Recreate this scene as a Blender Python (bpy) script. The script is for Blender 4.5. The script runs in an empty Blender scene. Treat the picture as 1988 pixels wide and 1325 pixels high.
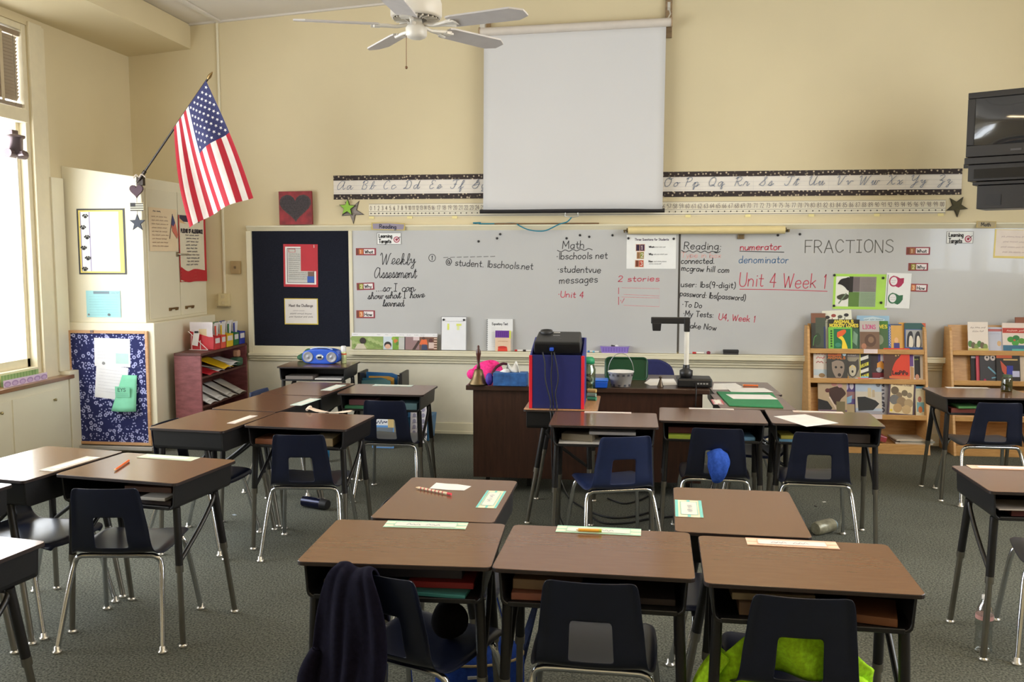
import bpy, bmesh, math, random
from mathutils import Matrix, Vector, Euler
random.seed(7)
S = bpy.context.scene
COL = S.collection
PI = math.pi
# ------------------------------------------------------------------ camera
CAM_H, YAW, PITCH, FPX = 1.67, 0.12709, -0.09467, 1770.0
cy, sy, cp, sp = math.cos(YAW), math.sin(YAW), math.cos(PITCH), math.sin(PITCH)
FWD = Vector((-sy*cp, cy*cp, sp)); RGT = Vector((cy, sy, 0)); UPV = RGT.cross(FWD)
cam = bpy.data.cameras.new('camera'); camo = bpy.data.objects.new('camera', cam); COL.objects.link(camo)
cam.sensor_width = 36.0; cam.lens = 36.0*FPX/1988.0; cam.clip_start = .05; cam.clip_end = 200
m = Matrix.Identity(4)
for i in range(3):
    m[i][0] = RGT[i]; m[i][1] = UPV[i]; m[i][2] = -FWD[i]
m[2][3] = CAM_H
camo.matrix_world = m
S.camera = camo
# ------------------------------------------------------------------ daylight, exposure
S.view_settings.view_transform = 'Standard'; S.view_settings.look = 'None'
S.view_settings.exposure = -0.62; S.view_settings.gamma = 1.0; S.view_settings.use_curve_mapping = False
w = bpy.data.worlds.new('world'); S.world = w; w.use_nodes = True
bg = w.node_tree.nodes['Background']; bg.inputs['Color'].default_value = (.90, .95, 1.0, 1); bg.inputs['Strength'].default_value = 17.0
def portal(loc, rot, sx, sy_):
    L = bpy.data.lights.new('daylight_portal', 'AREA'); L.shape = 'RECTANGLE'; L.size = sx; L.size_y = sy_
    L.cycles.is_portal = True
    o = bpy.data.objects.new('daylight_portal', L); COL.objects.link(o); o.location = loc; o.rotation_euler = rot
XL, XR, YB, YR = -4.704, 4.6, 8.28, -2.2          # room: left, right, back (whiteboard) and rear walls
WIN_Y = [(1.29, 2.59), (2.71, 4.01), (4.13, 5.43), (5.55, 6.80)]      # window openings of the left wall, along y
WZ0, WZ1 = 0.72, 3.46
portal((XL-.12, 4.05, (WZ0+WZ1)/2), (0, -PI/2, 0), WZ1-WZ0, 5.6)
RWIN = [(1.2, 3.4), (3.6, 5.8)]      # windows of the right wall
portal((XR+.12, 3.5, 2.6), (0, PI/2, 0), 2.4, 4.7)

# ------------------------------------------------------------------ pixel -> point on a real plane
def ray(x, y): return FWD + RGT*((x-994)/FPX) - UPV*((y-662.5)/FPX)
def on(x, y, axis, val):
    d = ray(x, y); o = (0, 0, CAM_H); t = (val-o[axis])/d[axis]
    return Vector((d[0]*t, d[1]*t, CAM_H+d[2]*t))
def wx(x, y, d=YB):
    q = on(x, y, 1, d); return q[0], q[2]
def fl(x, y, z=0.0):
    q = on(x, y, 2, z); return q[0], q[1]
# ------------------------------------------------------------------ materials
def lin(c): return tuple((v/255/12.92 if v/255 <= .04045 else ((v/255+.055)/1.055)**2.4) for v in c)
MC = {}
def mat(rgb, rough=.55, metal=0., var=.05, scale=14., bump=0., spec=.5, coat=0., sheen=0.):
    key = (tuple(rgb), rough, metal, var, scale, bump, spec, coat, sheen)
    if key in MC: return MC[key]
    M = bpy.data.materials.new('surface'); M.use_nodes = True; nt = M.node_tree; b = nt.nodes['Principled BSDF']
    c = lin(rgb); b.inputs['Roughness'].default_value = rough; b.inputs['Metallic'].default_value = metal
    b.inputs['Specular IOR Level'].default_value = spec; b.inputs['Coat Weight'].default_value = coat
    if sheen: b.inputs['Sheen Weight'].default_value = sheen
    if var > 0:
        tc = nt.nodes.new('ShaderNodeTexCoord'); n = nt.nodes.new('ShaderNodeTexNoise'); n.inputs['Scale'].default_value = scale
        n.inputs['Detail'].default_value = 4; r = nt.nodes.new('ShaderNodeValToRGB')
        r.color_ramp.elements[0].position = .3; r.color_ramp.elements[1].position = .7
        r.color_ramp.elements[0].color = tuple(v*(1-var) for v in c)+(1,); r.color_ramp.elements[1].color = tuple(min(1, v*(1+var)) for v in c)+(1,)
        nt.links.new(tc.outputs['Object'], n.inputs['Vector']); nt.links.new(n.outputs['Fac'], r.inputs[0]); nt.links.new(r.outputs[0], b.inputs['Base Color'])
        if bump:
            bp = nt.nodes.new('ShaderNodeBump'); bp.inputs['Strength'].default_value = bump; bp.inputs['Distance'].default_value = .004
            nt.links.new(n.outputs['Fac'], bp.inputs['Height']); nt.links.new(bp.outputs[0], b.inputs['Normal'])
    else: b.inputs['Base Color'].default_value = c+(1,)
    MC[key] = M
    return M
def woodmat(c1, c2, rough=.4, stretch=(1, 14, 14), scale=3., coat=0., spec=.5):
    key = ('wood', c1, c2, rough, stretch, scale, coat, spec)
    if key in MC: return MC[key]
    M = bpy.data.materials.new('wood'); M.use_nodes = True; nt = M.node_tree; b = nt.nodes['Principled BSDF']
    tc = nt.nodes.new('ShaderNodeTexCoord'); mp = nt.nodes.new('ShaderNodeMapping'); mp.inputs['Scale'].default_value = stretch
    n = nt.nodes.new('ShaderNodeTexNoise'); n.inputs['Scale'].default_value = scale; n.inputs['Detail'].default_value = 6; n.inputs['Roughness'].default_value = .65
    r = nt.nodes.new('ShaderNodeValToRGB'); r.color_ramp.elements[0].position = .32; r.color_ramp.elements[1].position = .68
    r.color_ramp.elements[0].color = lin(c1)+(1,); r.color_ramp.elements[1].color = lin(c2)+(1,)
    nt.links.new(tc.outputs['Object'], mp.inputs[0]); nt.links.new(mp.outputs[0], n.inputs['Vector']); nt.links.new(n.outputs['Fac'], r.inputs[0])
    nt.links.new(r.outputs[0], b.inputs['Base Color']); b.inputs['Roughness'].default_value = rough; b.inputs['Coat Weight'].default_value = coat
    b.inputs['Specular IOR Level'].default_value = spec
    MC[key] = M
    return M
def emit(rgb, s):
    M = bpy.data.materials.new('light'); M.use_nodes = True; nt = M.node_tree; b = nt.nodes['Principled BSDF']
    b.inputs['Base Color'].default_value = (.8, .8, .8, 1); b.inputs['Emission Color'].default_value = lin(rgb)+(1,); b.inputs['Emission Strength'].default_value = s
    return M
def glass(rgb=(255, 255, 255), fac=.07, rough=.02):
    key = ('glass', rgb, fac, rough)
    if key in MC: return MC[key]
    M = bpy.data.materials.new('glass'); M.use_nodes = True; nt = M.node_tree; nt.nodes.remove(nt.nodes['Principled BSDF'])
    t = nt.nodes.new('ShaderNodeBsdfTransparent'); t.inputs[0].default_value = lin(rgb)+(1,)
    g = nt.nodes.new('ShaderNodeBsdfGlossy'); g.inputs['Roughness'].default_value = rough
    f = nt.nodes.new('ShaderNodeLayerWeight'); f.inputs[0].default_value = .2; mt = nt.nodes.new('ShaderNodeMath'); mt.operation = 'MULTIPLY_ADD'; mt.inputs[1].default_value = .35; mt.inputs[2].default_value = fac
    mx = nt.nodes.new('ShaderNodeMixShader'); nt.links.new(f.outputs['Facing'], mt.inputs[0]); nt.links.new(mt.outputs[0], mx.inputs[0])
    nt.links.new(t.outputs[0], mx.inputs[1]); nt.links.new(g.outputs[0], mx.inputs[2]); nt.links.new(mx.outputs[0], nt.nodes['Material Output'].inputs[0])
    MC[key] = M
    return M
# ------------------------------------------------------------------ stroke lettering
GL = {}
def _g(s):
    for line in s.strip().split('\n'):
        k, adv, d = line.split('=', 2)
        GL[k] = (float(adv), [[tuple(map(float, p.split(','))) for p in st.split()] for st in d.split('|')])
_g('''a=7=5,4.5 3,5.3 .8,4.2 .3,2 1.5,.1 3.5,.5 5,2.5|5,5.2 5,0
b=7=0,10 0,0|0,3.5 2,5.2 4.5,4.5 5,2 3.5,0 1.2,.2 0,1.5
c=6.6=4.8,4.5 3,5.3 .8,4.2 .3,2 1.5,.1 3.5,.2 5,1.2
d=7=5,4 3,5.3 .8,4.2 .3,2 1.5,.1 3.5,.4 5,2|5,10 5,0
e=7=.3,2.8 5,3 4.3,5 2.5,5.3 .6,4 .3,2 1.5,.1 3.5,0 5,1
f=5.4=4.5,9 3.2,10 2,9 1.8,6 1.8,0|.2,5.5 4,5.5
g=7=5,4.5 3,5.3 .8,4.2 .3,2 1.5,.1 3.5,.5 5,2.5|5,5.2 5,-2 3.5,-3.8 1,-3.2
h=6.6=0,10 0,0|0,3.5 2,5.3 4,4.6 4.5,3 4.5,0
i=3=1,5.2 1,0|1,7.3 1.1,7.7
j=4=2,5.2 2,-2 1,-3.6 -.5,-3|2,7.3 2.1,7.7
k=6.4=0,10 0,0|4.2,5.2 0,2.2|1.4,3.2 4.6,0
l=3=1,10 1,0
m=9=0,5.2 0,0|0,3.5 1.5,5.2 3,4.6 3.2,3 3.2,0|3.2,3.5 4.8,5.2 6.4,4.6 6.6,3 6.6,0
n=6.6=0,5.2 0,0|0,3.5 2,5.3 4,4.6 4.5,3 4.5,0
o=7=2.5,5.3 .6,4.2 .2,2 1.5,0 3.8,.3 5,2.5 4.3,4.8 2.5,5.3
p=7=0,5.2 0,-4|0,3.5 2,5.2 4.5,4.5 5,2 3.5,0 1.2,.2 0,1.5
q=7=5,4.5 3,5.3 .8,4.2 .3,2 1.5,.1 3.5,.5 5,2.5|5,5.2 5,-4
r=5=0,5.2 0,0|0,3.2 1.5,5 3.5,5
s=6=4.3,4.6 2.5,5.3 .6,4.4 1.2,3 3.8,2.4 4.4,1 2.5,0 .2,.7
t=5.6=1.8,8.5 1.8,1.5 2.8,.1 4.2,.5|0,5.5 4,5.5
u=6.6=0,5.2 0,2 1.2,.1 3,.2 4.6,2|4.6,5.2 4.6,0
v=6.4=0,5.2 2.3,0|2.3,0 4.6,5.2
w=8.6=0,5.2 1.7,0|1.7,0 3.3,4.5|3.3,4.5 5,0|5,0 6.6,5.2
x=6.4=0,5.2 4.5,0|4.5,5.2 0,0
y=6.8=0,5.2 2.5,.3|5,5.2 2,-2.2 .5,-3.6
z=6.4=0,5.2 4.5,5.2|4.5,5.2 0,0|0,0 4.6,0
A=8.8=0,0 3.5,10|3.5,10 7,0|1.2,3.6 5.8,3.6
B=8=0,0 0,10|0,10 3.5,9.8 5,7.8 3.5,5.4 0,5.2|0,5.2 4,5 6,2.6 4,.2 0,0
C=8.4=6.5,8 4.5,10 1.8,9 .3,5 1.5,1 4,0 6.5,1.8
D=8=0,0 0,10|0,10 3.5,9.3 6,5.5 4,1 0,0
E=7.4=0,10 0,0|0,10 5.5,10|0,5.2 4.5,5.2|0,0 5.5,0
F=7.4=0,10 0,0|0,10 5.5,10|0,5.2 4.5,5.2
G=8.6=6.5,8 4.5,10 1.8,9 .3,5 1.5,1 4,0 6.5,2 6.6,4.5|6.6,4.5 4,4.5
H=8=0,10 0,0|6,10 6,0|0,5 6,5
I=6=2,10 2,0|0,10 4,10|0,0 4,0
K=8=0,10 0,0|6,10 0,4.5|1.5,5.8 6.2,0
L=7=0,10 0,0|0,0 5,0
M=10=0,0 .5,10|.5,10 4,3|4,3 7.5,10|7.5,10 8,0
N=8=0,0 0,10|0,10 6,0|6,0 6,10
O=8.8=3.5,10 1,8.5 .2,5 1.2,1.2 3.5,0 6,1.5 6.9,5 6,8.6 3.5,10
P=7.6=0,0 0,10|0,10 3.8,9.8 5.6,7.6 4,5.2 0,4.8
Q=8.8=3.5,10 1,8.5 .2,5 1.2,1.2 3.5,0 6,1.5 6.9,5 6,8.6 3.5,10|4.5,2.5 7,-.5
R=8=0,0 0,10|0,10 3.8,9.8 5.6,7.6 4,5.2 0,4.8|2.5,4.8 6,0
S=8=6,8.5 4,10 1.2,9 1,6.8 3.5,5.3 6,3.6 5.6,1 3,0 .2,1.6
T=8.6=0,10 7,10|3.5,10 3.5,0
U=8=0,10 0,3 1.5,.3 4.5,.3 6,3 6,10
V=8.4=0,10 3.3,0|3.3,0 6.6,10
W=11=0,10 2.3,0|2.3,0 4.5,8|4.5,8 6.7,0|6.7,0 9,10
Y=8=0,10 3.2,5|6.4,10 3.2,5|3.2,5 3.2,0
0=7=2.5,10 .6,8 .2,5 .8,1.6 2.5,0 4.4,1.6 5,5 4.4,8.4 2.5,10
1=4.4=.8,8 2,10|2,10 2,0
2=7=.3,7.8 1.2,9.6 3.2,10 4.8,8 3.8,5 0,0|0,0 5,0
3=7=.3,8.6 2,10 4.3,9 4.2,6.4 2,5.4|2,5.4 4.6,4.6 4.8,1.5 2.8,0 .2,1.2
4=7.4=3.8,0 3.8,10|3.8,10 0,3.5|0,3.5 5.4,3.5
5=7=4.6,10 .8,10|.8,10 .5,5.6|.5,5.6 2.8,6.4 4.8,4.6 4.8,1.8 2.8,0 .2,1
6=7=4.2,9.6 1.8,8 .4,4.5 .6,1.2 2.6,0 4.7,1.2 4.7,4 2.8,5.4 .6,3.6
7=7=0,10 5,10|5,10 1.8,0
8=7=2.5,5.4 .6,7.2 1,9.4 2.6,10 4.2,9.2 4.4,7.2 2.5,5.4 .3,3.2 .8,.6 2.5,0 4.4,.7 4.8,3 2.5,5.4
9=7=4.6,7 3.4,5 1.2,5 .3,7.2 1.2,9.6 3.2,10 4.6,8.4 4.6,6 4,0
.=3=.5,.1 .9,.5
,=3=1,.6 .4,-1.6
:=3.4=.8,.3 1.1,.6|.8,4.6 1.1,4.9
-=5=.5,4 3.5,4
(=4=2.4,11 .7,8 .3,4.5 .7,1 2.4,-2
)=4=.3,11 2,8 2.4,4.5 2,1 .3,-2
@=11=6.2,3.5 5,6.8 3,6 3,3.2 5,2.6 6,5.5 6.5,2.5 8.5,3 9,6 6.5,9.5 2.5,9 .3,5 2,.8 6,0 8,1
?=6=.3,8 1.8,10 4.2,9 4,6.8 2.2,5 2.2,3|2.2,.2 2.5,.5
*=4=.8,4.2 1.4,4.8
cA=10=7,9 4,10 1,7 0,3 1.5,0 4,1 7,6 7.3,9.5|7.3,9.5 7,3 8,0 10,2
cB=9=1,8 2.5,10 2,5 1.5,0|1,7.5 3,10 6,10 6.5,7.5 3.5,5.5 6.5,4.5 6.5,1 4,0 2,.8
cC=8=6.5,8 5.5,10 3,9.5 .8,6 .8,2.5 3,0 6,1.5
cD=10=3,10 3,5 2,1 0,.5 2,1.5 4,0 7.5,2 8,7 5,10 1.5,9 2,7.5
cE=8=6,8.5 5,10 2.5,9.5 2,7 4,5.5 1.5,4.5 .8,2 2.5,0 6,1.5
cF=8=1,8.5 2.5,9.8 8,9.8|5.5,9.8 4.8,4 3.5,.5 1,.3 0,2|3.2,5 6.5,5
cG=9=1,4 5,8 5.5,10 4,9.5 4,6 7,7.5 6.5,2 4,0 1,.8 0,3 4,4 8,5
cO=9=4,10 1.2,8 .5,3.5 3,0 6.5,2 7,7 4.5,10 4,8.5 6,8.2 8,9.5
cP=8=1,8 2.8,10 2.2,4 1.8,0|1,8 4,10 7,9 6.5,6 2.5,4.8
cQ=9=4,10 1.2,8 .5,3.5 3,0 6.5,2 7,7 4.5,10 2.5,9|3,1 5,1.5 8,-.5
cR=9=1,8 2.8,10 2.2,4 1.8,0|1,8 4,10 7,9 6.5,6 2.5,4.8|3.5,5 5.5,2 7.5,0 9,1.5
cS=8=0,1 4,6 6,9 5,10 3.8,8.5 5,5 6,2.5 4.5,0 2,.5 .5,1.5
cT=8=1,8.5 2.5,9.8 8,9.8|5.5,9.8 4.8,4 3.5,.5 1,.3 0,2
cU=9=0,8 1.2,10 2,9 1.2,3.5 3,0 6,3 7.5,10|7.5,10 6.6,3 7.5,0 9.5,2
cV=9=0,8 1.2,10 2.2,8.5 2.6,3 3.5,0 6,5 7.5,9.5 9,9.6
cW=12=0,8 1.2,10 2.2,8 2.6,2 3.2,0 6.5,9|6.5,9 6.5,2 7.2,0 10,8 11.5,9.8
cX=9=0,8.5 1.5,9.8 3,8.5 5,2 6.5,0 8.5,1.5|7.5,9.5 4,5 .5,0
cY=9=0,8 1.2,10 2,9 1.4,5.5 3,4 6,6.5 7.5,10|7.5,10 6,2 4.5,-3 2.5,-3.5 3.5,-1 8.5,3
cZ=8=1,8.5 4,10 6,8.5 3.5,4.5 2,4.2 5.5,3.5 5.5,0 4,-3.5 2.2,-3 3.5,-.5 8,3
ca=6.4=5,4.2 3,5.2 .5,3.5 .8,.6 2.5,.2 5,4.6|5,4.6 5.2,.8 6.2,.1 8,2.5
cb=6.4=0,0 3,5 4.2,9 3,9.8 2,7 1.8,1.5 3.2,.2 5,2.5 4.5,4.8 6,4.2 7.5,4.4
cc=5.2=4.8,4 3.2,5.2 .8,3.5 1,.8 3,0 6.5,2.8
cd=6.6=5,4.2 3,5.2 .5,3.5 .8,.6 2.5,.2 5,4.6 6,9.8|6,9.8 5.2,1.5 6.2,.1 8,2.5
ce=5=0,.5 3.8,3 3.8,5 2,4.8 1,2 2.5,0 6,2.5
cf=5=0,.5 4,6 4.8,9.5 3.5,9.8 2.8,6 2.2,-3 3.2,-3.6 4,-1.5 3,0 6,2
cg=6=5,4.2 3,5.2 .5,3.5 .8,.6 2.5,.2 5,4.6 4.6,-2 3,-3.6 1.8,-2.5 7.5,2.5
ch=6.4=0,.5 3,6 3.6,9.5 2.4,9.6 1.6,5 1.2,0|1.3,2.5 3,5 4.5,4.2 4.5,.8 5.4,.1 7,2.5
ck=6.4=0,.5 3,6 3.6,9.5 2.4,9.6 1.6,5 1.2,0|1.3,2.5 3.6,5 4,3.4 1.8,2.6|2.4,2.6 4.2,.2 6.8,2.5
cl=4=0,.5 3,6 3.6,9.5 2.4,9.6 1.4,5 1.8,.6 2.8,.1 4.6,2.5
cm=9=0,3 1,5 1,0|1,2.5 2.6,5 3.8,4.2 3.8,0|3.8,2.5 5.4,5 6.8,4.2 6.8,.8 7.8,.1 9.4,2.5
cn=6.6=0,3 1,5 1,0|1,2.5 2.8,5 4.2,4.2 4.2,.8 5.2,.1 7,2.5
co=6=3.5,5 .8,3.5 1,.6 3,.2 4.8,2.5 3.5,5 3.8,4.2 7,4.4
cp=6=0,1 2,5 1.6,-3 2.5,-3.6 3,0|1.9,2.5 3.5,5 5.5,4 5.2,.8 3.2,0 5,0 7.5,2.5
cq=6.4=5,4.2 3,5.2 .5,3.5 .8,.6 2.5,.2 5,4.6 4.6,-2.5 5.4,-3.4 6,-1.5 5,0 7.5,2.5
cr=5.6=0,.5 2,5.3 2.8,4.4 4.5,4.4 4.2,1 5.2,.1 7,2.5
cs=4.6=0,.5 2.8,5.4 3.5,2.5 3,.3 1,.6 3.2,0 6,2.5
ct=4.6=0,.5 3.5,9 2.6,1 3.6,.1 5.5,2.5|1.5,6.5 5,6.5
cu=6=0,2 1.8,5 1.5,.8 3,.2 5,5|5,5 4.8,.8 5.8,.1 7.5,2.5
cv=6=0,3.5 1.5,5 2.2,3 2.8,.2 5,4.5 7.5,4.2
cw=7.4=0,2 1.8,5 1.5,.8 3,.2 4.6,5|4.6,5 4.4,.8 6,.3 7,4.5 9,4.2
cx=5.6=0,3.5 1.5,5 2.8,1 4,.1 6,2.5|5,5 .5,0
cy=6=0,3.5 1.5,5 1.8,2 3.2,1.5 5,5 4.2,-2.5 2.8,-3.6 1.8,-2.5 6.5,2.5
cz=6=0,3.8 2,5.2 3.5,4 1.8,1.8 3.5,1 3.2,-2.5 2,-3.6 1.2,-2.5 6,2.5''')
def smooth(pts, k=5):
    if len(pts) < 3: return pts
    P = [pts[0]]+list(pts)+[pts[-1]]; out = []
    for i in range(1, len(P)-2):
        a, b, c, d = P[i-1], P[i], P[i+1], P[i+2]
        for j in range(k):
            t = j/k
            out.append(tuple(.5*(2*b[q]+(c[q]-a[q])*t+(2*a[q]-5*b[q]+4*c[q]-d[q])*t*t+(3*b[q]-a[q]-3*c[q]+d[q])*t**3) for q in range(len(b))))
    out.append(tuple(pts[-1]))
    return out
def strokes(txt, h, cursive=False, slant=0., jitter=0., spacing=1., k=4):
    """strokes of a line of lettering, baseline at y = 0; returns strokes and width"""
    x = 0; out = []
    for ch in txt:
        if ch == ' ': x += 4.5*spacing; continue
        g = GL.get('c'+ch) if cursive else None
        g = g or GL.get(ch)
        if not g: x += 4; continue
        dy = random.uniform(-jitter, jitter)
        for st in g[1]:
            out.append([((x+a+slant*b)*h/10, (b+dy)*h/10) for a, b in smooth(st, k)])
        x += g[0]*spacing
    return out, x*h/10
# ------------------------------------------------------------------ mesh builder
class MB:
    def __init__(s, m=None):
        s.v = []; s.f = []; s.fm = []; s.fs = []; s.mats = []; s.cur = 0; s.T = None
        if m: s.use(m)
    def use(s, m):
        if m not in s.mats: s.mats.append(m)
        s.cur = s.mats.index(m); return s
    def add(s, vs, fs, sm=False):
        n = len(s.v)
        s.v += [tuple(s.T @ Vector(q)) if s.T else tuple(q) for q in vs]
        for f in fs: s.f.append([n+i for i in f]); s.fm.append(s.cur); s.fs.append(sm)
        return s
    def box(s, x0, y0, z0, x1, y1, z1):
        x0, x1 = min(x0, x1), max(x0, x1); y0, y1 = min(y0, y1), max(y0, y1); z0, z1 = min(z0, z1), max(z0, z1)
        return s.add([(x, y, z) for z in (z0, z1) for y in (y0, y1) for x in (x0, x1)],
                     [(0, 2, 3, 1), (4, 5, 7, 6), (0, 1, 5, 4), (2, 6, 7, 3), (0, 4, 6, 2), (1, 3, 7, 5)])
    def hexa(s, P):  # 8 points, bottom ring then top ring (both counter-clockwise from above)
        return s.add(P, [(3, 2, 1, 0), (4, 5, 6, 7), (0, 1, 5, 4), (1, 2, 6, 5), (2, 3, 7, 6), (3, 0, 4, 7)])
    def prism(s, poly, a, b, axis=2):
        def P(u, v, t): return {2: (u, v, t), 1: (u, t, v), 0: (t, u, v)}[axis]
        n = len(poly)
        vs = [P(u, v, a) for u, v in poly]+[P(u, v, b) for u, v in poly]
        fs = [tuple(range(n-1, -1, -1)), tuple(range(n, 2*n))]+[(i, (i+1) % n, n+(i+1) % n, n+i) for i in range(n)]
        return s.add(vs, fs)
    def tube(s, pts, r, n=8, caps=True, sq=1.):
        P = [Vector(p) for p in pts]; k = len(P); R = r if isinstance(r, (list, tuple)) else [r]*k
        vs = []; up = None
        for i in range(k):
            t = (P[min(i+1, k-1)]-P[max(i-1, 0)]).normalized()
            if up is None:
                up = Vector((0, 0, 1)) if abs(t.z) < .9 else Vector((1, 0, 0))
            a = t.cross(up)
            if a.length < 1e-5: a = t.cross(Vector((0, 1, 0)))
            a.normalize(); b = a.cross(t).normalized(); up = b
            for j in range(n):
                q = 2*PI*j/n
                vs.append(P[i]+a*math.cos(q)*R[i]+b*math.sin(q)*R[i]*sq)
        fs = [(i*n+j, i*n+(j+1) % n, (i+1)*n+(j+1) % n, (i+1)*n+j) for i in range(k-1) for j in range(n)]
        s.add(vs, fs, True)
        if caps:
            s.add(vs[:n], [tuple(range(n-1, -1, -1))]); s.add(vs[-n:], [tuple(range(n))])
        return s
    def lathe(s, prof, n=16, c=(0, 0, 0), sx=1., sy=1.):
        vs = []; k = len(prof)
        for r, z in prof:
            for j in range(n):
                q = 2*PI*j/n; vs.append((c[0]+r*sx*math.cos(q), c[1]+r*sy*math.sin(q), c[2]+z))
        fs = [(i*n+j, i*n+(j+1) % n, (i+1)*n+(j+1) % n, (i+1)*n+j) for i in range(k-1) for j in range(n)]
        s.add(vs, fs, True)
        if prof[0][0] > 1e-6: s.add(vs[:n], [tuple(range(n-1, -1, -1))])
        if prof[-1][0] > 1e-6: s.add(vs[-n:], [tuple(range(n))])
        return s
    def grid(s, fn, nu, nv, sm=True, skip=None):
        vs = [fn(i/nu, j/nv) for j in range(nv+1) for i in range(nu+1)]
        fs = [(j*(nu+1)+i, j*(nu+1)+i+1, (j+1)*(nu+1)+i+1, (j+1)*(nu+1)+i) for j in range(nv) for i in range(nu) if not (skip and skip(i, j))]
        return s.add(vs, fs, sm)
    def blob(s, c, r, n=12, k=8):
        return s.lathe([(max(1e-4, math.sin(PI*i/k))*1., -math.cos(PI*i/k)) for i in range(k+1)], n) if False else s.add(
            [(c[0]+r[0]*math.sin(PI*i/k)*math.cos(2*PI*j/n), c[1]+r[1]*math.sin(PI*i/k)*math.sin(2*PI*j/n), c[2]-r[2]*math.cos(PI*i/k)) for i in range(k+1) for j in range(n)],
            [(i*n+j, i*n+(j+1) % n, (i+1)*n+(j+1) % n, (i+1)*n+j) for i in range(k) for j in range(n)], True)
    def ribbon(s, pts, w, z):
        n = len(pts)
        if n < 2: return s
        L = []; R = []
        for i in range(n):
            a = pts[max(i-1, 0)]; b = pts[min(i+1, n-1)]
            dx, dy = b[0]-a[0], b[1]-a[1]; l = math.hypot(dx, dy) or 1e-9
            nx, ny = -dy/l*w/2, dx/l*w/2
            ex = (dx/l*w*.3, dy/l*w*.3) if i == n-1 else ((-dx/l*w*.3, -dy/l*w*.3) if i == 0 else (0, 0))
            L.append((pts[i][0]+nx+ex[0], pts[i][1]+ny+ex[1], z)); R.append((pts[i][0]-nx+ex[0], pts[i][1]-ny+ex[1], z))
        return s.add(L+R, [(n+i, n+i+1, i+1, i) for i in range(n-1)])
    def obj(s, name, parent=None, loc=(0, 0, 0), rot=(0, 0, 0), bevel=0, seg=2, sub=0, solid=0, off=None):
        me = bpy.data.meshes.new(name)
        v = s.v if off is None else [(q[0]-off[0], q[1]-off[1], q[2]-off[2]) for q in s.v]
        me.from_pydata(v, [], s.f)
        for m in s.mats: me.materials.append(m)
        me.polygons.foreach_set('material_index', s.fm); me.polygons.foreach_set('use_smooth', s.fs); me.update()
        o = bpy.data.objects.new(name, me); COL.objects.link(o); o.location = loc; o.rotation_euler = rot
        if parent: o.parent = parent
        if solid:
            md = o.modifiers.new('solid', 'SOLIDIFY'); md.thickness = solid; md.offset = 0
        if sub:
            md = o.modifiers.new('sub', 'SUBSURF'); md.levels = sub; md.render_levels = sub
        if bevel:
            md = o.modifiers.new('bevel', 'BEVEL'); md.width = bevel; md.segments = seg; md.limit_method = 'ANGLE'; md.angle_limit = .6; md.harden_normals = False
        return o
def tag(o, label=None, cat=None, group=None, kind=None):
    if label: o['label'] = label
    if cat: o['category'] = cat
    if group: o['group'] = group
    if kind: o['kind'] = kind
    return o
def thing(name, label, cat, loc=(0, 0, 0), rz=0, group=None, rot=None):
    o = bpy.data.objects.new(name, None); COL.objects.link(o); o.location = loc; o.rotation_euler = rot or (0, 0, rz); o.empty_display_size = .05
    return tag(o, label, cat, group)
def struct(o): o['kind'] = 'structure'; return o
def copy_tree(o, parent=None):
    c = o.copy(); COL.objects.link(c)
    if parent: c.parent = parent
    for ch in list(o.children): copy_tree(ch, c)
    return c
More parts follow.
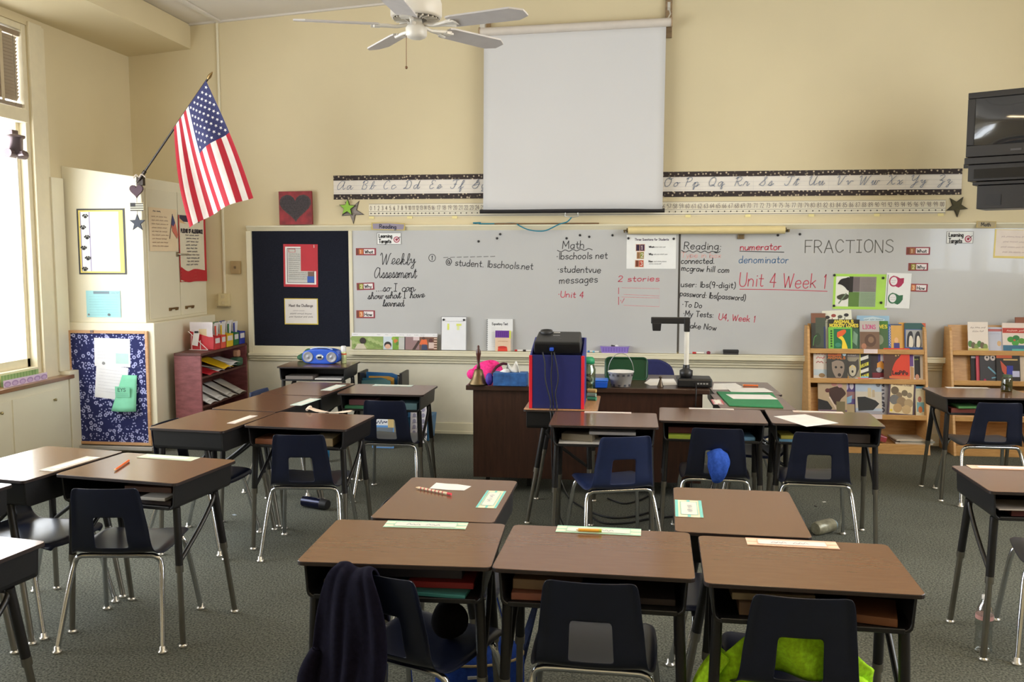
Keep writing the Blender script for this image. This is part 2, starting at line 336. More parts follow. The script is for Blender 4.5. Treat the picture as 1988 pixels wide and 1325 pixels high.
# flat prints: coordinates in a pixel frame with the origin top left
class Card(MB):
    def __init__(s, w, h, px, base=(240, 240, 236), thick=.0012, rough=.6):
        super().__init__(); s.w, s.h, s.px, s.t, s.lay = w, h, px, thick, 0
        s.kx, s.ky = w/px[0], h/px[1]; s.rough = rough
        s.use(mat(base, rough, var=.02)); s.box(0, 0, 0, w, h, thick)
    def z(s): s.lay += 1; return s.t+.00025*s.lay
    def q(s, x, y): return (x*s.kx, s.h-y*s.ky)
    def c(s, col): s.use(mat(col, s.rough, var=.03)) if isinstance(col, tuple) else s.use(col)
    def poly(s, pts, col, sm=False):
        s.c(col); z = s.z(); P = [s.q(*p) for p in (smooth(list(pts)+[pts[0]])[:-1] if sm else pts)]
        a = sum(P[i][0]*P[(i+1) % len(P)][1]-P[(i+1) % len(P)][0]*P[i][1] for i in range(len(P)))
        if a < 0: P = P[::-1]
        return s.add([(x, y, z) for x, y in P], [tuple(range(len(P)))])
    def rect(s, x0, y0, x1, y1, col): return s.poly([(x0, y0), (x1, y0), (x1, y1), (x0, y1)], col)
    def frame(s, x0, y0, x1, y1, t, col):
        s.rect(x0, y0, x1, y0+t, col); s.rect(x0, y1-t, x1, y1, col); s.rect(x0, y0, x0+t, y1, col); return s.rect(x1-t, y0, x1, y1, col)
    def disc(s, x, y, rx, col, ry=None, n=14):
        ry = ry or rx
        return s.poly([(x+rx*math.cos(2*PI*i/n), y+ry*math.sin(2*PI*i/n)) for i in range(n)], col)
    def line(s, pts, w, col, sm=True):
        s.c(col); P = [s.q(*p) for p in (smooth(pts) if sm else pts)]
        return s.ribbon(P, w*s.kx, s.z())
    def text(s, txt, x, y, h, col, w=None, width=None, cursive=False, slant=0., center=False, vert=False, k=3):
        """baseline-left (x, y), cap height h, all in card pixels"""
        s.c(col); st, W = strokes(txt, h, cursive, slant, k=k); f = (width/W) if width else 1
        if center: x -= W*f/2
        z = s.z()
        for q in st:
            if vert: P = [s.q(x-b, y+a*f) for a, b in q]
            else: P = [s.q(x+a*f, y-b) for a, b in q]
            s.ribbon(P, (w or h*.13)*s.kx, z)
        return s
    def scrawl(s, x0, y, x1, h, col, w=None):
        """illegible small print: word-like zigzags"""
        s.c(col); x = x0; z = s.z()
        while x < x1-h:
            L = min(random.uniform(2, 6)*h*.7, x1-x); n = max(3, int(L/(h*.35)))
            s.ribbon([s.q(x+L*i/n, y-h*(.5*(i % 2)+random.uniform(0, .35))) for i in range(n+1)], (w or h*.3)*s.kx, z); x += L+h*.7
        return s
    def place(s, name, label, cat, o, normal='back', roll=0., group=None, parent=None, tilt=0., rz=0.):
        """o = world point of the card's lower left corner; back: faces -y, left: faces +x, flat: faces up"""
        rot = {'back': (PI/2, 0, 0), 'flat': (0, 0, rz)}.get(normal)
        if normal == 'back':
            M = Matrix.Rotation(rz, 4, 'Z') @ Matrix.Rotation(PI/2-tilt, 4, 'X') @ Matrix.Rotation(roll, 4, 'Z'); rot = M.to_euler()
        if normal == 'left': rot = (Matrix.Rotation(PI/2, 4, 'Z') @ Matrix.Rotation(PI/2, 4, 'X') @ Matrix.Rotation(roll, 4, 'Z')).to_euler()
        ob = s.obj(name, parent, o, rot)
        if label: tag(ob, label, cat, group)
        return ob
def wallcard(x0, y0, x1, y1, d=YB-.003, **k):
    """a card spanning two opposite picture corners on the back wall; returns card, world corner"""
    a = wx(x0, y1, d); b = wx(x1, y0, d)
    return Card(b[0]-a[0], b[1]-a[1], (x1-x0, y1-y0), **k), (a[0], d, a[1])
def star(cx, cy_, r, r2=.4, a0=PI/2, n=5):
    return [(cx+(r if i % 2 == 0 else r*r2)*math.cos(a0+PI*i/n), cy_+(r if i % 2 == 0 else r*r2)*math.sin(a0+PI*i/n)) for i in range(2*n)]
def heart(cx, cy_, s, n=26):
    out = []
    for i in range(n):
        t = 2*PI*i/n
        out.append((cx+s*16*math.sin(t)**3/17, cy_+s*(13*math.cos(t)-5*math.cos(2*t)-2*math.cos(3*t)-math.cos(4*t))/17))
    return out
def rrect(x0, y0, x1, y1, r, n=4):
    out = []
    for cx, cy_, a in ((x1-r, y0+r, -PI/2), (x1-r, y1-r, 0), (x0+r, y1-r, PI/2), (x0+r, y0+r, PI)):
        out += [(cx+r*math.cos(a+PI/2*i/n), cy_+r*math.sin(a+PI/2*i/n)) for i in range(n+1)]
    return out
# ------------------------------------------------------------------ room shell
def carpetmat():
    M = bpy.data.materials.new('carpet'); M.use_nodes = True; nt = M.node_tree; b = nt.nodes['Principled BSDF']
    tc = nt.nodes.new('ShaderNodeTexCoord'); n = nt.nodes.new('ShaderNodeTexNoise'); n.inputs['Scale'].default_value = 110; n.inputs['Detail'].default_value = 6
    n2 = nt.nodes.new('ShaderNodeTexNoise'); n2.inputs['Scale'].default_value = 2.2; n2.inputs['Detail'].default_value = 3
    r = nt.nodes.new('ShaderNodeValToRGB'); r.color_ramp.elements[0].position = .36; r.color_ramp.elements[1].position = .66
    r.color_ramp.elements[0].color = lin(CARPET0)+(1,); r.color_ramp.elements[1].color = lin(CARPET1)+(1,)
    mx = nt.nodes.new('ShaderNodeMixRGB'); mx.blend_type = 'MULTIPLY'; mx.inputs[0].default_value = .35
    nt.links.new(tc.outputs['Object'], n.inputs['Vector']); nt.links.new(tc.outputs['Object'], n2.inputs['Vector'])
    nt.links.new(n.outputs['Fac'], r.inputs[0]); nt.links.new(r.outputs[0], mx.inputs[1]); nt.links.new(n2.outputs['Fac'], mx.inputs[2])
    nt.links.new(mx.outputs[0], b.inputs['Base Color']); b.inputs['Roughness'].default_value = .95; b.inputs['Specular IOR Level'].default_value = .1
    bp = nt.nodes.new('ShaderNodeBump'); bp.inputs['Strength'].default_value = .5; bp.inputs['Distance'].default_value = .006
    nt.links.new(n.outputs['Fac'], bp.inputs['Height']); nt.links.new(bp.outputs[0], b.inputs['Normal'])
    return M
CARPET0, CARPET1 = (70, 73, 66), (128, 128, 116)
WALL = mat((217, 202, 164), .6, var=.025, scale=1.5)
TRIM = mat((226, 218, 190), .45, var=.02, scale=3)
CREAM = mat((230, 222, 196), .4, var=.03, scale=2)
CEIL = mat((220, 213, 202), .8, var=.03, scale=2)
def ceil_z(x): return 3.824+.067*(x+3.79)
struct(MB(carpetmat()).box(XL-.1, YR-.1, -.06, XR+.1, YB+.1, 0).obj('floor'))
struct(MB(WALL).box(XL-.1, YB, 0, XR+.1, YB+.12, 4.7).obj('wall_back'))
struct(MB(WALL).box(XL-.1, YR-.12, 0, XR+.1, YR, 4.7).obj('wall_rear'))
b = MB(WALL); t = .14
b.box(XL-t, YR, 0, XL, YB, WZ0); b.box(XL-t, YR, WZ1, XL, YB, 4.2)
ys = [YR]+[v for p in WIN_Y for v in p]+[YB]
for i in range(0, len(ys), 2): b.box(XL-t, ys[i], WZ0, XL, ys[i+1], WZ1)
struct(b.obj('wall_left'))
b = MB(WALL); b.box(XR, YR, 0, XR+t, YB, 1.4); b.box(XR, YR, 3.8, XR+t, YB, 4.7)
ys = [YR]+[v for p in RWIN for v in p]+[YB]
for i in range(0, len(ys), 2): b.box(XR, ys[i], 1.4, XR+t, ys[i+1], 3.8)
struct(b.obj('wall_right'))
b = MB(CEIL)
b.hexa([(XL-.1, YR-.1, ceil_z(XL-.1)), (XR+.1, YR-.1, ceil_z(XR+.1)), (XR+.1, YB+.1, ceil_z(XR+.1)), (XL-.1, YB+.1, ceil_z(XL-.1)),
        (XL-.1, YR-.1, ceil_z(XL)+.15), (XR+.1, YR-.1, ceil_z(XR)+.15), (XR+.1, YB+.1, ceil_z(XR)+.15), (XL-.1, YB+.1, ceil_z(XL)+.15)])
struct(b.obj('ceiling'))
n = 0
def trim(b, **k):
    global n
    n += 1; return struct(b.obj('trim_%d' % n, **k))
# boxed beam along the window wall, with its sloping underside
trim(MB(WALL).hexa([(XL, YR, 3.526), (-4.08, YR, 3.58), (-4.08, YB, 3.58), (XL, YB, 3.526), (XL, YR, 3.80), (-4.08, YR, 3.80), (-4.08, YB, 3.80), (XL, YB, 3.78)]))
def slab(x0, x1, y0, y1, th): # ceiling batten following the slope
    return MB(CEIL).hexa([(x0, y0, ceil_z(x0)-th), (x1, y0, ceil_z(x1)-th), (x1, y1, ceil_z(x1)-th), (x0, y1, ceil_z(x0)-th), (x0, y0, ceil_z(x0)+.02), (x1, y0, ceil_z(x1)+.02), (x1, y1, ceil_z(x1)+.02), (x0, y1, ceil_z(x0)+.02)])
trim(slab(-3.80, -3.765, YR, YB, .018)); trim(slab(-3.78, XR, 7.18, 7.22, .012)); trim(slab(-3.78, XR, 4.75, 4.79, .012)); trim(slab(-4.08, XR, 8.25, 8.28, .015))
# board frame, ledge, mouldings
YF = YB-.045
b = MB(TRIM)
b.hexa([(-3.572, YB-.02, 1.888), (4.5, YB-.02, 1.888), (4.5, YB, 1.888), (-3.572, YB, 1.888), (-3.572, YF, 1.932), (4.5, YF, 1.932), (4.5, YB, 1.932), (-3.572, YB, 1.932)])
b.box(-3.572, YF, 1.925, 4.5, YB, 1.94)
trim(b, bevel=.003)
trim(MB(TRIM).box(-3.575, YF, .725, -3.525, YB, 1.888).box(-3.525, YF+.001, .735, -2.55, YB, .808).box(-2.585, YF+.01, .80, -2.551, YB, 1.888), bevel=.004)
b = MB(TRIM); b.box(-2.57, YB-.115, .74, 4.5, YB, .772); b.box(-2.57, YB-.115, .772, 4.5, YB-.10, .79)
trim(b, bevel=.004)
b = MB(TRIM); b.box(-3.575, YB-.07, .715, 4.5, YB, .74).box(-3.575, YB-.05, .690, 4.5, YB, .712).box(-3.575, YB-.03, .665, 4.5, YB, .688)
trim(b, bevel=.004)
trim(MB(mat((224, 218, 198), .5, var=.02)).box(-3.6, YB-.004, .1, 4.5, YB, .668))
trim(MB(TRIM).box(-3.02, YB-.012, 0.1, -2.99, YB, .665).box(-3.02, YB-.012, .60, -2.6, YB, .625))
struct(MB(TRIM).box(-3.6, YB-.022, 0, 4.5, YB, .105).box(-3.6, YB-.03, .0, 4.5, YB, .03).obj('baseboard_back', bevel=.004))
# windows of the left wall
WF = mat((226, 215, 185), .45, var=.03)
for i, (y0, y1) in enumerate(WIN_Y):
    r = struct(bpy.data.objects.new('window_%d' % (len(WIN_Y)-i), None)); COL.objects.link(r); r.location = (XL, (y0+y1)/2, WZ0)
    O = r.location
    b = MB(WF); x0, x1 = XL-.13, XL-.03
    b.box(x0, y0, WZ0, x1+.02, y0+.05, WZ1).box(x0, y1-.05, WZ0, x1+.02, y1, WZ1).box(x0, y0+.05, WZ1-.05, x1+.019, y1-.05, WZ1).box(x0, y0+.05, WZ0, x1+.019, y1-.05, WZ0+.05)
    b.obj('frame', r, off=O, bevel=.004)
    MB(WF).box(x0, y0+.05, 2.70, XL+.012, y1-.05, 2.80).obj('transom', r, off=O, bevel=.005)
    MB(WF).box(x0+.02, y0+.05, WZ0+.05, x0+.06, y0+.09, 2.70).box(x0+.02, y1-.09, WZ0+.05, x0+.06, y1-.05, 2.70).box(x0+.02, y0+.05, WZ0+.05, x0+.06, y1-.05, WZ0+.12).obj('sash', r, off=O, bevel=.003)
    for za, zb in ((WZ0+.10, 2.70), (2.80, WZ1-.05)):
        MB(glass(fac=.05)).box(x0+.036, y0+.07, za, x0+.042, y1-.07, zb).obj('pane', r, off=O)
b = MB(WF); b.box(XL, 6.80, .62, XL+.02, 6.96, WZ1+.03).box(XL, 6.96, 0, XL+.012, 7.0, WZ1+.02)
trim(b, bevel=.004)
trim(MB(CREAM).box(XL, 7.00, 0, XL+.10, 7.13, .70).box(XL, 6.98, .70, XL+.03, 7.14, 2.3), bevel=.004)
# high windows of the right wall (outside the picture)
for i, (y0, y1) in enumerate(RWIN):
    r = struct(bpy.data.objects.new('window_%d' % (len(WIN_Y)+1+i), None)); COL.objects.link(r); r.location = (XR, (y0+y1)/2, 1.4); O = r.location
    MB(WF).box(XR+.02, y0, 1.4, XR+.10, y0+.05, 3.8).box(XR+.02, y1-.05, 1.4, XR+.10, y1, 3.8).box(XR+.02, y0, 3.75, XR+.10, y1, 3.8).box(XR+.02, y0, 1.4, XR+.10, y1, 1.45).box(XR+.03, (y0+y1)/2-.02, 1.4, XR+.09, (y0+y1)/2+.02, 3.8).obj('frame', r, off=O)
    MB(glass(fac=.05)).box(XR+.055, y0+.04, 1.44, XR+.06, y1-.04, 3.76).obj('pane', r, off=O)
# ------------------------------------------------------------------ fluorescent fixtures above the class (out of frame)
def fixture(x, y, z, label, L=1.25, power=60):
    r = thing('pendant_light', label, 'ceiling light', (x, y, z), 0, 'pendant lights above the class')
    MB(mat((235, 235, 230), .4)).prism([(-.14, 0), (.14, 0), (.05, .07), (-.05, .07)], -L/2-.03, L/2+.03, 1).obj('housing', r, bevel=.003)
    for s in (-1, 1):
        MB(LAMP).tube([(s*.06, -L/2, -.025), (s*.06, L/2, -.025)], .016, 8).obj('tube', r)
    for s in (-1, 1):
        MB(mat((200, 200, 198), .4, .5)).tube([(0, s*L*.35, .06), (0, s*L*.35, ceil_z(x)-z)], .006, 6).obj('stem', r)
LAMP = emit((255, 226, 178), 36.0)
for fx in (2.9, .6):
    for fy in (1.3, 2.9, 4.5):
        fixture(fx, fy, 3.2, 'white two-tube pendant light hanging above the class')
# ------------------------------------------------------------------ venetian blind in the visible upper window
y0, y1 = WIN_Y[3]; y0 += .052; y1 -= .052
r = thing('venetian_blind', 'off-white venetian blind lowered in the upper window at the left', 'blind', (XL-.05, (y0+y1)/2, 3.40)); O = r.location
BL = mat((150, 132, 110), .5, var=.04)
MB(BL).box(XL-.08, y0, 3.36, XL-.03, y1, 3.40).obj('headrail', r, off=O, bevel=.003)
sl = None; k = 0; z = 3.335
while z > 2.865:
    if sl is None:
        a = MB(BL)
        a.grid(lambda u, v: (-.011+.022*u, -(y1-y0)/2+.01+(y1-y0-.02)*v, -.019+.038*u+.004*math.sin(PI*u)), 3, 1)
        sl = a.obj('slat', r, (-.005, 0, z-3.40), solid=.0012)
    else:
        c = sl.copy(); COL.objects.link(c); c.location = (-.005, 0, z-3.40); c.name = 'slat'
    z -= .0265; k += 1
MB(mat((150, 135, 118), .5)).box(XL-.07, y0, 2.815, XL-.03, y1, 2.845).obj('bottom_rail', r, off=O, bevel=.003)
for yy in (y1-.22, y0+.2): MB(mat((196, 180, 150), .7)).box(XL-.028, yy-.017, 2.84, XL-.026, yy+.017, 3.37).obj('ladder_tape', r, off=O)
MB(mat((120, 110, 95), .7)).tube([(XL-.018, y1-.09, 3.36), (XL-.018, y1-.088, 3.1), (XL-.018, y1-.09, 2.84), (XL-.018, y1-.1, 2.82)], .002, 5).obj('lift_cord', r, off=O)
# ------------------------------------------------------------------ low cupboard under the windows, sill
r = thing('low_cupboard', 'long cream built-in cupboard under the windows with wooden sill top', 'cupboard', (XL, 5, 0)); O = r.location
XS = XL+.105
b = MB(CREAM); b.box(XL+.001, -1.6, 0, XS-.015, 6.995, .64); b.obj('body', r, off=O, bevel=.003)
MB(woodmat((120, 84, 56), (150, 108, 74), .3, (14, 1, 14), 2, coat=.3)).box(XL+.001, -1.6, .64, XS+.012, 7.04, .672).obj('sill_board', r, off=O, bevel=.004)
ya = 6.9
while ya > 1:
    MB(CREAM).box(XS-.016, ya-.62, .06, XS-.004, ya-.02, .575).obj('door', r, off=O, bevel=.003)
    kb = MB(mat((175, 160, 120), .3, .9)); kb.T = Matrix.Translation((XS-.004, ya-.13, .50)) @ Matrix.Rotation(PI/2, 4, 'Y')
    kb.lathe([(.005, 0), (.005, .012), (.012, .016), (.012, .024), (.004, .028)], 12).obj('knob', r, off=O)
    ya -= .64
# things on the sill
def at_sill(px, py, z): return on(px, py, 2, z)
q = on(40, 758, 2, .672)
b = Card(.44, .085, (100, 24), (150, 178, 112)); [b.rect(i*8, 0, i*8+4, 24, (126, 160, 92)) for i in range(12)]
b.place('striped_box_panel', 'green striped card strip standing on the wooden window sill', 'card', (XL+.028, 6.26, .674), 'left')
b = Card(.52, .055, (120, 16), (225, 205, 226))
for i in range(6): b.disc(10+20*i, 9, 9, (176, 142, 190), 6); b.disc(10+20*i, 10, 6, (205, 178, 214), 4)
b.place('scalloped_border', 'lilac scalloped border strip lying against the window sill edge', 'paper', (XL+.075, 6.22, .6735), 'left')
# cast gadget bolted under the transom, with its cord
r = thing('window_opener', 'grey cast metal opener gadget bolted under the window transom', 'window opener', (XL+.03, 6.50, 2.49)); GM = mat((120, 106, 108), .35, .7, var=.08)
MB(GM).box(-.03, .03, -.03, .0, .10, .13).obj('mount_plate', r, bevel=.004)
g = MB(GM); g.lathe([(.03, -.07), (.055, -.05), (.058, .05), (.075, .06), (.075, .075), (.03, .085)], 16, (.05, -.02, .0)); g.tube([(.05, -.11, -.06), (.05, .09, -.06)], .035, 12)
g.obj('cast_body', r)
MB(GM).tube([(.05, -.02, -.06), (.13, -.03, -.055)], .02, 10).obj('shaft', r)
MB(mat((225, 220, 205), .7)).tube([(.07, -.03, -.08), (.072, -.03, -.5), (.07, -.032, -1.1)], .0035, 6).obj('pull_cord', r)
# ------------------------------------------------------------------ tall built-in cupboard in the corner
r = thing('corner_cupboard', 'tall cream built-in corner cupboard with sloping top and two doors', 'cupboard', (-4.3, 7.7, 0)); O = r.location
YC = 7.16
b = MB(CREAM); b.hexa([(XL+.001, YC, 1.10), (-4.0, YC, 1.10), (-4.0, YB-.002, 1.10), (XL+.001, YB-.002, 1.10), (XL+.001, YC, 2.405), (-4.0, YC, 2.305), (-4.0, YB-.002, 2.305), (XL+.001, YB-.002, 2.405)])
b.obj('upper_carcass', r, off=O, bevel=.004)
MB(CREAM).box(XL+.001, YC-.02, .07, -3.92, YB-.002, 1.10).obj('lower_carcass', r, off=O, bevel=.006)
MB(mat((190, 182, 160), .5)).box(XL+.001, YC-.01, 0, -3.94, YB-.002, .07).obj('plinth', r, off=O)
ym = on(347, 500, 0, -3.99)[1]; yl = on(287, 500, 0, -3.99)[1]; yr = YB-.05
for a, c, hy in ((yl, ym-.006, on(337, 603, 0, -3.98)[1]), (ym+.006, yr, on(368, 600, 0, -3.98)[1])):
    MB(CREAM).box(-4.0, a, 1.125, -3.985, c, 2.22).obj('door', r, off=O, bevel=.003)
    h = MB(mat((140, 112, 78), .35, .8)); h.box(-3.985, hy-.07, 1.19, -3.965, hy+.07, 1.205); h.box(-3.985, hy-.075, 1.178, -3.972, hy-.04, 1.205); h.box(-3.985, hy+.04, 1.178, -3.972, hy+.075, 1.205)
    h.obj('pull_handle', r, off=O, bevel=.002)
q = on(352, 494, 0, -3.97)
MB(mat((190, 185, 170), .3, .9)).tube([(-3.985, q[1]-.05, q[2]), (-3.955, q[1]-.05, q[2]), (-3.955, q[1]+.10, q[2])], .008, 8).obj('latch_rod', r, off=O)
MB(mat((150, 140, 120), .4, .8)).box(-3.985, q[1]-.07, q[2]-.02, -3.975, q[1]-.03, q[2]+.02).obj('latch_plate', r, off=O, bevel=.002)
# ------------------------------------------------------------------ boards on the back wall
FELT = mat((34, 36, 46), .95, var=.25, scale=180, spec=.1)
r = thing('bulletin_board', 'black felt bulletin board at the left end of the board wall', 'bulletin board', (-3.05, YB, .81))
MB(FELT).box(-3.527, YB-.02, .806, -2.583, YB-.001, 1.892).obj('felt_panel', r, off=r.location)
WB = mat((192, 192, 191), .22, var=.03, scale=1.3, coat=.3)
BY = YB-.0215
BLK, RED, BLU, GRY = (44, 44, 46), (196, 66, 84), (70, 110, 150), (96, 96, 92)
def board(x0, x1, label):
    r = thing('whiteboard', label, 'whiteboard', ((x0+x1)/2, YB, .79))
    MB(WB).box(x0, BY, .785, x1, YB-.001, 1.892).obj('writing_surface', r, off=r.location)
    return r
wb1 = board(-2.551, .436, 'left whiteboard panel with Weekly Assessment and Math notes')
wb2 = board(.453, 4.45, 'right whiteboard panel with FRACTIONS and Reading notes')
MB(mat((70, 66, 60), .5)).box(.436, YB-.024, .80, .453, YB-.001, 1.892).obj('joint_strip', wb1, off=wb1.location)
INK = {}
def hand(brd, txt, x0, y0, x1, cap, col, y1=None, w=1.5, cursive=False, slant=.08, jit=.35):
    """a handwritten line from picture point (x0,y0) to x1, baseline ending at y1"""
    A = wx(x0, y0, BY); B = wx(x1, y1 if y1 is not None else y0, BY); C_ = wx(x0, y0-cap, BY)
    h = C_[1]-A[1]; L = math.hypot(B[0]-A[0], B[1]-A[1]); st, W = strokes(txt, h, cursive, slant, jit); f = L/W
    ca, sa = (B[0]-A[0])/L, (B[1]-A[1])/L
    wd = w*.00462; pos = 0; random.seed(len(txt))
    for word in txt.split(' '):
        sw, ww = strokes(word, h, cursive, slant, jit); b = MB(mat(col, .6, var=.12, scale=60))
        for s in sw: b.ribbon([(A[0]+(x+pos)*f*ca-y*sa, A[1]+(x+pos)*f*sa+y*ca) for x, y in s], wd, 0)
        pos += ww+4.5*h/10
        b.v = [(x, BY-.0006, y) for x, y, z in b.v]
        if b.f: b.obj('handwriting', brd, off=brd.location)
def stroke(brd, pts, col, w=1.4, sm=True):
    b = MB(mat(col, .6, var=.12, scale=60)); P = [wx(x, y, BY) for x, y in pts]
    b.ribbon(smooth(P) if sm else P, w*.00462, 0); b.v = [(x, BY-.0006, y) for x, y, z in b.v]
    return b.obj('marker_line', brd, off=brd.location)
def wavy(brd, x0, y0, x1, y1, amp, n, col):
    stroke(brd, [(x0+(x1-x0)*i/n, y0+(y1-y0)*i/n+(amp if i % 2 else -amp)) for i in range(n+1)], col)
hand(wb1, 'Weekly', 738, 514, 806, 22, BLK, cursive=True); hand(wb1, 'Assessment', 727, 540, 808, 20, BLK, cursive=True)
hand(wb1, '...so I can', 730, 566, 806, 15, BLK, cursive=True); hand(wb1, 'show what I have', 714, 581, 824, 13, BLK, 578, cursive=True); hand(wb1, 'learned', 743, 595, 784, 13, BLK, cursive=True)
hand(wb1, '1', 837, 505, 841, 8, BLK); stroke(wb1, [(839+6.5*math.cos(a*PI/5), 501+7*math.sin(a*PI/5)) for a in range(11)], BLK, 1.2)
for k in range(8): stroke(wb1, [(861+13*k, 500.5-.3*k), (870+13*k, 500-.3*k)], GRY, 1.2)
hand(wb1, '@ student. lbschools.net', 865, 515, 1036, 13, BLK, 524)
hand(wb1, 'Math', 1092, 483, 1136, 15, BLK, 482); wavy(wb1, 1082, 488, 1150, 484, 1.5, 9, BLK)
hand(wb1, '*lbschools net', 1080, 504, 1181, 13, BLK, 502); hand(wb1, '*studentvue', 1082, 529, 1168, 13, BLK, 530); hand(wb1, 'messages', 1086, 551, 1162, 14, BLK, 548); hand(wb1, '*Unit 4', 1083, 577, 1135, 12, RED, 579)
hand(wb1, '2 stories', 1200, 547, 1282, 11, RED, 546)
PK = (212, 140, 144)
for a, c, d in ((1201, 559, 575), (1201, 577, 596)):
    stroke(wb1, [(a, c), (a, d-4)], RED, 1.3); stroke(wb1, [(a+6, c), (1280, c+2), (1280, d), (a+10, d-3)], PK, .9, False)
stroke(wb1, [(1205, 583), (1207, 589), (1212, 580)], RED, 1.2, False)
hand(wb2, 'Reading:', 1328, 484, 1402, 14, BLK, 485); wavy(wb2, 1323, 488, 1398, 490, 1.5, 10, BLK)
hand(wb2, 'Type in box', 1322, 500, 1401, 10, (214, 166, 160), 501); hand(wb2, 'connected.', 1322, 512, 1388, 11, BLK); hand(wb2, 'mcgraw hill com', 1323, 526, 1417, 11, BLK, 530)
hand(wb2, 'user: lbs(9-digit)', 1322, 557, 1429, 11, BLK, 560); hand(wb2, 'password: lbs(password)', 1320, 575, 1448, 11, BLK, 584)
hand(wb2, '*To Do', 1324, 596, 1364, 10, BLK, 598); hand(wb2, '*My Tests:', 1326, 614, 1386, 11, BLK, 617); hand(wb2, 'U4, Week 1', 1395, 621, 1467, 12, RED, 626); hand(wb2, '*Take Now', 1326, 636, 1392, 11, BLK, 642)
hand(wb2, 'numerator', 1437, 486, 1518, 13, RED, 485, w=1.8); stroke(wb2, [(1436, 488), (1522, 490)], BLK); hand(wb2, 'denominator', 1434, 511, 1532, 14, BLU, 511)
hand(wb2, 'Unit 4 Week 1', 1435, 556, 1606, 27, RED, 560, w=1.7); stroke(wb2, [(1436, 562), (1520, 563), (1606, 566)], RED)
hand(wb2, 'FRACTIONS', 1563, 491, 1738, 24, (112, 110, 104), 490, w=1.9, slant=0)
# ------------------------------------------------------------------ cards, posters and magnets on the boards
def target_card(x0, y0, x1, y1, label):
    c, o = wallcard(x0, y0, x1, y1, BY-.001); k = (x1-x0)/47
    c.frame(0, 0, x1-x0, y1-y0, .8, (120, 120, 120))
    c.text('Learning', 4*k, 9.5*k, 7*k, BLK, 1.5*k, 26*k); c.text('Targets', 4*k, 20*k, 7.5*k, BLK, 1.5*k, 24*k)
    for rr, col in ((6, (176, 60, 84)), (4.3, (240, 230, 230)), (2.6, (176, 60, 84))): c.disc(38*k, 13.5*k, rr*k, col)
    c.line([(39*k, 13*k), (45*k, 8*k)], 1.2*k, BLK)
    c.place('target_card', label, 'card', o, group='learning targets cards')
target_card(732, 452, 779, 475, 'white learning targets card below the purple Reading tag')
target_card(1837, 449, 1890, 473, 'white learning targets card below the tan Math tag')
def block_card(x0, y0, x1, y1, word, num, col, label, roll=0):
    c, o = wallcard(x0, y0, x1, y1, BY-.001, base=(150, 54, 66)); W, H = x1-x0, y1-y0
    c.rect(1, 1.5, W*.37, H-1.5, (120, 62, 44)); c.rect(W*.15, 2, W*.36, H-2, col); c.text(num, W*.21, H*.74, H*.46, (240, 215, 180), 1.2)
    c.rect(W*.4, 2, W-3, H-2.5, (236, 228, 226)); c.text(word, W*.45, H*.72, H*.42, BLK, 1.3, W*.42)
    c.place('word_card', label, 'card', o, group='what why how cards', roll=roll)
block_card(691, 482, 730, 496, 'What', '1', (200, 110, 60), 'maroon What card left of the cursive Weekly')
block_card(693, 550, 727, 564, 'Why', '2', (150, 165, 60), 'maroon Why card left of the words so I can', .04)
block_card(692, 603, 728, 618, 'How', '3', (210, 120, 60), 'maroon How card below the cursive word learned')
block_card(1759, 480, 1806, 495, 'What', '1', (170, 110, 70), 'maroon What card to the right of FRACTIONS')
block_card(1763, 511, 1802, 526, 'Why', '2', (150, 150, 60), 'maroon Why card above the right How card')
block_card(1763, 551, 1801, 566, 'How', '3', (215, 130, 80), 'maroon How card half behind the two-heads sheet', -.03)
c, o = wallcard(1216, 456, 1313, 522, BY-.001); c.text('Three Questions for Students', 16, 11, 4.2, (90, 80, 100), .9, 67)
for (x0, y0, x1, y1, cl, dk, tx) in ((18, 18, 36, 32, (66, 34, 70), (50, 26, 54), '1'), (20, 33, 34.5, 47, (128, 146, 44), (150, 110, 70), '2'), (17, 49, 34, 63, (196, 66, 46), (120, 60, 40), '3')):
    c.rect(x0, y0, x1, y1, (214, 170, 140)); c.rect(x0+1, y0+1, x0+(x1-x0)*.42, y1-1, dk); c.rect(x0+(x1-x0)*.48, y0+1, x1-1, y1-1, cl); c.text(tx, x0+(x1-x0)*.6, y1-3, (y1-y0)*.55, (235, 220, 205), 1.3)
for y, wd in ((25, 'What'), (39, 'Why'), (53, 'How')): c.text(wd, 44, y, 3.4, (70, 70, 76), .9); c.scrawl(54, y, 80, 2.6, (120, 120, 124))
c.scrawl(45, 57.5, 68, 2.6, (120, 120, 124)); c.place('questions_poster', 'white three questions poster with stacked number blocks', 'poster', o)
c, o = wallcard(1616, 532, 1724, 600, BY-.001, base=(176, 222, 92)); c.rect(5, 5, 31, 63, (236, 234, 222)); c.rect(31, 5, 85, 34, (146, 136, 132)); c.rect(31, 34, 85, 63, (150, 170, 140)); c.rect(31, 5, 39, 35, (40, 34, 32)); c.rect(31, 35, 52, 63, (98, 132, 62)); c.rect(39, 6, 52, 34, (116, 104, 104))
c.poly([(8, 20), (14, 11), (24, 8), (31, 8), (31, 32), (22, 25), (15, 21)], (30, 24, 22), True); c.poly([(8, 43), (18, 39), (30, 40), (30, 47), (20, 51), (9, 48)], (70, 72, 52), True); c.line([(12, 57), (26, 38)], 2.5, (120, 140, 110))
for k in range(9): c.scrawl(55, 9+k*3, 83, 1.4, (110, 102, 100)); c.scrawl(55, 38+k*2.8, 83, 1.4, (112, 128, 104))
c.place('eagle_poster', 'lime green bordered poster with black bird and grey text', 'poster', o, roll=-.01)
c, o = wallcard(1717, 530, 1768, 598, BY-.004); 
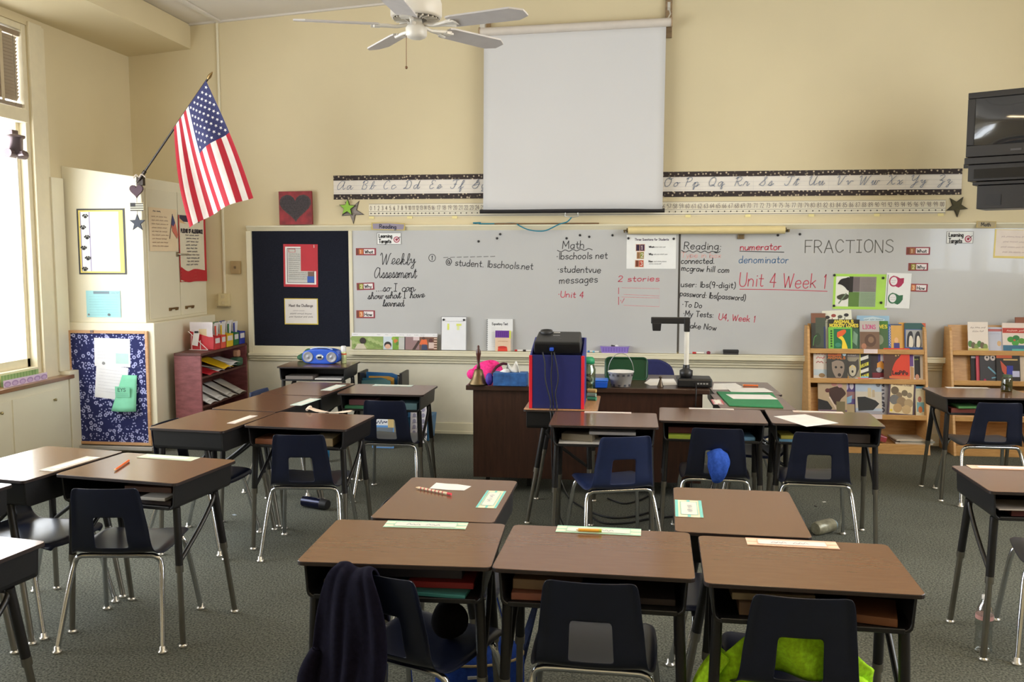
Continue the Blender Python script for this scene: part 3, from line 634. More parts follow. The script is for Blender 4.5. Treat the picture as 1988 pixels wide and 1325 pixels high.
for y, col in ((16, (178, 44, 84)), (49, (52, 110, 74))):
    c.poly([(8, y-6), (14, y-11), (22, y-9), (28, y-6), (36, y-7), (36, y+2), (31, y+9), (26, y+12), (18, y+9), (10, y+6)], col); c.disc(15, y, 9.5, col, 10.5); c.disc(15.5, y-.3, 7.3, (238, 234, 232), 8.2); c.scrawl(10, y-1, 20, 1.6, (150, 150, 150)); c.scrawl(10, y+3, 20, 1.6, (150, 150, 150))
c.line([(3, 4), (3, 64)], 1, (110, 110, 120)); c.place('heads_sheet', 'white sheet with one pink and one green head outline', 'poster', o, roll=-.03)
c, o = wallcard(1928, 445, 2010, 501, BY-.001, base=(234, 214, 130)); c.rect(3, 1, 80, 52, (240, 226, 214)); [c.scrawl(14+4*(k % 2), 16+k*10, 66, 4, (176, 150, 150), .8) for k in range(4)]; c.place('yellow_edged_notice', 'cream notice with yellow edge at the far right of the whiteboard', 'poster', o, roll=-.02)
def tab_sign(x0, y0, x1, y1, word, base, edge, col, label):
    c, o = wallcard(x0, y0, x1, y1, YF-.004, base=edge); W, H = x1-x0, y1-y0
    c.poly([(2, 2), (W*.5, .6), (W-1.5, 2), (W-3, H-1.5), (3, H-1.5)], base); c.text(word, W*.5, H*.76, H*.52, col, 1.5, None, center=True); c.place('subject_tag', label, 'sign', o, roll=-.03)
tab_sign(721, 432, 786, 446, 'Reading', (150, 140, 156), (200, 178, 100), (48, 48, 70), 'purple Reading tag on the top board frame')
tab_sign(1895, 429, 1934, 442, 'Math', (176, 160, 124), (190, 168, 110), (70, 66, 60), 'tan Math tag on the top board frame')
MAG = mat((40, 38, 38), .4)
def magnet(x, y, label, d=BY, rad=.011, group='round magnets'):
    q = wx(x, y, d); b = MB(MAG); b.lathe([(rad, 0), (rad, .005), (rad*.75, .008), (.0005, .0085)], 14)
    tag(b.obj('magnet', None, (q[0], d, q[1]), (PI/2, 0, 0)), label, 'magnet', group)
for x, y, l in ((929, 469, 'black round magnet alone above the word lbschools.net'), (965, 463, 'lower of two close black magnets left of the screen cord'), (971, 455, 'upper of two close black magnets left of the screen cord'), (1100, 463, 'grey magnet above the M of Math'), (1126, 457, 'black magnet above the end of Math, left of a pair'), (1144, 460, 'black magnet to the upper right of Math'), (1189, 457, 'black magnet beside the left end of the map roller'),
                (1510, 457, 'small black magnet under the right end of the map roller'), (1553, 455, 'small black magnet right of the map roller, above FRACTIONS')): magnet(x, y, l)
for x, y, l in ((1220, 463, 'magnet holding the left corner of the three questions poster'), (1308, 464, 'magnet holding the right corner of the three questions poster'), (1620, 534.5, 'magnet at the upper left of the lime bordered poster'), (1619, 594, 'magnet at the lower left of the lime bordered poster')): magnet(x, y, l, BY-.0045)
for x, y, l in ((1714.5, 540, 'magnet between the lime poster and heads sheet, upper'), (1710.5, 588, 'magnet between the lime poster and heads sheet, lower')): magnet(x, y, l, BY-.0075)
q = wx(1438, 460, BY); b = MB(mat((130, 112, 84), .4, .6)); b.box(-.03, -.012, -.02, .03, 0, .02); b.tube([(-.02, -.015, -.02), (-.026, -.02, .028), (-.01, -.018, .03)], .003, 6); b.tube([(.02, -.015, -.02), (.026, -.02, .028), (.01, -.018, .03)], .003, 6)
tag(b.obj('magnet_clip', None, (q[0], BY-.001, q[1]), bevel=.003), 'brass coloured magnet clip above the word numerator', 'clip')
# on the black felt
c, o = wallcard(551, 474, 616, 557, YB-.024, base=(190, 40, 52)); c.rect(3.5, 5, 61.5, 78, (236, 230, 226)); c.frame(7, 8, 58, 75, 1, (60, 60, 66)); c.rect(9, 10, 57, 73, (202, 200, 194)); c.rect(33, 0, 62, 52, (192, 36, 50)); c.frame(10, 9, 23, 16, .8, (196, 60, 50)); c.rect(45, 62, 58, 74, (52, 92, 176)); c.rect(46, 53, 58, 62, (120, 90, 78))
for k in range(13): c.scrawl(11, 20+k*4, 31 if k < 9 else 44, 2, (140, 138, 134))
c.text('1', 57.5, 6.5, 5, (240, 235, 230), 1); c.place('red_chart', 'red framed chart with a red flap on the black felt board', 'poster', o, roll=-.01)
c, o = wallcard(553, 580, 617, 630, YB-.024, base=(220, 196, 80)); c.rect(1.5, 1.5, 62, 48, (226, 220, 214)); c.text('Meet the Challenge', 9, 16, 5, (120, 112, 110), 1, 46); c.scrawl(17, 25, 42, 3, (170, 164, 160)); c.scrawl(11, 31, 52, 3.6, (130, 124, 120)); c.scrawl(9, 37, 55, 3.6, (130, 124, 120)); c.place('challenge_notice', 'yellow edged white notice low on the black felt board', 'poster', o)
# ------------------------------------------------------------------ alphabet banner, number line, stars, heart
X0, X1 = -2.726, 2.803
DOT = {}
def dotmat():
    M = bpy.data.materials.new('dotted_border'); M.use_nodes = True; nt = M.node_tree; b = nt.nodes['Principled BSDF']
    tc = nt.nodes.new('ShaderNodeTexCoord'); v = nt.nodes.new('ShaderNodeTexVoronoi'); v.inputs['Scale'].default_value = 31
    r = nt.nodes.new('ShaderNodeValToRGB'); r.color_ramp.interpolation = 'CONSTANT'; r.color_ramp.elements[0].color = (1, 1, 1, 1); r.color_ramp.elements[1].position = .23; r.color_ramp.elements[1].color = (0, 0, 0, 1)
    mx = nt.nodes.new('ShaderNodeMixRGB'); mx.inputs[1].default_value = lin((44, 30, 28))+(1,)
    hs = nt.nodes.new('ShaderNodeHueSaturation'); hs.inputs['Color'].default_value = lin((206, 188, 160))+(1,)
    v.voronoi_dimensions = '2D'; sp_ = nt.nodes.new('ShaderNodeSeparateXYZ'); cb_ = nt.nodes.new('ShaderNodeCombineXYZ'); nt.links.new(tc.outputs['Object'], sp_.inputs[0]); nt.links.new(sp_.outputs[0], cb_.inputs[0]); nt.links.new(sp_.outputs[2], cb_.inputs[1]); nt.links.new(cb_.outputs[0], v.inputs['Vector']); nt.links.new(v.outputs['Distance'], r.inputs[0]); nt.links.new(r.outputs[0], mx.inputs[0])
    mt = nt.nodes.new('ShaderNodeSeparateColor'); nt.links.new(v.outputs['Color'], mt.inputs[0]); nt.links.new(mt.outputs[1], hs.inputs['Value'])
    nt.links.new(hs.outputs[0], mx.inputs[2]); nt.links.new(mx.outputs[0], b.inputs['Base Color']); b.inputs['Roughness'].default_value = .6
    return M
DM = dotmat()
r = thing('alphabet_banner', 'cursive alphabet banner with black dotted borders above the whiteboards', 'banner', (0, YB, 2.29)); O = r.location
c = Card(X1-X0, .135, ((X1-X0)*1000, 135), (232, 224, 212))
for y in (10, 52, 88, 116): c.rect(0, y, (X1-X0)*1000, y+1.6, (190, 182, 180))
LT = [('A', 654), ('B', 700), ('C', 743), ('D', 783), ('E', 832), ('F', 874), ('G', 916), ('O', 1288), ('P', 1327), ('Q', 1374), ('R', 1423), ('S', 1473), ('T', 1522), ('U', 1567), ('V', 1621), ('W', 1664), ('X', 1720), ('Y', 1764), ('Z', 1817)]
for ch, px in LT:
    x = (wx(px, 360)[0]-X0)*1000
    c.text(ch, x, 88, 78, (96, 112, 140), 4.2, cursive=True, slant=.30); _, W = strokes(ch, 78, True)
    c.text(ch.lower(), x+W+14, 88, 74, (96, 112, 140), 4.2, cursive=True, slant=.30)
for px in (1462, 1608, 1757): x = (wx(px, 360)[0]-X0)*1000; c.rect(x, 0, x+1.2, 135, (196, 190, 186))
ls = c.place('letter_strip', None, None, (X0, YB-.003, 2.222), 'back')
ls.parent = r; ls.location = (X0-O[0], -.003, 2.222-O[2])
for za, zb in ((2.352, 2.398), (2.178, 2.226)): MB(DM).box(X0, YB-.006, za, X1, YB-.001, zb).obj('border_strip', r, off=O)
KN = [(0, 720.5), (16, 842), (24, 927.4), (25, 938), (56, 1287.5), (57, 1299.3), (60, 1334.8), (70, 1453.9), (80, 1576.8), (90, 1700.8), (99, 1813.5), (100, 1826)]
def numpx(n_):
    for (a, pa), (b_, pb) in zip(KN, KN[1:]):
        if a <= n_ <= b_: return pa+(pb-pa)*(n_-a)/(b_-a)
N0, N1 = -2.392, 2.68
r = thing('number_line', 'white number line strip from 0 to 100 under the alphabet banner', 'banner', (0, YB, 2.07)); O = r.location
c = Card(N1-N0, .118, ((N1-N0)*1000, 118), (236, 228, 206))
for y, hh in ((1, 3), (70, 3), (88, 1.5), (108, 5)): c.rect(0, y, (N1-N0)*1000, y+hh, (110, 100, 90))
for k in list(range(0, 26))+list(range(56, 101)):
    x = (wx(numpx(k), 405)[0]-N0)*1000; g = (128, 114, 104)
    c.text(str(k), x, 58, 36, g, 4, 17 if k < 10 else 27, center=False) if False else c.text(str(k), x-(8 if k < 10 else (14 if k < 17 else 18)), 58, 38, g, 4, 16 if k < 10 else (26 if k < 17 else 36))
    c.disc(x, 88.5, 6.5, (64, 54, 46), n=8)
ob = c.place('number_strip', None, None, (N0, YB-.003, 2.018), 'back'); ob.parent = r; ob.location = (N0-O[0], -.003, 2.018-O[2])
for px in (722, 796, 883, 1336, 1452, 1575, 1702, 1826):
    x = wx(px, 425)[0]; MB(mat((236, 222, 158), .6)).box(x-.025, YB-.007, 1.998, x+.022, YB-.002, 2.022).obj('tape_tab', r, off=O)
def wallstar(px, py, rpx, col, label, th=.012, d=YB, a0=PI/2, stripes=None, r2=.42):
    q = wx(px, py, d); R_ = rpx*.00465
    r = thing('wall_star', label, 'star decoration', (q[0], d, q[1])); 
    M = (PI/2, 0, 0)
    MB(mat((66, 60, 52), .6)).prism(star(0, 0, R_, r2, a0), 0.001, th*.6).obj('backing', r, rot=M)
    MB(col).prism(star(0, 0, R_*.86, r2, a0), th*.6, th).obj('star_face', r, rot=M)
wallstar(675, 404, 18, mat((146, 196, 62), .5), 'lime green star decoration above the Reading tag', th=.02, a0=PI/2-.05, d=YB-.012)
wallstar(685, 411, 25, woodmat((92, 82, 78), (176, 166, 158), .6, (1, 30, 1), 4), 'grey striped star overlapping the lime green star', a0=-PI/2+.05, r2=.36, th=.01)
wallstar(1857, 401, 20, mat((72, 66, 38), .7, var=.2, scale=40), 'dark olive star at the right end of the number line', a0=-PI/2+.08, th=.02)
c, o = wallcard(545, 372, 607, 437, YB-.03, base=(132, 34, 40), thick=.028)
c.c(mat((150, 40, 44), .6, var=.35, scale=12)); c.rect(1, 1, 61, 64, mat((142, 36, 42), .6, var=.4, scale=14)); c.poly([(a, 65-b_) for a, b_ in heart(31, 36, 32)], mat((66, 52, 50), .6, var=.5, scale=40)); c.poly([(a, 65-b_) for a, b_ in heart(31, 36, 29)], mat((52, 42, 44), .6, var=.7, scale=70))
c.place('heart_painting', 'small red canvas with a dark heart standing on the board frame', 'painting', o, roll=.01)
# ------------------------------------------------------------------ projection screen
SY = YB-.10
A = on(932, 64, 1, SY); B = on(1303, 58, 1, SY)
r = thing('projection_screen', 'white pull-down projection screen hanging in front of the wall', 'projection screen', ((A[0]+B[0])/2, SY, 3.6)); O = r.location
z1 = 3.628
MB(mat((214, 204, 192), .45, var=.03)).tube([(A[0], SY, z1-.0), (B[0], SY, z1+.035)], .037, 16).obj('roller_case', r, off=O)
for x, dz in ((A[0]-.004, 0), (B[0]+.004, .035)):
    b = MB(mat((176, 150, 118), .5)); b.T = Matrix.Translation((x, SY, z1+dz)) @ Matrix.Rotation(PI/2, 4, 'Y'); b.lathe([(.001, -.006), (.042, -.006), (.042, .006), (.001, .006)], 16); b.obj('end_cap', r, off=O)
xa, xb = on(940, 200, 1, SY)[0], on(1291, 200, 1, SY)[0]; xc, xd = on(938, 405, 1, SY)[0], on(1286, 405, 1, SY)[0]
zt, zb = z1+.01, on(1100, 409, 1, SY)[2]
FAB = mat((214, 212, 210), .75, var=.01, scale=2)
b = MB(FAB); b.grid(lambda u, v: ((xa*(1-v)+xc*v)+((xb-xa)*(1-v)+(xd-xc)*v)*u, SY+.006*math.sin(u*9+v*2.5)*v+.012*math.cos(PI*(u-.5)*2)*v*.5, zt+(zb-zt)*v+.03*u*(1-v)), 24, 16); b.obj('screen_fabric', r, off=O, solid=.001)
MB(mat((36, 34, 36), .35)).tube([(xc-.03, SY, zb-.005), (xd+.02, SY, zb-.005)], .018, 12).obj('bottom_bar', r, off=O)
q = on(1110, 417, 1, SY); MB(mat((200, 200, 196), .3, .6)).tube([(q[0]-.055, SY-.01, zb-.02), (q[0]-.06, SY-.012, zb-.05), (q[0], SY-.014, zb-.062), (q[0]+.06, SY-.012, zb-.05), (q[0]+.055, SY-.01, zb-.02)], .005, 6).obj('pull_handle', r, off=O)
for px in (1298,):
    x = on(px, 40, 1, YB)[0]
    MB(woodmat((120, 98, 70), (158, 132, 98), .5)).box(x-.03, YB-.03, 3.55, x+.03, YB, 3.88).obj('mount_block', r, off=O, bevel=.004)
    MB(mat((225, 222, 214), .35, .6)).tube([(x, YB-.03, 3.80), (x, YB-.06, 3.79), (x+.012, YB-.07, 3.74), (x-.008, SY+.01, 3.70), (x-.012, SY, z1+.06)], .006, 6).box(x-.012, YB-.034, 3.78, x+.012, YB-.028, 3.85).obj('hook', r, off=O)
x = on(945, 55, 1, YB)[0]
MB(woodmat((150, 120, 84), (176, 148, 108), .5)).box(x-.005, YB-.03, 3.64, x+.04, YB, 3.78).obj('mount_block', r, off=O, bevel=.004)
MB(mat((225, 222, 214), .35, .6)).box(x-.045, SY-.01, z1+.02, x+.0, YB-.02, z1+.12).obj('hook', r, off=O, bevel=.003)
# blue cord and pointer on the frame, map roller
q = on(1110, 420, 1, SY); zz = 1.945
P = [(q[0], SY-.014, zb-.06), (q[0]-.04, SY-.01, zb-.10)]+[tuple(on(a, b_, 1, SY-.01+.04*t)) for a, b_, t in ((1085, 436, .1), (1062, 447, .2), (1045, 449, .3), (1025, 446, .5), (1010, 439.5, 1))]+[(on(a, 437, 1, YB-.02)[0], YB-.02+dy, zz+.004) for a, dy in ((1000, -.005), (975, .004), (955, -.004), (930, .004))]
b = MB(mat((40, 128, 150), .8)); b.tube(smooth(P, 5), .006, 6)
x = on(925, 437, 1, YB-.02)[0]; b.tube([(x, YB-.02, zz+.008), (x-.03, YB-.03, zz+.010), (x+.04, YB-.015, zz+.012)], .008, 6)
tag(b.obj('blue_rope'), 'blue rope looping from the screen handle to the board frame', 'rope')
xa, xb = on(960, 437, 1, YB-.035)[0], on(1163, 437, 1, YB-.035)[0]
tag(MB(woodmat((104, 76, 50), (140, 106, 72), .5)).tube([(xa, YB-.036, zz+.002), (xb, YB-.036, zz+.002)], .006, 8).obj('pointer_stick'), 'thin wooden pointer stick lying on the board frame', 'pointer')
RY = YB-.09; A = on(1219, 447.5, 1, RY); B = on(1524, 445, 1, RY)
r = thing('map_roller', 'cream rolled-up map case hanging over the whiteboard joint', 'map roller', ((A[0]+B[0])/2, RY, A[2])); O = r.location
MB(mat((226, 206, 150), .4, var=.03)).tube([(A[0], RY, A[2]), (B[0], RY, A[2])], .034, 16).obj('case', r, off=O)
for x, s in ((A[0], -1), (B[0], 1)): MB(mat((110, 96, 66), .35, .8)).tube([(x, RY, A[2]), (x+s*.012, RY, A[2])], .02, 10).tube([(x+s*.008, RY, A[2]), (x+s*.04, RY, A[2]-.002)], .006, 6).box(x+s*.03-.006, RY-.02, A[2]-.02, x+s*.03+.006, YF+.01, A[2]+.004).obj('bracket', r, off=O)
# ------------------------------------------------------------------ conduit, switch and outlet left of the boards
x = wx(424, 100)[0]
struct(MB(CREAM).box(x-.012, YB-.016, 1.30, x+.008, YB, ceil_z(x)).obj('trim_20', bevel=.003))
def box_thing(name, label, cat, x0, y0, x1, y1, dep, col, extra):
    a = wx(x0, y1); b_ = wx(x1, y0); r = thing(name, label, cat, ((a[0]+b_[0])/2, YB, (a[1]+b_[1])/2))
    w_, h_ = (b_[0]-a[0])/2, (b_[1]-a[1])/2
    MB(col).box(-w_, -dep, -h_, w_, 0, h_).obj('box', r, bevel=.004); extra(r, w_, h_, dep)
def ex1(r, w_, h_, d): MB(mat((110, 92, 66), .4)).box(-.008, -d-.012, -.012, .008, -d, .012).obj('toggle', r, bevel=.002)
def ex2(r, w_, h_, d):
    for z in (-.03, .03): MB(mat((206, 190, 150), .4)).box(-.018, -d-.004, z-.016, .018, -d, z+.016).box(-.008, -d-.006, z-.006, -.004, -d-.003, z+.008).obj('socket', r, bevel=.002)
    MB(mat((150, 136, 104), .4)).box(-w_-.004, -d-.02, -h_-.012, w_+.004, 0, -h_).obj('lip', r, bevel=.002)
box_thing('light_switch', 'tan wall switch box left of the black felt board', 'switch', 450, 507, 468, 532, .03, mat((168, 142, 98), .45), ex1)
box_thing('power_outlet', 'cream outlet box at the lower end of the wall conduit', 'outlet', 428, 570, 447, 594, .05, mat((212, 196, 150), .45), ex2)
# ------------------------------------------------------------------ student desks
LAM = woodmat((108, 75, 53), (114, 81, 58), .18, (2, 14, 2), 5, spec=.65)
OAK = woodmat((176, 124, 78), (204, 154, 102), .36, (2, 22, 2), 5)
EDGE = mat((40, 30, 27), .45)
BOXM = mat((20, 19, 20), .45, var=.1, scale=30)
BLKM = mat((24, 22, 22), .38)
CHROME = mat((206, 208, 212), .16, 1., var=.03)
DULL = mat((150, 146, 138), .32, 1., var=.06)
GLIDE = mat((214, 210, 200), .25, .7)
def make_desk(top=LAM):
    r = thing('student_desk', 'x', 'desk')
    b = MB(EDGE); b.prism(rrect(-.305, -.2285, .305, .2285, .022), .709, .7208); b.use(top); b.prism(rrect(-.3035, -.227, .3035, .227, .0205), .7208, .722)
    b.obj('desktop', r, bevel=.0015, seg=1)
    b = MB(BOXM); W, z0, z1, th = .285, .600, .709, .008
    out = [(-W, z1), (-W+.006, z0+.022)]+[(-W+.028+.022*math.cos(a), z0+.022+.022*math.sin(a)) for a in (PI*1.17, PI*1.33, PI*1.5)]
    out = out+[(-x, z) for x, z in out[::-1]]
    inn = [(x*(1-th/W), z+th*(1 if z < z1 else 0)*((z1-z)/(z1-z0))) for x, z in out[::-1]]
    b.prism(out+inn, -.212, .205, 1); b.prism(out, .203, .211, 1); b.box(-W+.03, -.214, z0-.001, W-.03, -.206, z0+.014)
    b.obj('book_box', r, bevel=.002, seg=1)
    for s in (-1, 1):
        for fy, ty in ((-.190, -.172), (.205, .105)):
            T = Vector((s*.262, ty, .603)); F = Vector((s*.283, fy, .012)); M1 = T.lerp(F, .42); M2 = T.lerp(F, .47)
            lg = MB(BLKM).tube([T, M1], .0165, 10).use(DULL).tube([M2, F], .0125, 10).obj('leg', r)
            MB(DULL).tube([M1, M2], .0175, 10).obj('sleeve', lg)
            MB(GLIDE).lathe([(.004, .03), (.010, .026), (.011, .014), (.019, .010), (.019, .001), (.012, 0)][::-1], 12, (F.x, F.y, 0)).obj('glide', lg)
        MB(BLKM).tube(smooth([(s*.262, .10, .60), (s*.264, .085, .565), (s*.268, -.02, .475), (s*.268, -.165, .37)], 3), .010, 8).obj('brace', r)
    MB(BLKM).box(-.262, .085, .590, .262, .115, .602).obj('cross_rail', r, bevel=.003)
    return r
proto = make_desk()
DESKS = {}
def desk(key, x, y, rot, label, group, sideways=False, oak=False):
    global proto
    if oak: o = make_desk(OAK)
    elif proto is not None: o = proto; proto = None; DESKS['proto'] = o
    else: o = copy_tree(DESKS['proto'])
    o.location = (x, y, 0); o.rotation_euler = (0, 0, rot+(PI/2 if sideways == 1 else (-PI/2 if sideways == -1 else 0)))
    o['label'] = label; o['group'] = group; DESKS[key] = o
    return o
gF, gL, gM, gR, gQ = 'desks of the front cluster', 'desks of the left cluster', 'desks of the middle cluster', 'desks of the cluster by the teacher desk', 'desks along the right side'
desk('D1', -.717, 2.880, .035, 'brown front-row desk with navy hoodie chair at it', gF)
desk('D2', -.093, 2.878, -.028, 'brown middle desk of the front row with pencil on its name tag', gF)
desk('D3', .540, 2.831, -.033, 'brown right desk of the front row with pink name tag', gF)
desk('D4', -.686, 3.432, -.019, 'brown sideways desk with candy striped pencil and white scrap paper', gF, -1)
desk('D5', .407, 3.400, -.038, 'brown sideways desk with torn teal name tag', gF, 1)
desk('M1', -2.352, 4.927, -.101, 'sideways desk nearest in the middle cluster with torn lace-edged strip', gM, -1)
desk('M2', -1.800, 4.985, -.079, 'middle cluster desk with a curled name strip at its back edge', gM)
desk('M3', -2.288, 5.560, -.12, 'second sideways desk of the middle cluster with pale green strip', gM, -1)
desk('M4', -2.240, 6.185, -.08, 'far sideways desk of the middle cluster in front of the boombox desk', gM, -1)
desk('M5', -1.672, 6.216, -.018, 'middle cluster desk nearest the back wall, green books under it', gM)
desk('N', -2.66, 7.60, .036, 'brown desk against the back wall carrying the blue boombox', 'single desks')
desk('R1', -.130, 5.238, -.001, 'brown desk in front of the projector, stuffed with loose papers', gR)
desk('R2', .495, 5.448, -.036, 'brown desk whose chair holds a blue sweater', gR)
desk('R3', 1.128, 5.436, -.049, 'brown desk with a large white sheet lying askew on it', gR)
desk('R4', .795, 5.985, .02, 'sideways desk carrying the green folder', gR, 1)
desk('R5', .810, 6.600, .02, 'far sideways desk with orange pencil and loose papers', gR, 1)
desk('P', -.405, 5.80, .0, 'oak-topped desk under the blue and red projector box', 'single desks', 1, oak=True)
desk('L1', -2.123, 3.775, -.143, 'brown desk with orange pencil in the left cluster', gL)
desk('L2', -2.684, 3.800, -.16, 'sideways desk with window glare in the left cluster', gL, -1)
desk('L3', -2.790, 3.150, -.16, 'desk at the left picture edge in front of the glaring sideways desk', gL, -1)
desk('L4', -2.238, 2.550, -.15, 'nearest desk at the left picture edge with bare glaring top', gL)
desk('Q1', 2.400, 6.575, .02, 'right-hand desk before the bookracks with a jar on it', gQ)
desk('Q2', 1.755, 4.032, .0, 'near right-hand desk with a water bottle beside its leg', gQ)
# ------------------------------------------------------------------ school chairs
NAVY = mat((20, 25, 45), .33, var=.08, scale=25)
def make_chair():
    r = thing('school_chair', 'x', 'chair')
    prof = smooth([(.222, .372, .150), (.216, .388, .178), (.190, .399, .192), (.10, .402, .200), (0, .397, .202), (-.10, .393, .198), (-.148, .398, .188), (-.180, .420, .176), (-.197, .462, .168), (-.209, .525, .162), (-.222, .593, .154), (-.234, .65, .148), (-.241, .688, .141), (-.243, .701, .131)], 3)
    n = len(prof)-1; nu = 20
    def fn(u, v):
        i = v*n; k = min(int(i), n-1); f = i-k; y, z, hw = [prof[k][q]*(1-f)+prof[k+1][q]*f for q in range(3)]
        t = max(0, min(1, (z-.42)/.1)) if y < -.1 else 0
        s = 2*u-1; e = 1 if abs(s) > .99 else 0
        return (hw*s, y+t*(.020*s*s-.013*e), z+(1-t)*(.010*s*s-.013*e))
    zs = [p_[1] for p_ in prof]
    b = MB(NAVY); b.grid(fn, nu, n, True, skip=lambda i, j: 6 <= i <= 13 and prof[j][0] < -.183 and .436 < (zs[j]+zs[j+1])/2 < .566)
    sh = b.obj('shell', r, solid=.005, sub=1)
    MB(DULL).tube([(-.05, -.13, .388), (.05, -.13, .388)], .006, 6).obj('rivet_bar', r)
    for s in (-1, 1):
        for fy, ty in ((-.250, -.138), (.228, .150)):
            P = smooth([(s*.222, fy, .010), (s*.200, (fy+ty*2)/3, .24), (s*.186, ty+.012*(1 if fy < 0 else -1)*0, .345), (s*.165, ty, .378), (s*.12, ty, .384), (s*.0, ty, .384)], 4)
            lg = MB(CHROME).tube(P, .0115, 10).obj('leg', r)
            MB(GLIDE).lathe([(.012, 0), (.020, .001), (.020, .009), (.012, .013), (.012, .028), (.004, .031)], 12, (s*.222, fy, 0)).obj('glide', lg)
    return r
cproto = make_chair(); CH0 = cproto
def chair(x, y, rot, label, group='navy classroom chairs', col=None):
    global cproto
    if cproto is not None: o = cproto; cproto = None
    else: o = copy_tree(CH0)
    o.location = (x, y, 0); o.rotation_euler = (0, 0, rot); o['label'] = label; o['group'] = group
    if col:
        for c in o.children:
            if c.name.startswith('shell'): c.data = c.data.copy(); c.data.materials[0] = col
    return o
chair(-.655, 2.835, -.40, 'navy chair turned right, draped with a navy hoodie')
chair(-.095, 2.868, -.03, 'navy chair at the middle front desk, nothing on it')
chair(.510, 2.826, -.03, 'navy chair draped with a lime green jacket')
chair(-2.18, 3.70, .13, 'navy chair at the orange-pencil desk of the left cluster')
chair(-1.78, 4.897, .10, 'navy chair at the desk with the curled name strip')
chair(-1.60, 6.085, -.02, 'navy chair at the middle cluster desk nearest the back wall')
chair(-.075, 5.060, .30, 'blue chair turned left at the paper-stuffed desk', col=mat((26, 38, 74), .42, var=.08, scale=25))
chair(.510, 5.368, -.03, 'navy chair with a blue sweater pulled through its back')
chair(1.060, 5.318, -.04, 'navy chair at the desk with the askew white sheet')
chair(2.42, 6.505, .02, 'navy chair before the bookracks at the jar desk')
chair(1.86, 4.02, -.2, 'navy chair cut off by the right picture edge')
chair(-2.70, 3.80, -PI/2-.16, 'navy chair under the glaring sideways desk, its bright seat showing')
chair(-2.335, 2.46, -.25, 'navy chair at the nearest left desk, cut off by the picture edge')
chair(-2.395, 6.19, -PI/2-.08, 'navy chair whose back rises beyond the far sideways desk', col=mat((40, 54, 92), .42))  # bluer shell than the other navy chairs: light falling on it painted in
chair(-2.44, 4.93, -PI/2-.10, 'navy chair tucked under the desk with torn lace strip')
chair(-.70, 3.425, -PI/2-.02, 'navy chair beside the candy striped pencil desk')
chair(.405, 3.40, PI/2-.04, 'navy chair at the far side of the torn teal tag desk')
chair(.80, 5.99, PI/2, 'navy chair showing one corner beside the green folder')
chair(.815, 6.60, PI/2, 'navy chair showing one corner beside the far sideways desk')
# ------------------------------------------------------------------ teacher desk
DK = woodmat((52, 32, 24), (72, 45, 34), .35, (12, 12, 1.2), 4)
DKT = woodmat((58, 40, 32), (76, 54, 44), .28, (1.5, 14, 3), 4)
r = thing('teacher_desk', 'long dark wooden teacher desk with plain front panel', 'desk', (-.27, 6.58, 0)); O = r.location
TX0, TX1, TY0, TY1 = -1.118, .552, 6.205, 6.94
MB(DKT).box(TX0, TY0, .728, TX1, TY1, .762).obj('desktop', r, off=O, bevel=.004)
MB(DK).box(TX0+.045, TY0+.035, .105, TX1-.045, TY0+.055, .728).obj('front_panel', r, off=O, bevel=.002)
for x in (TX0+.045, TX1-.065): MB(DK).box(x, TY0+.055, .105, x+.02, TY1-.03, .728).obj('side_panel', r, off=O, bevel=.002)
for x in (TX0+.07, TX1-.47):
    pd = MB(DK).box(x, TY0+.20, .105, x+.40, TY1-.05, .727).obj('pedestal', r, off=O, bevel=.002)
    for k in range(3): MB(DK).box(x+.01, TY1-.05, .125+k*.2, x+.39, TY1-.032, .31+k*.2).obj('drawer', pd, loc=(-pd.location[0], 0, 0), off=O, bevel=.003)
for x in (TX0+.12, TX0+.42, TX1-.42, TX1-.12):
    for y in (TY0+.24, TY1-.1): MB(BLKM).box(x-.015, y-.015, 0, x+.015, y+.015, .106).obj('leg', r, off=O)
# ------------------------------------------------------------------ book racks and their books
RK = woodmat((186, 138, 80), (208, 162, 102), .42, (2, 2, 14), 4)
TIL = .20
def yfront(z): return 7.86+z/1.05*.25
def rack(x0, x1, label):
    r = thing('book_rack', label, 'bookrack', ((x0+x1)/2, 8.05, 0)); O = r.location
    side = [(7.86, 0), (8.235, 0), (8.235, 1.055), (8.13, 1.055), (8.10, 1.03)]
    for x in (x0, x1-.022): MB(RK).prism(side, x, x+.022, 0).obj('side_panel', r, off=O, bevel=.003)
    MB(RK).box(x0+.022, 8.215, .03, x1-.022, 8.235, 1.02).obj('back_panel', r, off=O)
    for z in TIERS:
        y = yfront(z)+.012
        MB(RK).box(x0+.022, y, z-.018, x1-.022, 8.215, z).obj('shelf', r, off=O, bevel=.002)
        MB(RK).box(x0+.022, y-.014, z-.026, x1-.022, y, z+.016).obj('front_lip', r, off=O, bevel=.003)
        b = MB(RK); yb = y+.085; b.hexa([(x0+.022, yb, z), (x1-.022, yb, z), (x1-.022, yb+.008, z), (x0+.022, yb+.008, z), (x0+.022, min(8.207, yb+.05), z+.22), (x1-.022, min(8.207, yb+.05), z+.22), (x1-.022, min(8.215, yb+.058), z+.22), (x0+.022, min(8.215, yb+.058), z+.22)])
        b.obj('sloping_rest', r, off=O)
    MB(RK).box(x0+.022, 7.90, .055, x1-.022, 8.215, .073).obj('bottom_shelf', r, off=O)
    MB(RK).box(x0+.022, 7.875, .0, x1-.022, 7.895, .085).obj('kick_board', r, off=O, bevel=.002)
TIERS = [on(1700, 680, 1, 8.05)[2]-.01, on(1700, 738, 1, 7.99)[2]-.01, on(1700, 808, 1, 7.93)[2]-.005]
xa = on(1570, 880, 1, 7.87)[0]; xb = on(1806, 880, 1, 7.87)[0]
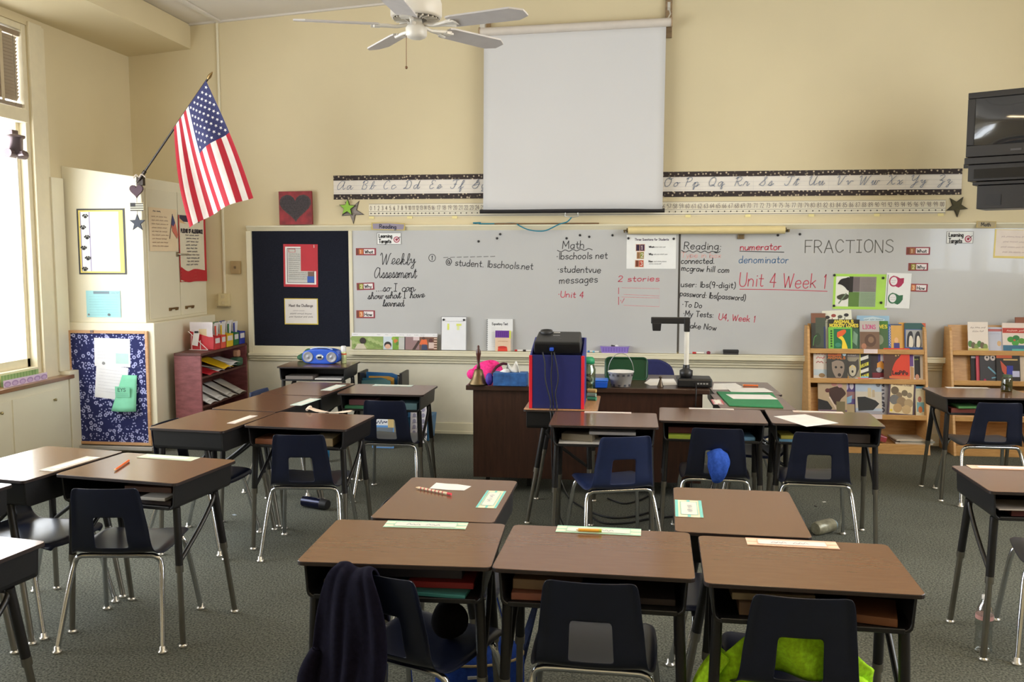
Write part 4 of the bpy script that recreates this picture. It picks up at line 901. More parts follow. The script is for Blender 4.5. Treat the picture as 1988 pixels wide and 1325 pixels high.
rack(xa, xb, 'light oak book rack with many front-facing animal books'); x2 = on(1855, 800, 1, 7.87)[0]; rack(x2, x2+(xb-xa), 'light oak book rack cut off by the right picture edge')
def book(x0, y0, x1, y1, tier, lay, label, base, draw=None, roll=0., px=(60, 80), group=None):
    z = TIERS[tier]; d = yfront(z)+.070-.0155*lay; tl = TIL
    a = on(x0, (y0+y1)/2, 1, d+.02); b_ = on(x1, (y0+y1)/2, 1, d+.02); zt = on((x0+x1)/2, y0, 1, d+.035)[2]
    w_ = b_[0]-a[0]; h_ = (zt-z)/math.cos(tl)
    c = Card(w_, h_, px, base, thick=.011)
    c.use(mat((232, 226, 212), .8)); c.box(.002, .002, -.0015, w_-.001, h_-.002, 0)
    if draw: draw(c)
    return c.place('book', label, 'book', (a[0], d, z+.004+abs(roll)*w_*.6*(1 if roll < 0 else .0)), tilt=tl, roll=roll, group=group or 'books on the racks')
Y_, W_, K_, G_ = (236, 214, 70), (236, 230, 220), (34, 30, 30), (60, 120, 60)
def d1(c): c.rect(0, 0, 60, 22, (128, 84, 62)); c.rect(18, 10, 60, 76, (74, 82, 66)); c.disc(26, 58, 14, (54, 70, 48)); c.line([(8, 72), (12, 55), (22, 50)], 3, (96, 160, 90)); c.rect(52, 30, 60, 80, (50, 56, 100))
def d2(c):
    for i, col in enumerate(((58, 52, 46), (150, 66, 56), (80, 76, 64), (48, 44, 44))): c.disc(10+13*i, 14+(i % 2)*-3, 5, col, 3.6); c.line([(7+13*i, 16), (6+13*i, 20)], 1.6, col)
    c.scrawl(6, 26, 40, 3, (150, 146, 130))
def d3(c): c.rect(0, 0, 60, 22, (44, 40, 32)); c.text('ANIMALS', 11, 10, 8, Y_, 1.8, 38); c.text('NOBODY LOVES', 3, 20, 7.5, Y_, 1.8, 55); c.rect(44, 24, 60, 80, (58, 96, 72)); c.poly([(48, 30), (56, 40), (54, 70), (46, 60)], (126, 160, 132))
def d4(c): c.rect(0, 0, 60, 80, (120, 190, 70)); c.rect(13, 6, 56, 76, (18, 112, 70)); [c.disc(7, 14+9*k, 2.6, (44, 76, 40), 3.4) for k in range(7)]; c.poly([(22, 18), (40, 8), (44, 18), (32, 34), (22, 36)], (230, 96, 40), True); c.poly([(24, 38), (36, 34), (48, 78), (34, 78), (34, 50)], (246, 214, 50), True); c.disc(24, 64, 8, (60, 140, 110))
def d5(c): c.rect(0, 30, 60, 80, (122, 92, 70)); c.text('LIONS', 10, 22, 11, (200, 84, 130), 2.4, 40); c.disc(32, 54, 18, (98, 70, 52)); c.disc(34, 52, 9, (140, 108, 82)); c.disc(12, 70, 8, (176, 120, 90))
def d6(c): c.poly([(12, 6), (30, 2), (52, 8), (50, 14), (14, 14)], (190, 208, 214)); c.scrawl(14, 11, 48, 4, (120, 140, 150))
def d7(c): c.rect(0, 0, 60, 24, (70, 120, 40)); c.text('LOVES', 14, 20, 9, Y_, 2.4, 44); c.disc(30, 52, 14, (140, 150, 120))
def d8(c): c.rect(12, 0, 60, 80, (214, 164, 84)); c.line([(5+(k % 2)*4, 8+4*k) for k in range(16)], 1.6, W_); c.disc(36, 50, 9, (228, 180, 130)); c.rect(24, 58, 50, 80, (70, 66, 130)); c.rect(12, 0, 60, 4, (70, 84, 110))
def d10(c):
    c.rect(0, 0, 60, 18, (52, 92, 88)); c.poly([(48, 0), (60, 0), (60, 14)], (200, 90, 60)); c.rect(0, 72, 60, 80, (60, 88, 140)); c.rect(3, 20, 52, 71, (170, 168, 164))
    for x, s in ((15, 1), (36, .9)):
        c.poly([(x-10*s, 70), (x-8*s, 40), (x-2*s, 26), (x+6*s, 26), (x+9*s, 45), (x+10*s, 70)], (52, 50, 54), True); c.poly([(x-4*s, 70), (x-2*s, 42), (x+4*s, 38), (x+9*s, 52), (x+7*s, 70)], (226, 216, 196), True)
def d11(c): c.scrawl(6, 16, 54, 8, (214, 150, 140)); c.scrawl(6, 28, 54, 8, (210, 140, 132)); c.scrawl(6, 40, 40, 8, (190, 130, 120)); c.rect(0, 56, 60, 72, (196, 208, 214)); c.disc(16, 72, 6, (150, 120, 80))
def d12(c): c.rect(3, 2, 42, 14, (180, 88, 34)); c.scrawl(5, 11, 40, 6, K_); c.text('ANIMALS', 3, 22, 6.5, (206, 116, 40), 1.8, 52); c.disc(51, 8, 5.5, (170, 190, 200)); c.poly([(14, 32), (30, 26), (48, 32), (50, 54), (40, 76), (28, 78), (16, 56)], (150, 132, 116), True); c.disc(26, 46, 3.5, K_); c.disc(42, 46, 3.5, K_); c.disc(36, 68, 5, (52, 40, 36)); c.rect(0, 76, 60, 80, (110, 80, 70))
def d13(c): c.rect(0, 0, 60, 16, (120, 110, 106)); c.scrawl(6, 12, 44, 4, W_); c.poly([(6, 20), (16, 28), (42, 28), (54, 20), (56, 50), (44, 70), (30, 76), (16, 70), (4, 50)], (72, 66, 60)); c.poly([(16, 46), (30, 38), (44, 46), (42, 64), (30, 72), (18, 64)], (196, 186, 160), True); c.disc(22, 44, 2.6, (230, 200, 90)); c.disc(38, 44, 2.6, (230, 200, 90)); c.disc(30, 58, 4, K_); c.rect(0, 72, 14, 80, (214, 150, 50)); c.rect(44, 74, 60, 80, (214, 150, 50))
def d14(c):
    for y, t in ((14, ''), (34, 'EAS'), (50, ''), (66, 'FES')): c.poly([(2, y+5), (48, y-4), (48, y+6), (2, y+14)], (222, 212, 70) if t else (226, 222, 210)); t and c.text(t, 8, y+9, 9, K_, 2.6, 34)
    c.rect(0, 72, 46, 80, (120, 190, 214)); c.rect(0, 0, 4, 80, (214, 206, 70))
def d15(c): c.rect(32, 4, 60, 34, (60, 50, 110)); c.rect(42, 8, 60, 30, (214, 208, 214)); c.poly([(28, 36), (48, 30), (56, 50), (30, 52)], (220, 150, 60), True); c.disc(36, 54, 12, (170, 170, 172), 7); c.rect(8, 62, 60, 80, (116, 30, 40))
def d16(c): c.poly([(0, 14), (20, 12), (38, 8), (38, 20), (28, 32), (20, 50), (14, 80), (0, 80)], (88, 56, 40), True); c.disc(28, 19, 2, (200, 170, 100)); c.disc(34, 18, 1.6, (200, 170, 100)); c.rect(12, 70, 60, 80, (214, 110, 64)); c.text('LeoPiPo', 20, 66, 9, (70, 30, 24), 2.4, 36)
def d17(c): c.rect(0, 0, 18, 40, (116, 78, 150)); c.rect(22, 10, 48, 74, (40, 36, 34)); c.scrawl(24, 22, 44, 6, (190, 200, 60)); c.poly([(4, 40), (20, 44), (18, 80), (4, 80)], (206, 160, 110)); c.disc(34, 72, 9, (206, 150, 120))
def d18(c): c.poly([(0, 44), (20, 50), (30, 66), (20, 80), (0, 80)], (34, 30, 32)); c.poly([(22, 20), (44, 14), (58, 30), (48, 44), (40, 60), (26, 44)], (66, 40, 32), True); c.disc(34, 8, 6, (190, 130, 120)); c.disc(20, 24, 5, (90, 40, 40)); c.disc(46, 12, 5, (196, 150, 150)); c.line([(24, 40), (34, 60), (40, 72)], 3, (220, 200, 180)); c.rect(0, 70, 60, 80, (120, 96, 110)); c.rect(38, 50, 56, 76, (120, 108, 74))
def d19(c): c.disc(20, 18, 9, (200, 196, 220)); c.disc(42, 16, 9, (210, 200, 210)); c.rect(48, 0, 60, 12, (190, 40, 90)); c.rect(10, 30, 56, 46, (150, 110, 110)); c.poly([(16, 44), (44, 38), (40, 54), (18, 58)], (140, 180, 205)); c.rect(14, 58, 54, 78, (176, 156, 120))
def d20(c): c.rect(6, 0, 32, 4, (214, 110, 130)); c.rect(0, 30, 60, 66, (206, 196, 180)); c.rect(28, 22, 36, 42, (206, 188, 150)); c.rect(38, 26, 44, 42, (190, 170, 140)); c.poly([(4, 42), (22, 41), (46, 49), (54, 56), (40, 70), (6, 72)], (40, 40, 40)); c.disc(52, 14, 5.5, (110, 112, 116)); c.rect(0, 72, 60, 80, (160, 158, 166))
def d21(c): c.text('TITANIC', 12, 3, 26, (70, 66, 78), 6, 74, vert=True)
def d22(c):
    c.rect(4, 4, 56, 76, (226, 206, 164)); c.text('Chicken Little', 9, 14, 7, (150, 116, 90), 1.3, 42)
    for x, y, q, col in ((14, 26, 9, (110, 92, 68)), (24, 36, 7, (130, 110, 84)), (36, 30, 7, (120, 104, 80)), (47, 34, 6, (140, 124, 100)), (14, 46, 11, (116, 112, 108)), (30, 50, 11, (150, 124, 90)), (46, 52, 10, (176, 150, 110)), (22, 64, 10, (186, 150, 100)), (42, 66, 10, (196, 164, 116))): c.disc(x, y, q, col)
    c.disc(8, 70, 3, (230, 200, 60)); c.frame(0, 0, 60, 80, 3, (84, 66, 78))
def d23(c): c.disc(18, 36, 8, (180, 110, 90)); c.rect(6, 44, 40, 70, (120, 170, 180)); c.disc(20, 64, 9, (210, 120, 60)); c.disc(46, 66, 8, (90, 150, 170)); c.scrawl(8, 14, 50, 6, (190, 180, 150)); c.rect(0, 0, 60, 6, (96, 160, 200))
bk = book
bk(1575, 610, 1603, 674, 0, 1, 'dark green and brown book at the left end of the top tier', (60, 58, 50), d1)
bk(1601, 606, 1658, 674, 0, 0, 'cream book with a row of small animals across its top', (226, 224, 204), d2, .06)
bk(1608, 622, 1669, 675, 0, 1, 'dark green Animals Nobody Loves book', (50, 84, 60), d3)
bk(1608, 637, 1654, 676, 0, 2, 'bright green insect book with red and yellow bird shape', (120, 190, 70), d4)
bk(1669, 625, 1707, 676, 0, 2, 'grey book titled Lions with brown picture', (190, 180, 172), d5)
bk(1664, 615, 1727, 674, 0, 0, 'pale blue book rising behind the Lions book', (150, 184, 206), d6)
bk(1690, 625, 1724, 675, 0, 1, 'green book half hidden by the Lions book', (74, 104, 62), d7)
bk(1724, 631, 1750, 675, 0, 1, 'orange book with white lettered blue spine strip', (60, 96, 160), d8)
bk(1745, 628, 1759, 675, 0, 0, 'plain yellow-orange book beside the penguin book', (222, 162, 70))
bk(1756, 629, 1797, 675, 0, 1, 'blue book with two penguins', (60, 92, 150), d10)
bk(1579, 679, 1639, 731, 1, 0, 'white book with pink lettering at the left of the second tier', (228, 218, 206), d11)
bk(1605, 684, 1645, 735, 1, 2, 'dark book with orange title and a pale animal face', (66, 62, 54), d12)
bk(1640, 685, 1669, 733, 1, 1, 'book with a wolf face on the second tier', (150, 140, 120), d13)
bk(1669, 684, 1690, 732, 1, 1, 'black book with slanted yellow and white bars', (40, 38, 36), d14)
bk(1689, 682, 1718, 733, 1, 0, 'dark maroon book with purple and white corner', (52, 38, 40), d15)
bk(1716, 678, 1766, 735, 1, 2, 'red book with a big brown bear', (216, 64, 36), d16)
bk(1765, 687, 1791, 735, 1, 0, 'white-edged book with a black picture at the right of the second tier', (222, 214, 200), d17)
bk(1588, 741, 1644, 797, 2, 1, 'racing horse book on the third tier', (186, 162, 130), d18)
bk(1634, 737, 1662, 795, 2, 0, 'purple-topped picture book behind the racing horse book', (84, 64, 120), d19)
bk(1661, 736, 1712, 800, 2, 1, 'pale blue book with a large black ship', (178, 190, 204), d20)
bk(1710, 735, 1740, 800, 2, 0, 'grey book with Titanic lettered down its edge', (178, 172, 176), d21)
bk(1722, 739, 1774, 801, 2, 2, 'cream book with a brown crowd, leaning askew', (90, 70, 80), d22, -.07)
bk(1777, 752, 1804, 800, 2, 0, 'pale comic style book with blue top at the right of the third tier', (222, 212, 178), d23)
def e1(c): c.scrawl(8, 18, 52, 6, (150, 130, 120)); c.scrawl(14, 28, 46, 6, (150, 130, 120)); [c.disc(6+9*i, 60+(i % 3)*4, 7, ((90, 130, 70), (110, 96, 74), (130, 150, 84))[i % 3], 9) for i in range(6)]; c.rect(0, 72, 60, 80, (196, 190, 110))
def e2(c): c.rect(0, 6, 60, 14, (180, 100, 100)); c.disc(46, 54, 9, (214, 176, 130)); c.scrawl(6, 24, 50, 5, (160, 168, 190))
def e3(c): c.rect(0, 14, 60, 28, (190, 64, 52)); c.scrawl(10, 24, 48, 6, (232, 190, 180)); [c.disc(x, y, 8, col) for x, y, col in ((18, 46, (70, 150, 60)), (30, 42, (60, 130, 70)), (42, 50, (90, 150, 60)), (28, 56, (80, 160, 70)))]; c.disc(26, 48, 2.5, (210, 80, 60)); c.rect(0, 62, 60, 80, (60, 110, 140)); c.rect(20, 72, 50, 80, (90, 180, 170))
def f1(c): c.rect(6, 8, 46, 14, (200, 196, 200))
def f3(c): c.disc(22, 14, 8, (200, 186, 180)); c.disc(40, 14, 8, (200, 186, 180)); c.disc(22, 13, 3, K_); c.disc(40, 13, 3, K_); c.line([(26, 40), (60, 68)], 5, (110, 160, 180)); c.line([(36, 70), (60, 66)], 4, (110, 160, 180)); c.disc(14, 76, 4, (170, 40, 80))
def f4(c): c.rect(0, 2, 40, 16, (180, 84, 46)); c.rect(18, 18, 54, 22, (200, 170, 110)); c.poly([(10, 22), (26, 40), (24, 66), (14, 50)], (196, 84, 60)); c.rect(26, 36, 42, 64, (50, 56, 150)); c.rect(40, 50, 58, 66, (190, 190, 220))
bk(1879, 627, 1918, 677, 0, 2, 'white book with small green animals on the right rack', (234, 222, 210), e1); bk(1918, 637, 1945, 676, 0, 1, 'pale lilac book on the right rack', (196, 198, 212), e2); bk(1946, 629, 1998, 680, 0, 2, 'red and white book with a green plant on the right rack', (232, 216, 206), e3)
bk(1972, 618, 2010, 675, 0, 0, 'brown book rising behind on the right rack', (140, 84, 60))
bk(1884, 688, 1897, 737, 1, 0, 'black book at the left of the right rack second tier', (30, 28, 30), f1); bk(1895, 687, 1908, 737, 1, 1, 'pink edged book on the right rack', (206, 84, 96)); bk(1902, 687, 1940, 737, 1, 2, 'dark grey book with two pale eyes', (58, 56, 60), f3); bk(1934, 686, 1980, 738, 1, 3, 'black book with orange title block on the right rack', (44, 38, 36), f4); bk(1979, 684, 2015, 738, 1, 1, 'white and green book cut off at the right picture edge', (224, 208, 190))
for (x0, x1, y, tr, l) in ((1677, 1704, 678, 0, 'white shelf label on the top tier lip of the left rack'), (1689, 1713, 803, 2, 'white shelf label on the third tier lip of the left rack')):
    z = TIERS[tr]; d = yfront(z)-.004; a = on(x0, y, 1, d)[0]; b_ = on(x1, y, 1, d)[0]
    Card(b_-a, .036, (60, 18), (234, 214, 210)).place('shelf_label', l, 'label', (a, d, z-.02), group='rack shelf labels')
for i, (dx, w_, col, lb) in enumerate(((.02, .30, (196, 186, 170), 'grey magazine at the bottom of the pile in the left rack'), (.05, .28, (150, 150, 140), 'olive magazine in the pile of the left rack'), (.01, .30, (206, 196, 178), 'cream magazine on top of the pile in the left rack'))):
    x = on(1735, 860, 1, 7.95)[0]+dx; b = MB(mat(col, .4)); b.T = Matrix.Translation((x+w_/2, 8.05, .074+.014*i)) @ Matrix.Rotation(.06*(i-1), 4, 'Z'); b.box(-w_/2, -.11, 0, w_/2, .11, .0135); tag(b.obj('magazine', bevel=.002), lb, 'magazine', 'magazines in the left rack')
x = on(1728, 858, 1, 7.95)[0]; b = MB(mat((160, 70, 74), .3)); b.T = Matrix.Translation((x, 8.02, .076)) @ Matrix.Rotation(.3, 4, 'Y'); b.box(-.10, -.09, 0, -.02, .09, .05); tag(b.obj('red_packet', loc=(-.02, 0, .0), bevel=.008), 'glossy red packet leaning on the magazines in the left rack', 'packet')
# ------------------------------------------------------------------ mahogany bookcase with trays in the left corner
MAH = woodmat((112, 58, 60), (142, 82, 84), .5, (3, 3, 12), 3)
MAD = woodmat((74, 38, 32), (96, 52, 44), .5, (3, 12, 3), 3)
BX0, BX1, BYa, BYb, BZ = -3.84, -3.60, 7.30, 8.25, .832
r = thing('bookcase', 'reddish brown low bookcase with open shelves in the corner', 'bookcase', (-3.74, 7.75, 0)); O = r.location
zs1 = on(391, 733, 0, BX1)[2]; zs2 = on(392, 790, 0, BX1)[2]
for y in (BYa, BYb-.02): MB(MAH).box(BX0, y, 0, BX1, y+.02, BZ-.022).obj('side_panel', r, off=O, bevel=.003)
MB(MAD).box(BX0, BYa-.004, BZ-.022, BX1+.006, BYb, BZ).obj('top_board', r, off=O, bevel=.003)
MB(MAD).box(BX0, BYa+.02, .02, BX0+.01, BYb-.02, BZ-.022).obj('back_panel', r, off=O)
for z in (zs1, zs2, .08): MB(MAD).box(BX0+.01, BYa+.02, z-.02, BX1-.004, BYb-.02, z).obj('shelf', r, off=O, bevel=.002)
# magazine bins on top
ex = [416, 430.4, 442.4, 457.5, 469.6, 482.4]; yy = [on(p_, 672, 0, BX1-.01)[1] for p_ in ex]
k_ = min(1, (BYb-.005-yy[0])/(yy[-1]-yy[0])); yy = [yy[0]+(v-yy[0])*k_ for v in yy]
PAP = mat((226, 222, 220), .7)
for i, (nm, col) in enumerate((('red', (204, 36, 50)), ('orange-red', (222, 80, 60)), ('yellow', (224, 186, 30)), ('green', (20, 108, 62)), ('blue', (34, 56, 160)))):
    y0, y1 = yy[i]+.003, yy[i+1]-.003; m_ = mat(col, .35, spec=.6)
    r = thing('magazine_bin', '%s magazine bin %s' % (nm, ('at the near end of the bookcase top', 'second from the near end on the bookcase', 'in the middle of the row on the bookcase', 'second from the far end on the bookcase', 'at the far end of the bookcase top')[i]), 'bin', (BX0+.13, (y0+y1)/2, BZ), 0, 'coloured bins on the bookcase'); O = r.location
    sd = [(BX0+.015, BZ), (BX1-.015, BZ), (BX1-.01, BZ+.115), (BX1-.06, BZ+.115), (BX0+.005, BZ+.165)]
    b = MB(m_)
    for y in (y0, y1-.003): b.prism(sd, y, y+.003, 1)
    b.box(BX0+.015, y0, BZ, BX1-.015, y1, BZ+.004); b.hexa([(BX1-.018, y0, BZ), (BX1-.015, y0, BZ), (BX1-.015, y1, BZ), (BX1-.018, y1, BZ), (BX1-.013, y0, BZ+.115), (BX1-.01, y0, BZ+.115), (BX1-.01, y1, BZ+.115), (BX1-.013, y1, BZ+.115)]); b.box(BX0+.008, y0, BZ, BX0+.012, y1, BZ+.165)
    b.obj('bin_body', r, off=O)
    MB(mat((220, 214, 212), .6)).box(BX1-.0098, y0+.02, BZ+.055, BX1-.009, y1-.02, BZ+.10).obj('label_card', r, off=O)
    w2 = (y1-y0)*.7
    b = MB(m_); b.box(BX0+.03, y0+.012, BZ+.006, BX0+.036, y1-.012, BZ+.215); b.obj('folder', r, off=O); MB(m_).box(BX1-.07, y0+.010, BZ+.006, BX1-.066, y0+.03, BZ+.20).obj('folder_tab', r, off=O)
    for j, (dx, dz) in enumerate(((.05, .195), (.09, .215), (.14, .205))):
        b = MB(PAP); b.T = Matrix.Translation((BX0+dx, 0, BZ+.006)) @ Matrix.Rotation(.10, 4, 'Y'); b.box(0, y0+.010, 0, .004, y1-.010, dz); tag(b.obj('paper_sheaf', None), 'white paper sheaf %s in the %s bin' % (('at the back', 'in the middle', 'at the front')[j], nm), 'paper', 'sheaves standing in the bins')
q = on(380, 640, 1, yy[0]-.03); c = Card(.21, .19, (60, 50), (228, 220, 224)); c.rect(24, 16, 44, 34, (226, 206, 166)); [c.scrawl(6, 8+k*3, 54, 1.4, (206, 200, 206)) for k in range(3)]
c.place('paper_sheet', 'white sheet with tan square standing in the near red bin', 'paper', (q[0]-.075, yy[0]+.012, BZ+.055), tilt=.0)
r = thing('wire_stand', 'white wire stand with clipped note leaning on the red bin', 'stand', (BX0+.12, yy[0]-.03, BZ)); O = r.location; WW = mat((232, 226, 222), .4); yw = yy[0]-.018
b = MB(WW); b.tube([(BX0-.0, yw, BZ+.165), (BX1-.055, yw-.015, BZ+.004)], .003, 6); 
for x in (BX0+.03, BX0+.11): b.tube([(x, yw, BZ+.004), (x, yw, BZ+.165-(x-BX0)*.71)], .003, 6)
b.tube([(BX0+.005, yw, BZ+.003), (BX1-.055, yw-.015, BZ+.003)], .003, 6); b.obj('wire_frame', r, off=O)
b = MB(PAP); b.T = Matrix.Translation((BX0+.035, yw-.008, BZ+.045)) @ Matrix.Rotation(.18, 4, 'Y'); b.box(0, -.001, 0, .055, .0, .115); b.obj('note', r, off=O)
MB(mat((30, 28, 28), .4)).box(BX0+.065, yw-.014, BZ+.15, BX0+.095, yw+.004, BZ+.168).obj('clip', r, off=O, bevel=.002)
# trays and papers on its shelves
def tray(y, z, w_, d_, col, label, name='paper_tray', cat='folder', lift=.05, n_=6, ox=.0):
    b = MB(mat(col, .4))
    b.grid(lambda u, v: (BX0+.02+ox+(d_)*u, y+w_*(v-.5)*(1-.12*u*u), z+.006+lift*(1-u)*.9+.012*math.sin(v*PI)*u), 8, 6); 
    return tag(b.obj(name, solid=.004), label, cat, 'folders and papers on the bookcase shelves')
ys_ = lambda px, z=.7: on(px, 700, 0, BX1)[1]
tray(7.50, zs1, .22, .25, (170, 26, 40), 'dark red folder on the upper bookcase shelf', lift=.075); tray(7.53, zs1-.0, .20, .235, (214, 80, 120), 'pink folder under the dark red folder', lift=.01); tray(7.76, zs1+.02, .22, .26, (226, 182, 30), 'yellow folder on the upper bookcase shelf', lift=.10)
for i in range(4): tray(7.66+.10*i, zs1+.002+.012*i, .18, .23+.01*(i % 3), (208+6*i, 206+6*i, 204+6*i), ('lowest', 'second', 'third', 'topmost')[i]+' loose white papers curling on the upper bookcase shelf', lift=.03+.01*i, ox=.004*i)
for i in range(4): tray(7.47+.20*i, zs2, .17, .25, (218, 216, 214), ('nearest', 'second nearest', 'third', 'farthest')[i]+' pile of white papers on the lower bookcase shelf', lift=.10-.005*i); tray(7.45+.20*i, zs2+.018, .15, .22, (230, 228, 226), ('nearest', 'second nearest', 'third', 'farthest')[i]+' upper sheet over the lower-shelf papers', lift=.12)
q = on(478, 700, 0, BX1-.03); b = MB(mat((62, 98, 76), .6)); b.box(BX1-.10, 8.06, zs1+.002, BX1+.0, 8.17, zs1+.08); tag(b.obj('green_pouch', bevel=.02), 'green pouch at the far end of the upper bookcase shelf', 'pouch')
b = MB(mat((190, 140, 110), .6)); b.box(BX1-.08, 8.10, zs1+.083, BX1-.02, 8.16, zs1+.15); tag(b.obj('tan_pouch', bevel=.015), 'tan pouch on the green pouch in the bookcase', 'pouch')
# ------------------------------------------------------------------ cards on the corner cupboard
YE = YC-.0035; YEL = YC-.0235
def frontcard(x0, y0, x1, y1, d, **k): return wallcard(x0, y0, x1, y1, d, **k)
c, o = frontcard(154, 405, 241, 533, YE, base=(62, 62, 66)); c.rect(3, 3, 84, 125, (232, 212, 110)); c.rect(6, 6, 76, 122, (250, 250, 250)); c.rect(6, 6, 7.6, 122, (170, 160, 190)); c.rect(22, 6, 24, 122, (170, 160, 190))
for i, (x, y) in enumerate(((16, 15), (11, 37), (18, 56), (11, 77), (18, 97), (12, 118))):
    c.disc(x, y+1, 3, K_, 2.6)
    for a in (-2.6, -2.0, -1.2, -.5): c.disc(x+5*math.cos(a), y+1+4.6*math.sin(a), 1.4, K_, 1.8)
c.place('paw_print_poster', 'black and yellow bordered poster with a column of paw prints', 'poster', o)
c, o = frontcard(169, 565, 233, 616, YE, base=(160, 214, 218)); c.rect(14, 1, 44, 6, (120, 140, 150)); c.scrawl(48, 5, 62, 2.4, (120, 150, 156)); [c.scrawl(6, 12+k*5, 60, 1.2, (140, 186, 192)) for k in range(8)]; c.disc(4, 46, 2, (120, 130, 130)); c.disc(42, 46, 2.6, (100, 110, 110)); c.place('blue_notice', 'pale blue printed notice below the paw print poster', 'poster', o)
# cork board with printed navy fabric leaning on the lower cupboard
def florals():
    M = bpy.data.materials.new('flower_print'); M.use_nodes = True; nt = M.node_tree; b = nt.nodes['Principled BSDF']; tc = nt.nodes.new('ShaderNodeTexCoord')
    L = nt.links.new; prev = None
    for sc, r0, r1, off in ((19, .12, .30, 0), (33, .0, .20, 3.7)):
        mp = nt.nodes.new('ShaderNodeMapping'); mp.inputs['Location'].default_value = (off, off, off); v = nt.nodes.new('ShaderNodeTexVoronoi'); v.inputs['Scale'].default_value = sc; v.inputs['Randomness'].default_value = .8; v.voronoi_dimensions = '2D'
        sep = nt.nodes.new('ShaderNodeSeparateXYZ'); cmb = nt.nodes.new('ShaderNodeCombineXYZ'); L(tc.outputs['Object'], mp.inputs[0]); L(mp.outputs[0], sep.inputs[0]); L(sep.outputs[0], cmb.inputs[0]); L(sep.outputs[2], cmb.inputs[1]); L(cmb.outputs[0], v.inputs['Vector'])
        a = nt.nodes.new('ShaderNodeMath'); a.operation = 'LESS_THAN'; a.inputs[1].default_value = r1; L(v.outputs['Distance'], a.inputs[0])
        b2 = nt.nodes.new('ShaderNodeMath'); b2.operation = 'GREATER_THAN'; b2.inputs[1].default_value = r0; L(v.outputs['Distance'], b2.inputs[0])
        m2 = nt.nodes.new('ShaderNodeMath'); m2.operation = 'MULTIPLY'; L(a.outputs[0], m2.inputs[0]); L(b2.outputs[0], m2.inputs[1])
        n2 = nt.nodes.new('ShaderNodeTexNoise'); n2.inputs['Scale'].default_value = 9; L(mp.outputs[0], n2.inputs['Vector']); g = nt.nodes.new('ShaderNodeMath'); g.operation = 'GREATER_THAN'; g.inputs[1].default_value = .47; L(n2.outputs['Fac'], g.inputs[0])
        m3 = nt.nodes.new('ShaderNodeMath'); m3.operation = 'MULTIPLY'; L(m2.outputs[0], m3.inputs[0]); L(g.outputs[0], m3.inputs[1])
        if prev: mxx = nt.nodes.new('ShaderNodeMath'); mxx.operation = 'MAXIMUM'; L(prev.outputs[0], mxx.inputs[0]); L(m3.outputs[0], mxx.inputs[1]); prev = mxx
        else: prev = m3
    mx = nt.nodes.new('ShaderNodeMixRGB'); L(prev.outputs[0], mx.inputs[0]); mx.inputs[1].default_value = lin((30, 36, 92))+(1,); mx.inputs[2].default_value = lin((176, 180, 226))+(1,); L(mx.outputs[0], b.inputs['Base Color']); b.inputs['Roughness'].default_value = .85
    return M
ga = wx(143, 861, YEL); gb = wx(288, 643, YEL)
r = thing('fabric_pinboard', 'wood framed pinboard covered in navy flower print fabric', 'bulletin board', ((ga[0]+gb[0])/2, YEL-.012, ga[1])); O = r.location
FR = woodmat((190, 142, 100), (214, 170, 126), .5); t = .024
MB(florals()).box(ga[0]+.01, YEL-.012, ga[1]+.01, gb[0]-.01, YEL-.002, gb[1]-.01).obj('fabric_panel', r, off=O)
for q_ in ((ga[0], ga[1], ga[0]+t, gb[1]), (gb[0]-t, ga[1], gb[0], gb[1]), (ga[0]+t, ga[1], gb[0]-t, ga[1]+t), (ga[0]+t, gb[1]-t, gb[0]-t, gb[1])): MB(FR).box(q_[0], YEL-.022, q_[1], q_[2], YEL-.001, q_[3]).obj('frame_rail', r, off=O, bevel=.003)
q = wx(178, 643, YEL-.024); MB(mat((110, 84, 70), .4)).box(q[0]-.012, YEL-.03, q[1]-.014, q[0]+.014, YEL-.02, q[1]+.006).obj('hook', r, off=O)
trim_ = struct(MB(mat((176, 172, 166), .5)).box(-4.69, YC-.075, .026, -3.95, YC-.021, .054).obj('trim_21', bevel=.003))
PW = YEL-.013
c, o = frontcard(184, 657, 251, 711, PW, base=(246, 246, 250)); c.rect(40, 28, 64, 48, (196, 226, 222)); [c.scrawl(6, 9+k*6, 34, 1.6, (214, 214, 220)) for k in range(6)]; c.disc(17, 48, 3, (150, 150, 150)); c.place('white_notice', 'upper white notice pinned on the flower print board', 'paper', o, roll=-.02)
c, o = frontcard(184, 708, 243, 771, PW-.002, base=(246, 246, 250)); [c.scrawl(6, 9+k*6, 50, 1.6, (214, 214, 220)) for k in range(8)]; c.place('white_notice', 'lower slanting white notice pinned on the flower print board', 'paper', o, roll=-.10)
q0 = wx(220, 797, PW-.006); q1 = wx(266, 729, PW-.006)
b = MB(mat((130, 208, 172), .7)); b.grid(lambda u, v: (q0[0]+(q1[0]-q0[0])*(u*(1-.42*v)+.42*v), PW-.008-.035*(1-v)*math.sin(u*3.0)-.03*(1-v), q0[1]+(q1[1]-q0[1])*v), 8, 8)
b.use(mat((60, 96, 88), .7))
ob = b.obj('green_flyer', solid=.001); tag(ob, 'mint green flyer curling off the flower print board', 'paper')
c = Card(.13, .09, (40, 26), (130, 208, 172), thick=.0005); c.text('EYS', 8, 12, 8, (50, 84, 76), 1.6, 22); [c.scrawl(3, 18+k*4, 36, 1.4, (90, 150, 126)) for k in range(2)]; x_ = c.place('print', None, None, (q0[0]+.05, PW-.050, q0[1]+.12)); x_.parent = ob
